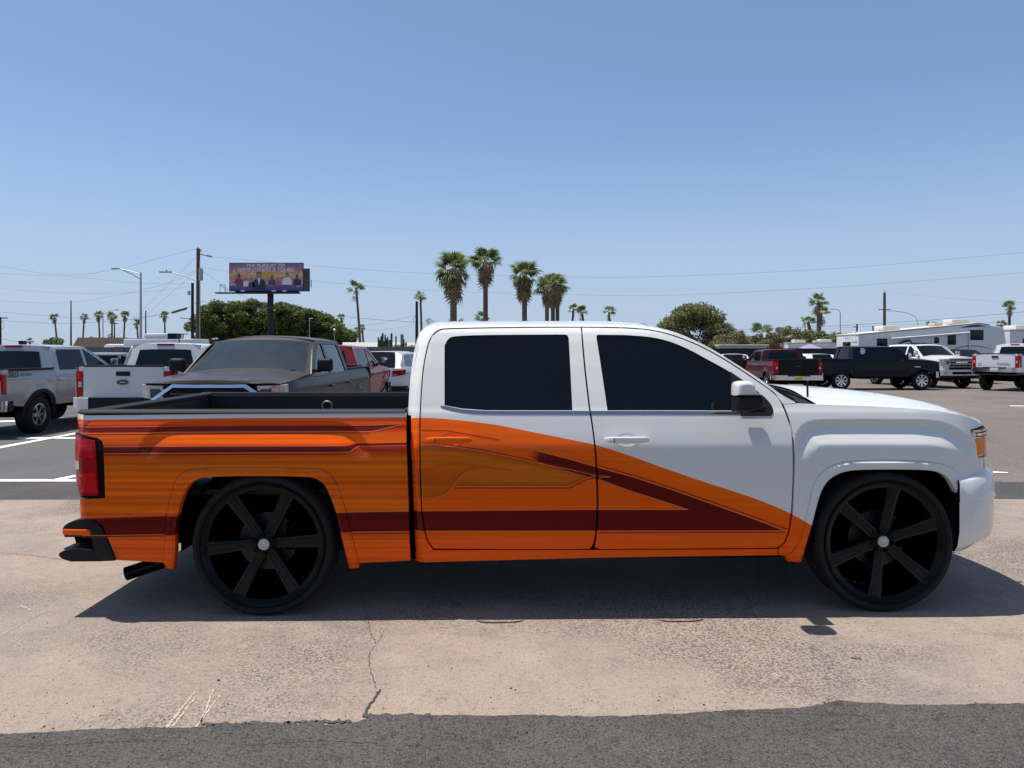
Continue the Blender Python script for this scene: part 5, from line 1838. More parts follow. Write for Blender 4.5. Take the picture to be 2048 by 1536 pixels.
t, d = vehicle('pickup_truck', 'white heavy duty pickup with a big chrome mesh grille', 'pickup truck', (YX(1924, 34.6) - .5, 34.6 + 3.0, 0), deg(-80), group=GP,
               m=M_WHITE, L=6.0, W=2.05, wb=3.85, fo=1.0, R=.43, zs=.64, zbelt=1.42, zbed=1.50, zr=2.08, zcowl=1.46, zhood=1.40, bed=1.8, grille='mesh', mgrille=mat('dark_chrome', (.22, .22, .25), .2, metal=1.0), bumper=M_WHITE, rim=M_CHROME, spokes=8, rimr=.28, mirror=M_CHROME, ws=.80, arch_col=M_WHITE, amber=False)
box('sunroof', (d['xc'] + 1.2, 0, 2.10), (.7, .9, .03), M_TINT, t, bev=.01)

t, d = vehicle('pickup_truck', 'lifted white pickup with its tailgate towards us at the right edge', 'pickup truck', tail_at(1990, 32.5, 36, 5.8), deg(36), group=GP,
               m=M_WHITE2, L=5.8, W=1.90, wb=3.7, R=.46, zs=.86, zbelt=1.50, zbed=1.62, zr=2.08, zcowl=1.55, zhood=1.45, bed=1.9, bumper=M_CHROME, lamp_h=.50, rim=M_DKALLOY)
box('number_plate', (d['tail'] - .09, 0, .94), (.012, .32, .16), mat('plain_plate', (.55, .56, .6), .5), t, bev=.004)
text_mesh('tailgate_lettering', 'TUNDRA', .13, M_STEEL, t, Matrix.Translation((d['tail'] - .006, -.32, 1.19)) @ ROT_BACK, shear=.2)
text_mesh('tailgate_lettering', '4x4', .11, M_STEEL, t, Matrix.Translation((d['tail'] - .006, .62, 1.19)) @ ROT_BACK, shear=.2)
# vehicles showing only over and between these
t, d = vehicle('parked_car', 'white car roof and windshield showing beyond the maroon pickup', 'car', (YX(1606, 42.0), 44.0, 0), deg(-60), group=GP,
               kind='suv', m=M_WHITE2, L=4.7, W=1.85, wb=2.75, fo=.95, R=.35, zs=.35, zbelt=1.05, zr=1.66, zcowl=1.03, zhood=.92, rake_r=.5, bumper=M_WHITE2)
t, d = vehicle('parked_car', 'white car roof showing just above the navy pickup bed', 'car', (YX(1648, 40.0), 42.5, 0), deg(95), group=GP,
               kind='suv', m=M_WHITE2, L=4.6, W=1.85, wb=2.7, fo=.92, R=.35, zs=.38, zbelt=1.05, zr=1.58, zcowl=1.0, zhood=.9, rake_r=.5, bumper=M_WHITE2)
t, d = vehicle('parked_car', 'white car showing between the black and maroon pickups', 'car', (YX(1487, 40.0), 42.0, 0), deg(75), group=GP,
               kind='suv', m=M_WHITE2, L=4.6, W=1.84, wb=2.7, fo=.92, R=.36, zs=.38, zbelt=1.02, zr=1.58, zcowl=1.0, zhood=.9, rake_r=.40, bumper=M_WHITE2)
t, d = vehicle('pickup_truck', 'black pickup front between the white trucks by the trailer', 'pickup truck', (YX(1972, 40.0), 42.5, 0), deg(-100), group=GP,
               m=M_BLACKP, L=5.6, W=1.95, wb=3.5, R=.39, zr=1.82, zcowl=1.3, zbelt=1.28, zbed=1.35, zhood=1.22)

# ------------------------------------------------------------------ the lowered white and orange pickup
H_O = Vector((0.3753, 4.3773, 0.0))
H_YAW = math.radians(1.0)
H_W = 1.96                                    # between the outer wheel faces
hero = empty('pickup_truck', H_O, H_YAW,
             'lowered crew cab pickup, white above and flame orange below, on big black wheels', 'pickup truck')

_z, _o = zip((0.20, -.10), (0.30, -.055), (0.345, -.034), (0.372, -.036), (0.385, -.024), (0.45, -.012), (0.6, -.004),
             (0.8, 0.0), (0.965, .003), (0.995, 0.0), (1.06, -.014), (1.13, -.031), (1.180, -.044), (1.20, -.054),
             (1.3, -.088), (1.45, -.143), (1.6, -.205), (1.66, -.235), (1.70, -.275), (1.73, -.34), (1.76, -.46))
_zz = np.arange(0.15, 1.80, 0.002)
_oo = np.interp(_zz, _z, _o)
_kern = np.exp(-0.5 * (np.arange(-12, 13) / 4.0) ** 2)
_kern /= _kern.sum()
_oo = np.convolve(np.pad(_oo, 12, mode='edge'), _kern, mode='valid')
_NX, _NY = zip((2.05, 0.0), (2.2, .012), (2.32, .038), (2.42, .08), (2.50, .135), (2.56, .20), (2.605, .29), (2.63, .40), (2.65, .6))
_nx = np.arange(1.9, 2.70, 0.004)
_ny = np.convolve(np.pad(np.interp(_nx, _NX, _NY), 10, mode='edge'), np.ones(21) / 21, mode='valid')


def plane_xz(px, py, yl):
    """photo pixel -> truck (x, z) on the plane y = yl"""
    c, s = math.cos(H_YAW), math.sin(H_YAW)
    dx, dy, dz = (px - 1024) / FPX, 1.0, (HOR - py) / FPX
    ex, ey = -H_O.x, -H_O.y
    lx, ly = c * ex + s * ey, -s * ex + c * ey
    ldx, ldy = c * dx + s * dy, -s * dx + c * dy
    t = (yl - ly) / ldy
    return lx + ldx * t, EYE + dz * t


FLARE_F = [plane_xz(*p, 0.01) for p in smooth_poly([(1596, 905), (1601, 890), (1613, 867), (1636, 857), (1700, 855), (1761, 855),
                                                     (1861, 857), (1903, 866), (1930, 882), (1945, 900)], 8)]
FLARE_R = [plane_xz(*p, 0.01) for p in smooth_poly([(292, 905), (302, 885), (318, 869), (345, 860), (420, 857), (520, 856), (620, 857),
                                                     (680, 861), (706, 874), (722, 892), (730, 905)], 8)]


def groove(X, Z, line):
    d = dist_poly(line, X, Z, False)
    poly = line + [(line[-1][0], 0.3), (line[0][0], 0.3)]
    ins = inside(poly, X, Z)
    s = np.where(ins, d, -d)
    G_ = lambda q: np.where(q > 0, np.clip(1 - q / 0.098, 0, 1), np.clip(1 + q / 0.042, 0, 1))
    g = (G_(s - .008) + 2 * G_(s - .004) + 3 * G_(s) + 2 * G_(s + .004) + G_(s + .008)) / 9
    zl = min(line[0][1], line[-1][1])
    return g * sstep(zl - 0.06, zl + 0.06, Z)


def hero_o(X, Z):
    X, Z = np.asarray(X, float), np.asarray(Z, float)
    o = np.interp(Z, _zz, _oo)
    o = o - 0.026 * groove(X, Z, FLARE_F) - 0.020 * groove(X, Z, FLARE_R)
    o = o - np.interp(X, _nx, _ny, left=0.0)
    t = np.clip((-2.82 - X) / 0.07, 0, 1.5)
    return o - 0.035 * t * t


def cab_o(X, Z):
    X, Z = np.asarray(X, float), np.asarray(Z, float)
    o = np.interp(Z, _zz, _oo)
    xr = np.interp(Z, CAB_BZ, CAB_BX)
    t = np.clip((xr + 0.075 - X) / 0.075, 0, 1.3)
    return o - 0.06 * t ** 2.2


CAB_BZ, CAB_BX = [0, 2], [-99, -99]


def hp(px, py, of=None, far=1.2):
    """photo pixel -> (x, z) on the truck's flank"""
    of = of or hero_o
    ys = np.linspace(-0.2, far, 141)
    c, s = math.cos(H_YAW), math.sin(H_YAW)
    dx, dz = (px - 1024) / FPX, (HOR - py) / FPX
    ex, ey = -H_O.x, -H_O.y
    lx, ly = c * ex + s * ey, -s * ex + c * ey
    ldx, ldy = c * dx + s, -s * dx + c
    T = (ys - ly) / ldy
    X, Z = lx + ldx * T, EYE + dz * T
    g = ys + of(X, Z)
    k = np.nonzero((g[:-1] < 0) & (g[1:] >= 0))[0]
    if len(k):
        i = k[0]
        w = -g[i] / (g[i + 1] - g[i])
        return float(X[i] + (X[i + 1] - X[i]) * w), float(Z[i] + (Z[i + 1] - Z[i]) * w)
    i = int(np.argmin(np.abs(g)))
    return float(X[i]), float(Z[i])


def HP(pts, of=None):
    return [hp(x, y, of) for x, y in pts]


_back = [plane_xz(px, py, 0.06) for px, py in [(827, 1119), (817, 900), (816, 835), (819, 770), (825, 720), (830, 690), (837, 666), (850, 652), (866, 647)]]
CAB_BZ = [p[1] for p in _back]
CAB_BX = [p[0] for p in _back]

# --- the airbrushed scheme: regions are paint, outlined in photo pixels and laid on the flank
SWOOSH = HP(smooth_poly([(800, 841), (818, 838), (840, 835.5), (887, 837.5), (950, 844), (1000, 851), (1050, 861), (1100, 871), (1150, 881),
                         (1190, 889.5), (1250, 908), (1325, 935), (1400, 961), (1475, 985), (1536, 1007), (1583, 1028), (1623, 1051), (1660, 1075)], 4))
ORANGE_CAB = SWOOSH + [(SWOOSH[-1][0], 0.1), (SWOOSH[0][0], 0.1)]
BEDLINE = HP([(100, 838.5), (160, 838), (480, 836), (812, 834.5), (835, 834)])
ORANGE_BED = BEDLINE + [(BEDLINE[-1][0], 0.1), (BEDLINE[0][0], 0.1)]
DR_TOP = HP([(140, 853), (500, 851.5), (745, 851), (806, 847.5), (745, 862), (500, 862), (140, 863)])
DR_MID = HP([(190, 895), (690, 893), (712, 887), (830, 885), (830, 889), (716, 891), (697, 903), (400, 904.5), (190, 906)])
DR_LOW = HP([(120, 1033), (500, 1028), (822, 1023), (1190, 1020), (1378, 1020), (1253, 980), (1190, 957), (1130, 940), (1085, 926), (1048, 908), (1070, 902),
             (1130, 917), (1190, 934), (1270, 956), (1343, 980), (1464, 1023), (1570, 1061), (1190, 1061), (822, 1062), (500, 1066), (120, 1069)])
LEAF = HP(smooth_poly([(836, 889), (895, 893), (960, 903), (1020, 915), (1080, 928), (1130, 938), (1196, 951)], 4) +
          [(1165, 958), (1140, 972), (908, 972)] + smooth_poly([(905, 974), (890, 990), (868, 996), (836, 997)], 3))
BLADE = HP(smooth_poly([(836, 938), (900, 926), (960, 930), (1035, 942)], 4) + smooth_poly([(1030, 943), (960, 938), (925, 950), (900, 975), (880, 990), (836, 996)], 4))


def row(z):
    return HOR + (EYE - z) * FPX / 4.375


_PY = [836, 848, 851, 863, 868, 886, 892, 907, 912, 930, 945, 951, 954, 957, 962, 965, 968, 972, 976, 979, 984, 996, 1002, 1012, 1020, 1030, 1070, 1085, 1140]  # airbrushed bed rows; the lit flare top is also painted in as brighter rows
_PC = np.array([(0.980, 0.127, 0.0023), (0.853, 0.087, 0.0017), (0.485, 0.022, 0.0014), (0.762, 0.072, 0.0017), (0.980, 0.145, 0.0035), (0.980, 0.123, 0.0029), (0.577, 0.033, 0.0017), (0.531, 0.054, 0.0017), (0.703, 0.106, 0.0028), (0.703, 0.138, 0.0042),
                (0.774, 0.142, 0.0035), (0.872, 0.145, 0.0032), (0.563, 0.067, 0.0021), (0.928, 0.149, 0.0035), (0.900, 0.142, 0.0032), (0.563, 0.067, 0.0021), (0.928, 0.149, 0.0035), (0.872, 0.142, 0.0032),
                (0.590, 0.071, 0.0021), (0.872, 0.142, 0.0035), (0.844, 0.142, 0.0032), (0.647, 0.093, 0.0025), (0.816, 0.138, 0.0035), (0.816, 0.142, 0.0035), (0.844, 0.133, 0.0028), (0.703, 0.089, 0.0021), (0.762, 0.094, 0.0014), (0.877, 0.109, 0.0017), (0.853, 0.105, 0.0017)])


def hero_color(cab):
    def f(cx, cz, x, z):
        n = len(x)
        C = np.tile(np.array([(.745, .73, .69)]), (n, 1))
        org = inside(ORANGE_CAB if cab else ORANGE_BED, cx, cz)
        p = row(z)
        base = np.stack([np.interp(p, _PY, _PC[:, k]) for k in range(3)], 1)
        if cab:
            # the doors: plain orange rows, deeper towards the bands
            d = dist_poly(SWOOSH, x, z, False)
            w = np.clip(d / 0.14, 0, 1)[:, None]
            base2 = np.array([(.96, .136, .002)]) * (1 - w) + np.array([(.82, .104, .001)]) * w
            low = sstep(1000, 1075, p)[:, None]
            base2 = base2 * (1 - low) + np.array([(.86, .104, .001)]) * low
            back = (1 - sstep(-0.93, -0.70, x))[:, None] * (sstep(945, 952, p) * (1 - sstep(985, 1000, p)))[:, None]
            base = base2 * (1 - back) + base * back
            lf = inside(LEAF, cx, cz)
            dl = dist_poly(LEAF, x, z)
            wl = np.clip(dl / 0.035, 0, 1)[:, None]
            fade = (sstep(-0.99, -0.82, x))[:, None]
            amber = np.array([(.42, .078, .003)]) * (1 - wl) + np.array([(.60, .135, .005)]) * wl
            base = np.where(lf[:, None], base * (1 - fade) + amber * fade, base)
            bl = inside(BLADE, cx, cz)
            db = np.clip(dist_poly(BLADE, x, z) / 0.03, 0, 1)[:, None]
            blc = np.array([(.50, .088, .003)]) * (1 - db) + np.array([(.60, .108, .003)]) * db
            base = np.where(bl[:, None], blc, base)
            head = (1 - sstep(0.0, 0.10, np.hypot(x - DR_FADE[0], z - DR_FADE[1])))
        else:
            head = np.zeros(n)
        dr = inside(DR_LOW, cx, cz)
        drc = np.array([(.125, .004, .002)]) * (1 - head[:, None]) + base * head[:, None]
        base = np.where(dr[:, None], drc, base)
        if not cab:
            d1 = inside(DR_TOP, cx, cz)
            base = np.where(d1[:, None], np.array([(.22, .012, .006)]), base)
            d2 = inside(DR_MID, cx, cz)
            base = np.where(d2[:, None], np.array([(.16, .006, .003)]), base)
        return np.where(org[:, None], base, C)
    return f


DR_FADE = hp(1052, 905)
M_FLAME = mat('airbrushed_paint', (1, 1, 1), rough=0.33, coat=0.30, spec=0.05, attr='paint')


def add_streaks(m):
    """fine lengthwise airbrush streaks and a little metal flake in the coloured areas only"""
    nt = m.node_tree
    N, Lk = nt.nodes, nt.links
    b = N['Principled BSDF']
    at_ = [n for n in N if n.type == 'ATTRIBUTE'][0]
    tc = N.new('ShaderNodeTexCoord')
    mp = N.new('ShaderNodeMapping')
    mp.inputs['Scale'].default_value = (.55, .55, 42.0)
    Lk.new(tc.outputs['Object'], mp.inputs[0])
    no = N.new('ShaderNodeTexNoise')
    no.inputs['Scale'].default_value = 1.0
    no.inputs['Detail'].default_value = 5
    Lk.new(mp.outputs[0], no.inputs['Vector'])
    mr = N.new('ShaderNodeMapRange')
    mr.inputs['From Min'].default_value, mr.inputs['From Max'].default_value = .34, .66
    mr.inputs['To Min'].default_value, mr.inputs['To Max'].default_value = .74, 1.20
    Lk.new(no.outputs[0], mr.inputs['Value'])
    sp = N.new('ShaderNodeSeparateColor')
    Lk.new(at_.outputs['Color'], sp.inputs[0])
    w = N.new('ShaderNodeMapRange')
    w.inputs['From Min'].default_value, w.inputs['From Max'].default_value = .10, .30
    w.inputs['To Min'].default_value, w.inputs['To Max'].default_value = 1.0, 0.0
    Lk.new(sp.outputs['Blue'], w.inputs['Value'])
    mx = N.new('ShaderNodeMix')
    mx.data_type = 'FLOAT'
    mx.inputs[2].default_value = 1.0
    sx = N.new('ShaderNodeSeparateXYZ')
    Lk.new(tc.outputs['Object'], sx.inputs[0])
    wx = N.new('ShaderNodeMapRange')                     # the bed is streaked, the doors hardly
    wx.inputs['From Min'].default_value, wx.inputs['From Max'].default_value = -1.0, -.55
    wx.inputs['To Min'].default_value, wx.inputs['To Max'].default_value = 1.0, .3
    Lk.new(sx.outputs['X'], wx.inputs['Value'])
    wm = N.new('ShaderNodeMath')
    wm.operation = 'MULTIPLY'
    Lk.new(w.outputs[0], wm.inputs[0])
    Lk.new(wx.outputs[0], wm.inputs[1])
    Lk.new(wm.outputs[0], mx.inputs[0])
    Lk.new(mr.outputs[0], mx.inputs[3])
    vm = N.new('ShaderNodeVectorMath')
    vm.operation = 'MULTIPLY'
    Lk.new(at_.outputs['Color'], vm.inputs[0])
    Lk.new(mx.outputs[0], vm.inputs[1])
    Lk.new(vm.outputs[0], b.inputs['Base Color'])


add_streaks(M_FLAME)
COL_CAB, COL_BED = hero_color(True), hero_color(False)
L_CAB = [SWOOSH, DR_LOW + DR_LOW[:1], LEAF + LEAF[:1], BLADE + BLADE[:1]]
L_BED = [BEDLINE, DR_TOP + DR_TOP[:1], DR_MID + DR_MID[:1], DR_LOW + DR_LOW[:1]]

# --- bed side
LAMP = HP([(140, 862), (157.5, 863), (194, 875.5), (204, 882), (207, 892), (208.5, 930), (210.5, 996.5), (161, 997), (140, 997)])
A_RO = smooth_poly([(327.5, 1124), (330.5, 1070), (335.5, 1020), (346, 976), (357, 954), (377, 941), (410, 936.6), (450, 935), (512, 934.8), (575, 935.6), (630, 937.3), (655, 945), (672.5, 966.5),
             (687.5, 1007), (700.5, 1057), (717.5, 1126)], 4)
A_RI = smooth_poly([(699, 1136.5), (681, 1065), (671, 1022), (655, 980), (640, 962), (617, 954.5), (560, 952.5), (492, 952), (430, 953.5), (405, 956), (388, 962), (373, 978), (359, 1014), (351, 1062), (350, 1100), (347, 1139)], 4)
bed_out = HP([(155, 829), (480, 827.5), (812, 826), (813, 905), (817, 1010), (821, 1121), (719, 1126)] + [(x + .6, y - .5) if x > 520 else (x - .6, y - .5) for x, y in A_RO[::-1]] + [(327, 1125),
              (233, 1120), (222, 1090), (206, 1052), (190, 1040), (162, 1036), (160, 1010), (160, 998), (161, 997), (210.5, 996.5),
              (208.5, 930), (207, 892), (204, 882), (194, 875.5), (157.5, 863), (156, 850)])
o = panel('bed_side', bed_out, hero_o, M_FLAME, hero, res=0.02, resz=0.010, lines=L_BED, color=COL_BED, flange=0.03)
mirrored(o, H_W)

# --- tail lamp: black surround, red lens, two darker chambers and a clear reverse strip
lens_o = lambda X, Z: hero_o(np.maximum(X, -2.84), Z) - 0.9 * np.clip(-2.86 - np.asarray(X, float), 0, 1)
tl = panel('tail_lamp', HP([(151.5, 866), (157.5, 864.5), (193.5, 876.5), (203, 883), (206, 893), (207.5, 930), (209.5, 995.5), (161, 995.5), (156, 975), (151, 925), (150.5, 885)], lens_o), lens_o, M_GLOSSBLACK, hero, res=0.03, lift=-0.002, flange=0.06)
ln = panel('lens', HP([(152.5, 870), (157, 871), (191, 882), (193, 900), (198.5, 990), (161, 990), (157, 975), (152.5, 925), (152, 885)], lens_o), lens_o, M_REDLENS, tl, res=0.03, lift=0.008, flange=0.012)
panel('lens_chamber', HP([(158, 888), (187, 892), (191, 915), (159, 914)], lens_o), lens_o, M_REDLENS2, tl, res=0.03, lift=0.012, flange=0.005)
panel('lens_chamber', HP([(160, 944), (193, 944), (196.5, 985), (163, 985)], lens_o), lens_o, M_REDLENS2, tl, res=0.03, lift=0.012, flange=0.005)
panel('reverse_lens', HP([(152.3, 921), (160, 922), (160.5, 938), (153, 938)], lens_o), lens_o, M_CLEAR, tl, res=0.03, lift=0.013, flange=0.006)
mirrored(tl, H_W)

# --- wheel-arch mouldings, painted with the body
mo_o = lambda X, Z: hero_o(X, Z) + 0.0
arch_r = HP(A_RO + [(717, 1136)] + A_RI + [(332, 1136)])


def flare_o(out):
    def f(X, Z):
        d = dist_poly(out, X, Z)
        return hero_o(X, Z) + 0.001 + 0.010 * np.clip(d / 0.010, 0, 1)
    return f


o = panel('wheel_arch_moulding', arch_r, flare_o(arch_r), M_FLAME, hero, res=0.010, lines=[DR_LOW + DR_LOW[:1]], color=COL_BED, flange=0.05)
mirrored(o, H_W)
A_FO = smooth_poly([(1596.5, 1088), (1611.5, 1037), (1623.5, 982), (1636.5, 953), (1661, 933), (1698, 923), (1761, 920.8), (1820, 921.8), (1861, 924.6), (1895, 932), (1916, 946), (1926, 960)], 4)
A_FI = smooth_poly([(1921, 1003), (1911, 982), (1900, 961), (1884, 947.5), (1861, 941), (1820, 939.2), (1761, 939), (1715, 940), (1686, 944.5), (1661, 957), (1646, 976), (1636, 1002), (1623, 1052), (1612, 1090), (1602, 1124)], 4)
arch_f = HP(A_FO + [(1937, 958.5), (1941, 975), (1941, 1000.5), (1928, 1002)] + A_FI + [(1576, 1123), (1571, 1112), (1585, 1104)])
o = panel('wheel_arch_moulding', arch_f, flare_o(arch_f), M_FLAME, hero, res=0.010, lines=[SWOOSH], color=COL_CAB, flange=0.05)
mirrored(o, H_W)

# --- fender
fend_out = HP([(1593.5, 807.5), (1636, 809), (1736, 812), (1811, 816), (1873, 821), (1923, 830.5), (1955, 842), (1966, 850), (1950, 856.5), (1950.5, 880), (1954.5, 910), (1964.5, 935), (1974, 945.5),
               (1956, 954), (1926.5, 959)] + [(x - .3, y - .6) for x, y in A_FO[::-1][1:]] + [
               (1584, 1103), (1571, 1111), (1557, 1110), (1557, 1097.5), (1570.5, 1087), (1579.5, 1065), (1586, 1027), (1589, 960), (1590, 915), (1587.5, 870), (1581.5, 845), (1567.5, 809)])
o = panel('fender', fend_out, hero_o, M_FLAME, hero, res=0.012, resz=0.012, lines=[SWOOSH], color=COL_CAB, flange=0.03)
mirrored(o, H_W)

# --- doors
door_r = HP(smooth_poly([(1161, 655.5), (1050, 656), (905, 658.5), (878, 662.5), (864, 675), (856, 695), (847, 745), (842, 820), (841, 870), (842, 945), (844, 1004), (847, 1038), (855, 1076), (868, 1097)], 3) +
            [(1000, 1098), (1150, 1098)] + smooth_poly([(1178, 1097.5), (1186, 1088), (1191, 1058), (1193.5, 1004), (1192, 957), (1188.5, 895), (1181, 837), (1178, 820), (1168.5, 740), (1161.5, 657)], 3), cab_o)
win_r = HP(smooth_poly([(889, 811), (889, 700), (891, 688), (897, 678), (911, 672.5), (975, 670), (1130, 669)], 3) + [(1135, 670.5), (1137.5, 676), (1145, 821), (975, 821), (925, 817.5)], cab_o)
door_f = HP(smooth_poly([(1164.5, 655.5), (1250, 657), (1305, 662), (1350, 673.5), (1400, 693.5), (1450, 721), (1500, 753.5), (1548, 787.5), (1563, 809), (1577, 845), (1583, 870), (1585.5, 932), (1583, 1004), (1581, 1027), (1575, 1065), (1566, 1086)], 3) +
            [(1553, 1095.5), (1380, 1097), (1200, 1098)] + smooth_poly([(1190, 1095), (1195, 1058), (1197, 1004), (1196, 957), (1192, 895), (1184.5, 837), (1181.5, 820), (1172, 740), (1164.5, 657)], 3), cab_o)
win_f = HP([(1192.5, 673), (1195, 669.5)] + smooth_poly([(1250, 670), (1300, 674), (1337.5, 682.5), (1375, 697.5), (1412.5, 717.5), (1450, 738), (1482.5, 758), (1510, 779), (1532, 797), (1544, 813), (1546, 824), (1542, 832)], 3) + [(1482, 832), (1480, 821.5), (1350, 821), (1215, 821)], cab_o)
dr = panel('rear_door', door_r, cab_o, M_FLAME, hero, holes=[win_r], res=0.04, resz=0.014, lines=L_CAB, color=COL_CAB, flange=0.03)
df = panel('front_door', door_f, cab_o, M_FLAME, hero, holes=[win_f], res=0.04, resz=0.014, lines=L_CAB, color=COL_CAB, flange=0.03)
win_rg = win_r
panel('window_pane', win_r, cab_o, M_TINT, dr, res=0.08, lift=-0.007, flange=0)
win_fg = HP([(1192.5, 673), (1195, 669.5)] + smooth_poly([(1250, 670), (1300, 674), (1337.5, 682.5), (1375, 697.5), (1412.5, 717.5), (1450, 738), (1461, 744)], 3) + [(1463, 821), (1215, 821)], cab_o)
panel('window_pane', win_fg, cab_o, M_TINT, df, res=0.08, lift=-0.007, flange=0)
sail = HP([(1461, 743.5)] + smooth_poly([(1482.5, 758), (1510, 779), (1532, 797), (1544, 813), (1546, 824), (1542, 832)], 3) + [(1482, 832), (1480, 822), (1463, 821.5)], cab_o)
panel('mirror_sail', sail, cab_o, M_BLACKPL, df, res=0.06, lift=0.003, flange=0.015)
M_BELT = mat('belt_trim', (0.30, 0.33, 0.36), 0.22, metal=0.9)
panel('belt_moulding', HP(smooth_poly([(881, 811.5), (884, 816), (905, 822), (950, 827.5), (1020, 829)], 4) + [(1180, 829), (1177.5, 821.8), (1020, 821.8), (975, 821.8), (925, 818.5), (890, 811.8)], cab_o), cab_o, M_BELT, dr, res=0.05, lift=0.0018, flange=0.012)
panel('belt_moulding', HP([(1182, 829), (1481, 829), (1480, 822.3), (1350, 821.8), (1181, 821.8)], cab_o), cab_o, M_BELT, df, res=0.05, lift=0.0018, flange=0.012)


def handle(px0, px1, py, parent, m):
    x0, z0 = hp(px0, py, cab_o)
    x1, _ = hp(px1, py, cab_o)
    L = x1 - x0
    R = np.zeros((11, 12, 3))
    for i in range(11):
        t = i / 10
        x = x0 + L * t
        w = 0.020 * (1 - 0.25 * abs(2 * t - 1) ** 3)
        y = -0.012 - 0.030 * (1 - abs(2 * t - 1) ** 4)
        for j in range(12):
            a = 2 * math.pi * j / 12
            e = 0.55
            ca, sa = math.cos(a), math.sin(a)
            R[i, j] = (x, y + 0.012 * math.copysign(abs(ca) ** e, ca), z0 + w * math.copysign(abs(sa) ** e, sa))
    R[0, :, 0] += 0.004
    R[0] = R[0].mean(axis=0) + (R[0] - R[0].mean(axis=0)) * 0.7
    R[-1] = R[-1].mean(axis=0) + (R[-1] - R[-1].mean(axis=0)) * 0.7
    h = loft('handle', R, m, parent, closed_v=True)
    # dished finger recess behind the bar
    V, F = [], []
    xc, rx, rz = x0 + L * 0.52, L * 0.25, 0.040
    for k in range(28):
        a = 2 * math.pi * k / 28
        xx, zz = xc + rx * math.cos(a), z0 - 0.004 + rz * math.sin(a)
        V.append((xx, -float(cab_o(xx, zz)) - 0.0015, zz))
    for k in range(28):
        a = 2 * math.pi * k / 28
        xx, zz = xc + rx * .8 * math.cos(a), z0 - 0.004 + rz * .8 * math.sin(a)
        V.append((xx, -float(cab_o(xx, zz)) - 0.0005, zz))
    V.append((xc, -float(cab_o(xc, z0)) + 0.006, z0))
    for k in range(28):
        F += [(k, (k + 1) % 28, 28 + (k + 1) % 28, 28 + k), (28 + k, 28 + (k + 1) % 28, 56)]
    mesh('handle_recess', V, F, m, parent)
    box('lock_cap', (x0 + L * .215, -0.0545, z0), (0.003, 0.004, 0.030), M_DARK, h)
    return h


M_ORANGE = paint('orange_paint', (.86, .125, .003), coat=.3)
handle(852, 944, 879, dr, M_ORANGE)
handle(1206, 1297, 878.5, df, M_WHITE)
for d in (dr, df):
    mirrored(d, H_W)

# --- cab shell around the doors (roof rail, pillars), rocker
shell_out = HP(smooth_poly([(829, 1119), (823, 1000), (818, 900), (816.5, 835), (819.5, 770), (825.5, 720), (831, 690), (838, 669), (849, 657), (866, 651.5), (900, 650), (1162, 649.5), (1250, 650.5),
                            (1300, 654.5), (1350, 666), (1387, 680), (1425, 699), (1475, 730), (1525, 762), (1565, 791), (1592, 806.5)], 3) +
               [(1566, 808)] + smooth_poly([(1550, 785.5), (1501, 751), (1451, 718.5), (1400.5, 691), (1350.5, 671), (1305, 659.7), (1250, 654.6), (1162, 653.3), (1050, 653.6), (905, 656), (876, 660), (861.5, 674), (853.5, 695), (844.5, 745), (839.5, 820), (838.5, 870), (839.5, 945), (841.5, 1004), (844.5, 1038), (852.5, 1078), (866, 1099)], 3), cab_o)
o = panel('cab_shell', shell_out, cab_o, M_FLAME, hero, res=0.04, resz=0.014, lines=L_CAB, color=COL_CAB, flange=0.04)
mirrored(o, H_W)
rock_out = HP([(867, 1100.5), (1020, 1100), (1190, 1100), (1380, 1099), (1554, 1098), (1554.5, 1110), (1190, 1115), (831, 1120), (830, 1110)], cab_o)
o = panel('rocker_panel', rock_out, cab_o, M_FLAME, hero, res=0.04, resz=0.014, color=COL_CAB, lift=0.004, flange=0.06)
mirrored(o, H_W)
# dark inner skin that shows in the shut lines
for nm, x0, x1, z0, z1 in (('inner_skin', -1.0, 1.46, 0.36, 1.16),):
    zz = np.linspace(z0, z1, 12)
    P = np.array([[(x, -float(cab_o(0.0, z)) + 0.035, z) for z in zz] for x in (x0, x1)])
    o = loft(nm, P, M_DARK, hero, flip=True)
    mirrored(o, H_W)
xg0, xg1 = CAB_BX[1] - 0.03, CAB_BX[1] + 0.04
box('cab_rear_seal', (CAB_BX[1] - 0.005, H_W / 2, 0.76), (0.07, H_W - 0.16, 0.8), M_DARK, hero)

# --- roof, windshield, back wall
edge = HP(smooth_poly([(866, 651.5), (900, 650), (1000, 649.7), (1162, 649.5), (1250, 650.5), (1300, 654.5)], 5), cab_o)


def across(x, z, crown, n=25, fwd=0.0, p=2.4):
    y = -float(cab_o(x, z)) if True else 0
    R = []
    for j in range(n):
        v = j / (n - 1)
        s = 1 - abs(2 * v - 1) ** p
        R.append((x + fwd * s, y + (H_W - 2 * y) * v, z + crown * s))
    return R


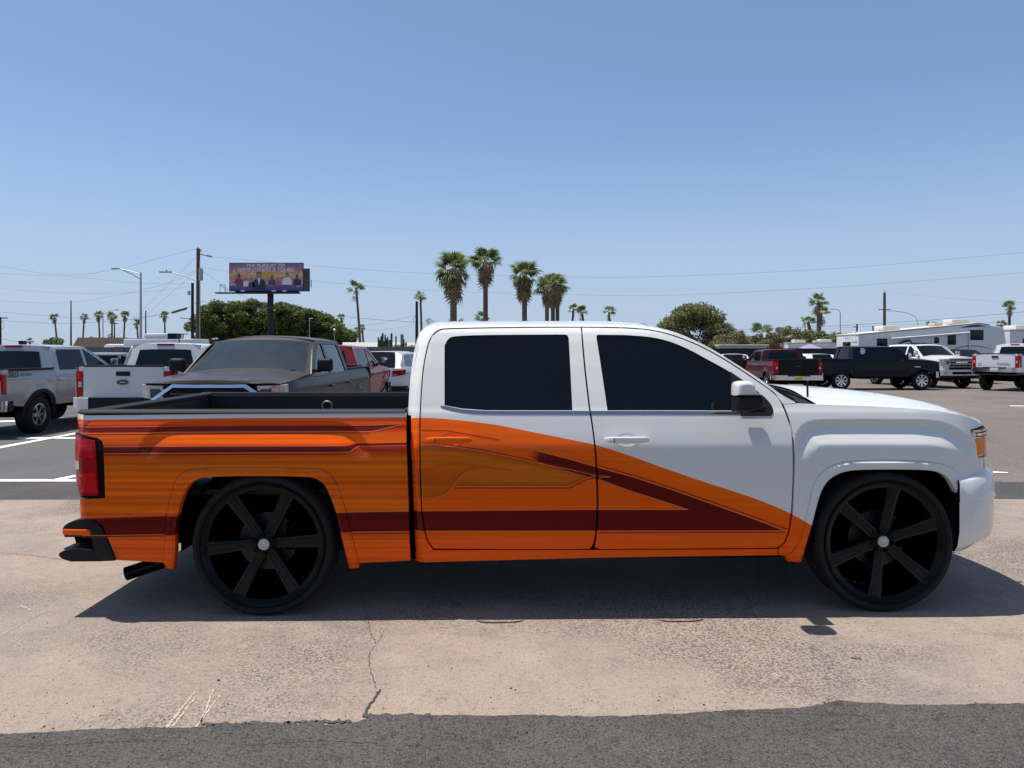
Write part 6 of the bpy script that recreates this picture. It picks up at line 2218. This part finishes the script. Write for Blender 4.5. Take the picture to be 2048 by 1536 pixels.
roofP = [across(x, z, 0.045) for x, z in edge]
bx, bz = edge[0]
pre = []
for (px, py), cr in zip([(838, 669), (849, 657)], (0.02, 0.036)):
    x, z = hp(px, py, cab_o)
    pre.append(across(x, z, cr))
loft('roof', pre + roofP, M_WHITE, hero)
wedge = HP(smooth_poly([(1300, 654.5), (1350, 666), (1387, 680), (1425, 699), (1475, 730), (1525, 762), (1565, 791), (1592, 806.5)], 4), cab_o)
W = []
for i, (x, z) in enumerate(wedge):
    t = i / (len(wedge) - 1)
    W.append(across(x, z, 0.045 * (1 - t) ** 1.5, fwd=0.02 + 0.13 * t))
Wn = np.array(W)
loft('windshield', Wn[2:, 2:-2], M_TINT, hero)
loft('windshield_frame', Wn[:3], M_WHITE, hero)
loft('a_pillar_return', Wn[2:, :3], M_WHITE, hero)
loft('a_pillar_return', Wn[2:, -3:], M_WHITE, hero)
bw = [plane_xz(px, py, 0.10) for px, py in [(827, 1119), (817, 900), (816.5, 835), (820, 770), (826, 720), (831, 692), (838, 670)]]
Bk = [across(x, z, 0.0, n=15, fwd=-0.03) for x, z in bw]
loft('cab_back_wall', Bk, M_WHITE, hero)
Bg = np.array(Bk)[3:6, 2:-2] - np.array((0.006, 0, 0))
loft('rear_window_pane', Bg, M_TINT, hero)

# --- hood
hl = HP(smooth_poly([(1637, 809.5), (1736, 812.5), (1811, 816.5), (1873, 821.5), (1923, 831), (1953, 842), (1965, 850)], 5))
HOODP = []
for i, (x, z) in enumerate(hl):
    t = i / (len(hl) - 1)
    y = -float(hero_o(x, z))
    R = []
    for j in range(33):
        v = j / 32
        a = abs(2 * v - 1)
        s = 1 - a ** 2.2
        bulge = float(sstep(0.80, 0.50, a)) * 0.012
        R.append((x + (0.02 + 0.17 * t ** 3) * (1 - a ** 2.6), y + 0.004 + (H_W - 2 * y - 0.008) * v, z - 0.003 + (0.072 - 0.035 * t) * s + bulge * (1 - t ** 4)))
    HOODP.append(R)
loft('hood', HOODP, M_WHITE, hero)
# black cowl, wipers, aerial
cw0 = hp(1593, 807)
ca = across(cw0[0] + 0.01, cw0[1] - 0.012, 0.03, fwd=0.15)
cb = [(p[0] - 0.005, p[1], p[2] - 0.012) for p in HOODP[0]]
cb = [cb[int(round(j * 32 / 24))] for j in range(25)]
cm = [tuple((np.array(a) + np.array(b)) / 2 + np.array((0, 0, 0.006))) for a, b in zip(ca, cb)]
loft('cowl', [ca, cm, cb], M_BLACKPL, hero)
xw, zw = cw0
for k, yy in enumerate((0.30, 0.98)):
    tube('wiper', [(xw + 0.14, yy, zw + 0.015), (xw + 0.06, yy + 0.06, zw + 0.055), (xw - 0.05, yy + 0.45, zw + 0.10)], 0.008, M_BLACKPL, hero, n=6)
an = hp(1618, 807)
ae = empty('aerial', (0, 0, 0))
ae.parent = hero
tube('mast', [(an[0] + .09, .30, an[1] + .0), (an[0] + .088, .30, an[1] + .125)], [.0075, .0065], M_BLACKPL, ae, n=8)
tube('mast_cap', [(an[0] + .088, .30, an[1] + .125), (an[0] + .088, .30, an[1] + .131)], .008, M_STEEL, ae, n=8)

# --- nose: grille, headlights, bumper
NP = [(2.385, .062), (2.47, .112), (2.53, .17), (2.58, .24), (2.615, .33), (2.64, .45), (2.665, .65), (2.68, .98)]
NPs = smooth_poly(NP, 6)


def sweep(path, rows, name, m, parent, flip=False):
    """path of (x, y), rows of (offset outward, z); mirrored to the far side as one piece"""
    P = []
    full = [(x, y, 0) for x, y in path] + [(x, H_W - y, 1) for x, y in path[::-1][1:]]
    n = len(full)
    for i, (x, y, s) in enumerate(full):
        a, b = full[max(i - 1, 0)], full[min(i + 1, n - 1)]
        tx, ty = b[0] - a[0], b[1] - a[1]
        L = math.hypot(tx, ty) or 1
        nx, ny = ty / L, -tx / L
        P.append([(x + nx * o_, y + ny * o_, z) for o_, z in rows])
    return loft(name, P, m, parent, flip=not flip)


M_GRILLE = mat('grille_mesh', (0.02, 0.02, 0.022), 0.35)
sweep(NPs, [(-.05, 0.70), (-.04, 0.72), (-.04, 1.03), (-.07, 1.06)], 'nose_panel', M_GLOSSBLACK, hero)
cen = [p for p in NPs if p[1] > 0.55]
sweep(cen, [(.0, 1.085), (.022, 1.08), (.022, 1.045), (0, 1.04)], 'grille_bar', M_CHROME, hero)
for k in range(5):
    z = 0.98 - k * 0.055
    sweep(cen, [(-.01, z + .016), (.012, z + .012), (.012, z - .012), (-.01, z - .016)], 'grille_slat', M_GRILLE, hero)
side_l = [p for p in NPs if p[1] < 0.56]


def head_patch(name, rowf, m, parent, off, y_lim=0.56, n=10, y_min=0.0):
    pts = [p for p in NPs if y_min <= p[1] < y_lim]
    k0 = NPs.index(pts[0])
    P = []
    for i, (x, y) in enumerate(pts):
        a, b = NPs[max(k0 + i - 1, 0)], NPs[min(k0 + i + 1, len(NPs) - 1)]
        tx, ty = b[0] - a[0], b[1] - a[1]
        L = math.hypot(tx, ty)
        z0, z1 = rowf(y)
        P.append([(x + ty / L * off, y - tx / L * off, z0 + (z1 - z0) * j / n) for j in range(n + 1)])
    return loft(name, P, m, parent, flip=True)


zt, zb_ = hp(1952, 857)[1], hp(1966, 936)[1]
hlmp = head_patch('headlight', lambda y: (zb_ - 0.025, zt - 0.008 - 0.02 * max(0, y - .3)), M_CLEAR, hero, -0.006)
head_patch('headlight_housing', lambda y: (zb_ - 0.03, zt), M_GLOSSBLACK, hlmp, -0.014)
za, zc = hp(1954, 877)[1], hp(1957, 911)[1]
head_patch('turn_signal', lambda y: (zc, za), M_AMBER, hlmp, -0.002, y_lim=0.185, y_min=.074)
for zf in (za + .012, zc - .012, (za + zt) / 2 + .004):
    head_patch('lamp_divider', lambda y, zf=zf: (zf - .003, zf + .003), M_GLOSSBLACK, hlmp, -.001, y_lim=.30, y_min=.07)
head_patch('lamp_reflector', lambda y: (zt - .05, zt - .022), M_CHROME, hlmp, -.003, y_lim=.30, y_min=.075)
mirrored(hlmp, H_W)
# bumper
BP = smooth_poly([(2.222, -.008), (2.30, -.002), (2.37, .014), (2.46, .058), (2.54, .125), (2.60, .21), (2.645, .33), (2.675, .48), (2.70, .70), (2.715, .98)], 6)
BZ = lambda py, y=0.03: EYE - (py - HOR) * (4.43 + y) / FPX
bz_top, bz_cr, bz_mid, bz_bot = BZ(958), BZ(1000), BZ(1040), BZ(1106)


def bump_rows(x, y):
    t = float(sstep(2.26, 2.5, x))
    top = bz_top + 0.025 * t
    return [(-.05, top + .004), (-.010, top), (.002, top - .018), (.011, bz_cr + .010), (.011, bz_cr + 0.003), (.002, bz_cr - .001), (.003, bz_cr - .008), (.005, bz_mid), (.0, bz_mid - .06), (-.018, bz_bot + .05 + .03 * t), (-.045, bz_bot + .012 + .045 * t), (-.07, bz_bot + .004 + .05 * t)]


P = []
full = [(x, y) for x, y in BP] + [(x, H_W - y) for x, y in BP[::-1][1:]]
for i, (x, y) in enumerate(full):
    a, b = full[max(i - 1, 0)], full[min(i + 1, len(full) - 1)]
    tx, ty = b[0] - a[0], b[1] - a[1]
    L = math.hypot(tx, ty)
    e_ = float(sstep(2.222, 2.34, x))
    P.append([(x + ty / L * o_ + (.034 if z < bz_cr - .003 else .036) * (1 - e_), y - tx / L * (o_ * e_ if o_ > 0 else o_), z) for o_, z in bump_rows(x, min(y, H_W - y))])
ob = loft('front_bumper', P, M_WHITE, hero, flip=True)
ob.data.set_sharp_from_angle(angle=math.radians(50))
for k in (0, -1):
    q = P[k]
    c = [(p[0] + .0, p[1] + (0.25 if k == 0 else -0.25), p[2]) for p in q]
    loft('bumper_return', [q, c], M_BLACKPL, ob)
fx, fy = [p for p in BP if p[0] > 2.6][0]
tube('tow_hook', [(fx + .02, fy + .10, .56), (fx + .045, fy + .10, .54), (fx + .045, fy + .10, .49), (fx + .02, fy + .10, .47)], .012, M_GLOSSBLACK, ob, n=8)
sweep([p for p in BP if p[1] > .5], [(.012, .62), (.016, .61), (.016, .52), (.012, .51)], 'air_intake', M_GLOSSBLACK, ob)

# --- bed: rail caps, inner walls, floor, tailgate
xt, zr = plane_xz(160, 826, 0.06)
xf = hp(812, 826)[0]
zr = 1.178
capP = [(0.035, zr), (0.042, zr + .012), (0.052, zr + .019), (0.085, zr + .021), (0.112, zr + .018), (0.118, zr + .004), (0.118, zr - .03)]
o = loft('bed_rail_cap', [[(x, y, z) for y, z in capP] for x in (xt + .0, xf - .005)], M_BLACKPL, hero, flip=False)
o.data.set_sharp_from_angle(angle=math.radians(35))
mirrored(o, H_W)
for xa_, xb_ in ((xt, -1.8225 - .52), (-1.8225 + .52, xf)):
    q = box('bed_inner_wall', ((xa_ + xb_) / 2, 0.135, 0.775), (xb_ - xa_, 0.03, 0.17), M_LINER, hero)
    mirrored(q, H_W)
q = box('wheel_house', (-1.8225, 0.34, 0.868), (1.04, 0.40, 0.012), M_LINER, hero)
mirrored(q, H_W)
o = box('bed_inner_wall', ((xt + xf) / 2, 0.135, 1.0185), (xf - xt, 0.03, 0.313), M_LINER, hero)
c = mirrored(o, H_W)
# ribs, tie-down pockets and a lamp ring on the far wall
for k in range(4):
    box('liner_rib', ((xt + xf) / 2, H_W - 0.155, 1.10 - k * 0.055), (xf - xt - .1, 0.012, 0.016), M_LINER, c, bev=.004)
for px in (432, 745):
    x, z = plane_xz(px, 812, 1.80)
    box('tie_down_pocket', (x, H_W - 0.158, 1.09), (0.26, 0.014, 0.10), M_GLOSSBLACK, c, bev=.006)
x, z = plane_xz(655, 812, 1.80)
rg = lathe('cargo_lamp_ring', [(.030, -.006), (.044, -.010), (.050, 0)], mat('dull_ring', (.16, .16, .16), .5, metal=.6), c, n=24)
rg.location = (x, H_W - (H_W - 0.168), 1.085)
rg.scale = (1, -1, 1)
box('bed_floor', ((xt + xf) / 2, H_W / 2, 0.70), (xf - xt, H_W - .28, 0.03), M_LINER, hero)
box('bed_front_wall', (xf - .03, H_W / 2, 0.93), (0.04, H_W - .30, 0.49), M_LINER, hero)
tg = prism('tailgate', [(xt + .022, 0.62), (xt + .075, 0.62), (xt + .08, zr - .004), (xt + .022, zr - .004)], 0.10, H_W - 0.10, M_ORANGE, hero, bev=.008)
prism('tailgate_cap', [(xt + .002, zr), (xt + .008, zr + .017), (xt + .06, zr + .0215), (xt + .095, zr + .012), (xt + .095, zr - .02), (xt + .002, zr - .006)], 0.05, H_W - 0.05, M_BLACKPL, tg, bev=.005)
prism('tailgate_liner', [(xt + .083, 0.72), (xt + .093, 0.72), (xt + .093, zr - .024), (xt + .083, zr - .024)], 0.16, H_W - 0.16, M_LINER, tg)

# --- rear bumper
pz = lambda pts, y: [plane_xz(px, py, y) for px, py in pts]
rb = empty('rear_bumper')
rb.parent = hero
prism('bumper_pad', pz(smooth_poly([(126, 1064), (126, 1057), (132, 1049), (148, 1041), (170, 1038), (190, 1041), (203, 1050)], 3) + [(207, 1064), (206, 1074), (130, 1074)], .06), 0.055, H_W - .055, M_BLACKPL, rb, bev=.006)
prism('painted_strip', pz([(125, 1059), (178, 1059.5), (181.5, 1063), (181.5, 1069), (178, 1071), (128, 1070.5), (125, 1067)], .045), 0.043, 0.09, M_ORANGE, rb, bev=.004)
prism('bumper_corner', pz(smooth_poly([(184, 1056), (194, 1048), (205, 1053), (213, 1068), (222, 1090), (233, 1120)], 3) + [(200, 1121.5), (190, 1092)], .04), 0.02, 0.40, M_BLACKPL, rb, bev=.008)
prism('corner_step', pz(smooth_poly([(122, 1110), (122, 1105), (130, 1100), (146, 1096), (165, 1096)], 3) + [(194, 1098), (203, 1121), (145, 1121.5), (128, 1116)], .05), 0.03, H_W - .03, M_BLACKPL, rb, bev=.007)
prism('bumper_back', pz([(146, 1066), (196, 1066), (200, 1112), (160, 1112)], .2), 0.20, H_W - .20, M_DARK, rb)
for k in range(7):
    x0_, z0_ = plane_xz(133 + k * 5.2, 1097.5, .1)
    box('step_tread', (x0_, 0.16, z0_ + .004), (.010, .16, .008), M_BLACKPL, rb)

# --- exhaust, chassis, wheel-well liners
ex0, ex1 = plane_xz(335, 1121, .34), plane_xz(258, 1144, .34)
V, F = tube_geo([(ex0[0], .36, ex0[1]), (ex1[0], .30, ex1[1])], .042, 20, cap=False)
V2_, F2_ = tube_geo([(ex0[0], .36, ex0[1]), (ex1[0], .30, ex1[1])], .036, 20, cap=False)
nV = len(V)
rim = [(20 + k, 20 + (k + 1) % 20, nV + 20 + (k + 1) % 20, nV + 20 + k) for k in range(20)]
mesh('exhaust_tip', V + V2_, F + [tuple(i + nV for i in f[::-1]) for f in F2_] + rim, M_GLOSSBLACK, hero)
box('chassis_rail', (-.2, .45, .40), (4.9, .12, .14), M_DARK, hero)
box('chassis_rail', (-.2, H_W - .45, .40), (4.9, .12, .14), M_DARK, hero)
box('underbody', (.15, H_W / 2, .43), (4.3, H_W - .5, .22), M_DARK, hero)
box('shade_slab', (-.02, H_W / 2, .36), (2.5, H_W - .16, .10), M_DARK, hero)  # low wide slab added to block sky light and deepen the ground shadow
box('cab_floor', (.15, H_W / 2, .40), (2.0, H_W - .12, .05), M_DARK, hero)
for xx in (-1.8225, 1.8225):
    tube('axle', [(xx, .2, .41), (xx, H_W - .2, .41)], .055, M_DARK, hero, n=12)
    for ys in (0, 1):
        P = []
        for k in range(19):
            a = math.radians(-6 + 192 * k / 18)
            r = 0.475
            P.append([(xx + r * 1.02 * math.cos(a), y if not ys else H_W - y, .42 + min(r * math.sin(a), .43)) for y in (.035, .20, .40, .55)])
        loft('wheel_well_liner', P, M_DARK, hero)
        yc_ = .31 if not ys else H_W - .31
        ef_ = .61 if xx < 0 else .50
        box('wheel_well_top', (xx + (ef_ - .61) / 2, yc_, .851), (.61 + ef_, .50, .012), M_DARK, hero)
        for sx_ in (-.61, ef_):
            sh_ = .03 if xx < 0 or sx_ < 0 else .09
            box('wheel_well_end', (xx + sx_, yc_ + (sh_ if not ys else -sh_), .605), (.012, .50 - 2 * sh_, .50), M_DARK, hero)
        box('wheel_well_wall', (xx, .56 if not ys else H_W - .56, .62), (1.0, .02, .50), M_DARK, hero)

# --- wheels
TR = 0.4135


def hero_wheel(xc, y, face, ang, name='wheel'):
    w = empty(name)
    w.parent = hero
    w.location = (xc, y, TR)
    if face > 0:
        w.rotation_euler = (0, 0, math.pi)
    if HW_PROTO:
        for src in HW_PROTO:
            c = src.copy()
            COL.objects.link(c)
            c.parent = w
            if src.get('spin'):
                c.rotation_euler = (0, -ang - (src['spin'] - 1) * math.pi / 3, 0)
        return w
    prof = [(.352, .030), (.360, .012), (.366, .002), (.371, -.002), (.373, -.0055), (.375, -.003), (.382, -.006), (.392, -.005), (.396, -.0015), (.398, -.003), (.402, .004), (.4085, .016), (.4115, .030), (.413, .042), (.4135, .056), (.4065, .058), (.4065, .064), (.4135, .066),
            (.4135, .118), (.4055, .120), (.4055, .130), (.4135, .132), (.4135, .185), (.4065, .187), (.4065, .195), (.4135, .197), (.413, .225), (.409, .245), (.400, .262), (.385, .270), (.366, .264), (.352, .24)]

    def tread(i, j, r):
        d = 0.0
        if 12 <= j <= 27 and r > .41:
            k = (i + (j // 2)) % 3
            if k == 0:
                d = .006
        return r - d, 0.0
    parts = []
    t = lathe('tyre', prof, M_RUBBER, w, n=150, mod=tread)
    parts.append(t)
    parts.append(lathe('rim_barrel', [(.357, .012), (.3605, .004), (.357, -.001), (.351, .002), (.347, .009), (.3455, .0105), (.322, .017), (.3185, .020), (.316, .030), (.312, .10), (.308, .24), (.340, .25)], M_GLOSSBLACK, w, n=96))
    bm = bmesh.new()
    for k in range(1):
        a = k * math.pi / 3
        vs = []
        for (r, hw, y0, y1) in ((.050, .030, .040, .085), (.12, .0285, .036, .085), (.24, .034, .022, .070), (.335, .041, .013, .050)):
            for (t_, y) in ((-hw, y0 + .004), (-hw * .62, y0), (-hw * .45, y0 + .005), (hw * .45, y0 + .005), (hw * .62, y0), (hw, y0 + .004), (hw * .9, y1), (-hw * .9, y1)):
                vs.append(bm.verts.new((r * math.cos(a) - t_ * math.sin(a), y, r * math.sin(a) + t_ * math.cos(a))))
        for s in range(3):
            for j in range(8):
                bm.faces.new((vs[s * 8 + j], vs[s * 8 + (j + 1) % 8], vs[(s + 1) * 8 + (j + 1) % 8], vs[(s + 1) * 8 + j]))
    bmesh.ops.recalc_face_normals(bm, faces=bm.faces)
    sp = from_bm('spoke', bm, mat('satin_black_wheel', (0.0045, 0.0045, 0.005), 0.34, spec=.25), w, smooth=True, angle=30)
    sp['spin'] = 1
    parts.append(sp)
    for k in range(1, 6):
        q = sp.copy()
        COL.objects.link(q)
        q['spin'] = k + 1
        parts.append(q)
    parts.append(lathe('hub', [(0, .034), (.040, .034), (.072, .040), (.080, .055), (.080, .10)], M_GLOSSBLACK, w, n=36))
    bm = bmesh.new()
    for k in range(6):
        a = (k + .5) * math.pi / 3
        mtx = Matrix.Translation((.058 * math.cos(a), .034, .058 * math.sin(a))) @ Matrix.Rotation(math.pi / 2, 4, 'X')
        bmesh.ops.create_cone(bm, cap_ends=True, segments=6, radius1=.013, radius2=.011, depth=.03, matrix=mtx)
    lg = from_bm('lug_nuts', bm, M_GLOSSBLACK, w)
    lg['spin'] = 1
    lg['kind'] = 'stuff'
    parts.append(lg)
    parts.append(lathe('centre_cap', [(0, .024), (.018, .024), (.019, .0232), (.021, .0232), (.022, .024), (.0315, .0245), (.0335, .027), (.0335, .045)], mat('cap_metal', (.46, .46, .45), .4, metal=.5, var=.2, vscale=40), w, n=32))
    parts.append(lathe('dark_backing', [(0, .215), (.30, .215), (.309, .22)], M_DARK, w, n=36))  # dark disc added behind the spokes in place of shade, hides pale ground
    parts.append(lathe('brake_disc', [(.06, .115), (.17, .115), (.17, .14), (.06, .14)], mat('disc_iron', (.035, .035, .035), .4, metal=1.0), w, n=48))
    b = box('brake_caliper', (.145, .12, .03), (.07, .07, .16), M_DARK, w, bev=.01)
    parts.append(b)
    if not HW_PROTO:
        HW_PROTO.extend(parts)
        for p in parts:
            if p.get('spin'):
                p.rotation_euler = (0, -ang - (p['spin'] - 1) * math.pi / 3, 0)
    return w


HW_PROTO = []
hero_wheel(-1.8225, 0, -1, math.radians(4))
hero_wheel(1.8225, 0, -1, math.radians(19.5))
hero_wheel(-1.8225, H_W, 1, math.radians(31))
hero_wheel(1.8225, H_W, 1, math.radians(11))

# --- door mirror
mr = empty('door_mirror')
mr.parent = hero
mo = HP(smooth_poly([(1467, 771), (1473, 763), (1486, 761.5), (1497, 763), (1504, 769), (1509, 785), (1522, 791), (1523, 811), (1503, 820), (1480, 822), (1468, 818), (1466, 800)], 3, closed=True), cab_o)
mo = [plane_xz(*p, -.17) for p in smooth_poly([(1467, 771), (1473, 763), (1486, 761.5), (1497, 763), (1504, 769), (1509, 785), (1522, 791), (1523, 811), (1503, 820), (1480, 822), (1468, 818), (1466, 800)], 3, closed=True)]
zsplit = plane_xz(1480, 791, -.17)[1]


def mirror_shell(poly, name, m, ys):
    """rounded housing: the outline shrunk towards both ends of its depth"""
    cx = sum(p[0] for p in poly) / len(poly)
    cz = sum(p[1] for p in poly) / len(poly)
    P = []
    for y, s in ys:
        P.append([(cx + (x - cx) * s, y, cz + (z - cz) * s) for x, z in poly])
    P.insert(0, [(cx, ys[0][0] - .002, cz)] * len(poly))
    P.append([(cx, ys[-1][0], cz)] * len(poly))
    return loft(name, P, m, mr, closed_v=True)


def clip_z(poly, z0, above):
    out = []
    n = len(poly)
    for i in range(n):
        a, b = poly[i], poly[(i + 1) % n]
        ia, ib = (a[1] >= z0) == above, (b[1] >= z0) == above
        if ia:
            out.append(a)
        if ia != ib:
            t = (z0 - a[1]) / (b[1] - a[1])
            out.append((a[0] + (b[0] - a[0]) * t, z0))
    return out


ysm = [(-.236, .62), (-.231, .80), (-.218, .93), (-.20, .99), (-.165, 1.0), (-.125, .95), (-.10, .75)]
up = [(x, z) for x, z in clip_z(mo, zsplit + .0015, True)]
lo = [(x, z) for x, z in clip_z(mo, zsplit - .0015, False)]
mirror_shell(resample(up, .012), 'mirror_cap', M_WHITE, ysm)
mirror_shell(resample(lo, .012), 'mirror_housing', M_BLACKPL, ysm)
xa, za_ = plane_xz(1520, 820, 0)
box('mirror_arm', (xa - .05, -.035, za_ + .012), (.11, .13, .05), M_BLACKPL, mr, bev=.015)
xm = plane_xz(1466, 800, -.17)[0]
box('mirror_glass', (xm + .014, -.165, (za_ + .10)), (.010, .085, .12), M_GLOSSBLACK, mr, bev=.004)
for ch in list(mr.children):
    mirrored(ch, H_W)

# --- pinstripes
M_PIN = mat('pinstripe', (.72, .20, .07), .35, coat=.2, spec=.1)
M_PIN2 = mat('pinstripe_red', (.25, .015, .006), .35, coat=.2, spec=.1)


def pin(pts, w, m, parent, of=hero_o, gap=0.010, x_lim=None):
    q = resample(HP(pts, of), 0.02, False)
    if x_lim:
        q = [p for p in q if x_lim[0] <= p[0] <= x_lim[1]]
    runs, cur = [], [q[0]]
    V, F = [], []
    for i, p in enumerate(q):
        a, b = q[max(i - 1, 0)], q[min(i + 1, len(q) - 1)]
        tx, tz = b[0] - a[0], b[1] - a[1]
        L = math.hypot(tx, tz) or 1
        for s in (-.5, .5):
            x, z = p[0] - tz / L * w * s, p[1] + tx / L * w * s
            V.append((x, -float(of(x, z)) - .0011, z))
        if i:
            F.append((2 * i - 2, 2 * i, 2 * i + 1, 2 * i - 1))
    return mesh('pinstripe', V, F, m, parent)


bedo = [o for o in hero.children if o.name.startswith('bed_side')][0]
for pts in ([(158, 852), (500, 850.6), (745, 850.2), (803, 847.5)], [(158, 864), (500, 863), (745, 863), (803, 848.5)],
            [(209, 907.5), (400, 906), (690, 905)] + smooth_poly([(690, 905), (702, 902), (712, 895), (722, 892)], 3) + [(811, 890)],
            [(209, 893.5), (400, 892), (690, 891)], [(162, 1031), (329, 1029)], [(692, 1024.5), (815, 1022)], [(165, 1070), (329, 1069)], [(704, 1064), (817, 1063)]):
    pin(pts, .0036, M_PIN, bedo)
for pts in ([(209, 910.5), (690, 908)], [(158, 867), (740, 866)], [(164, 1073), (329, 1072)], [(705, 1067), (818, 1066)]):
    pin(pts, .004, M_PIN2, bedo)
for pts in ([(845, 1020.5), (1000, 1019.5), (1193, 1018.5)], [(850, 1062), (1190, 1062)], [(843, 888), (895, 892), (960, 902), (1020, 914), (1080, 927), (1130, 937), (1192, 951)], [(1072, 901), (1130, 915), (1190, 932)],
            smooth_poly([(843, 996), (868, 995), (890, 989), (905, 974), (925, 950), (940, 943)], 4), [(908, 973), (1140, 973), (1165, 959), (1193, 951)]):
    pin(pts, .0032, M_PIN, dr, cab_o)
for pts in ([(843, 885), (895, 889), (960, 899), (1020, 911), (1080, 924), (1130, 934), (1192, 948)], [(908, 976), (1141, 976), (1167, 961), (1193, 954.5)], [(842, 860), (900, 862), (1000, 880)]):
    pin(pts, .0045, M_PIN2, dr, cab_o)
for pts in ([(1197, 1018.5), (1378, 1019.5), (1253, 979), (1197, 958.5)], [(1197, 1062), (1569, 1061.3), (1464, 1022), (1343, 979), (1270, 955), (1196, 934)], [(1197, 951), (1222, 954), (1197, 955)]):
    pin(pts, .0032, M_PIN, df, cab_o)
for pts in ([(1197, 1065.5), (1570, 1064.5)], [(1197, 931), (1270, 951.5), (1343, 975.5), (1464, 1018), (1574, 1058)]):
    pin(pts, .005, M_PIN2, df, cab_o)
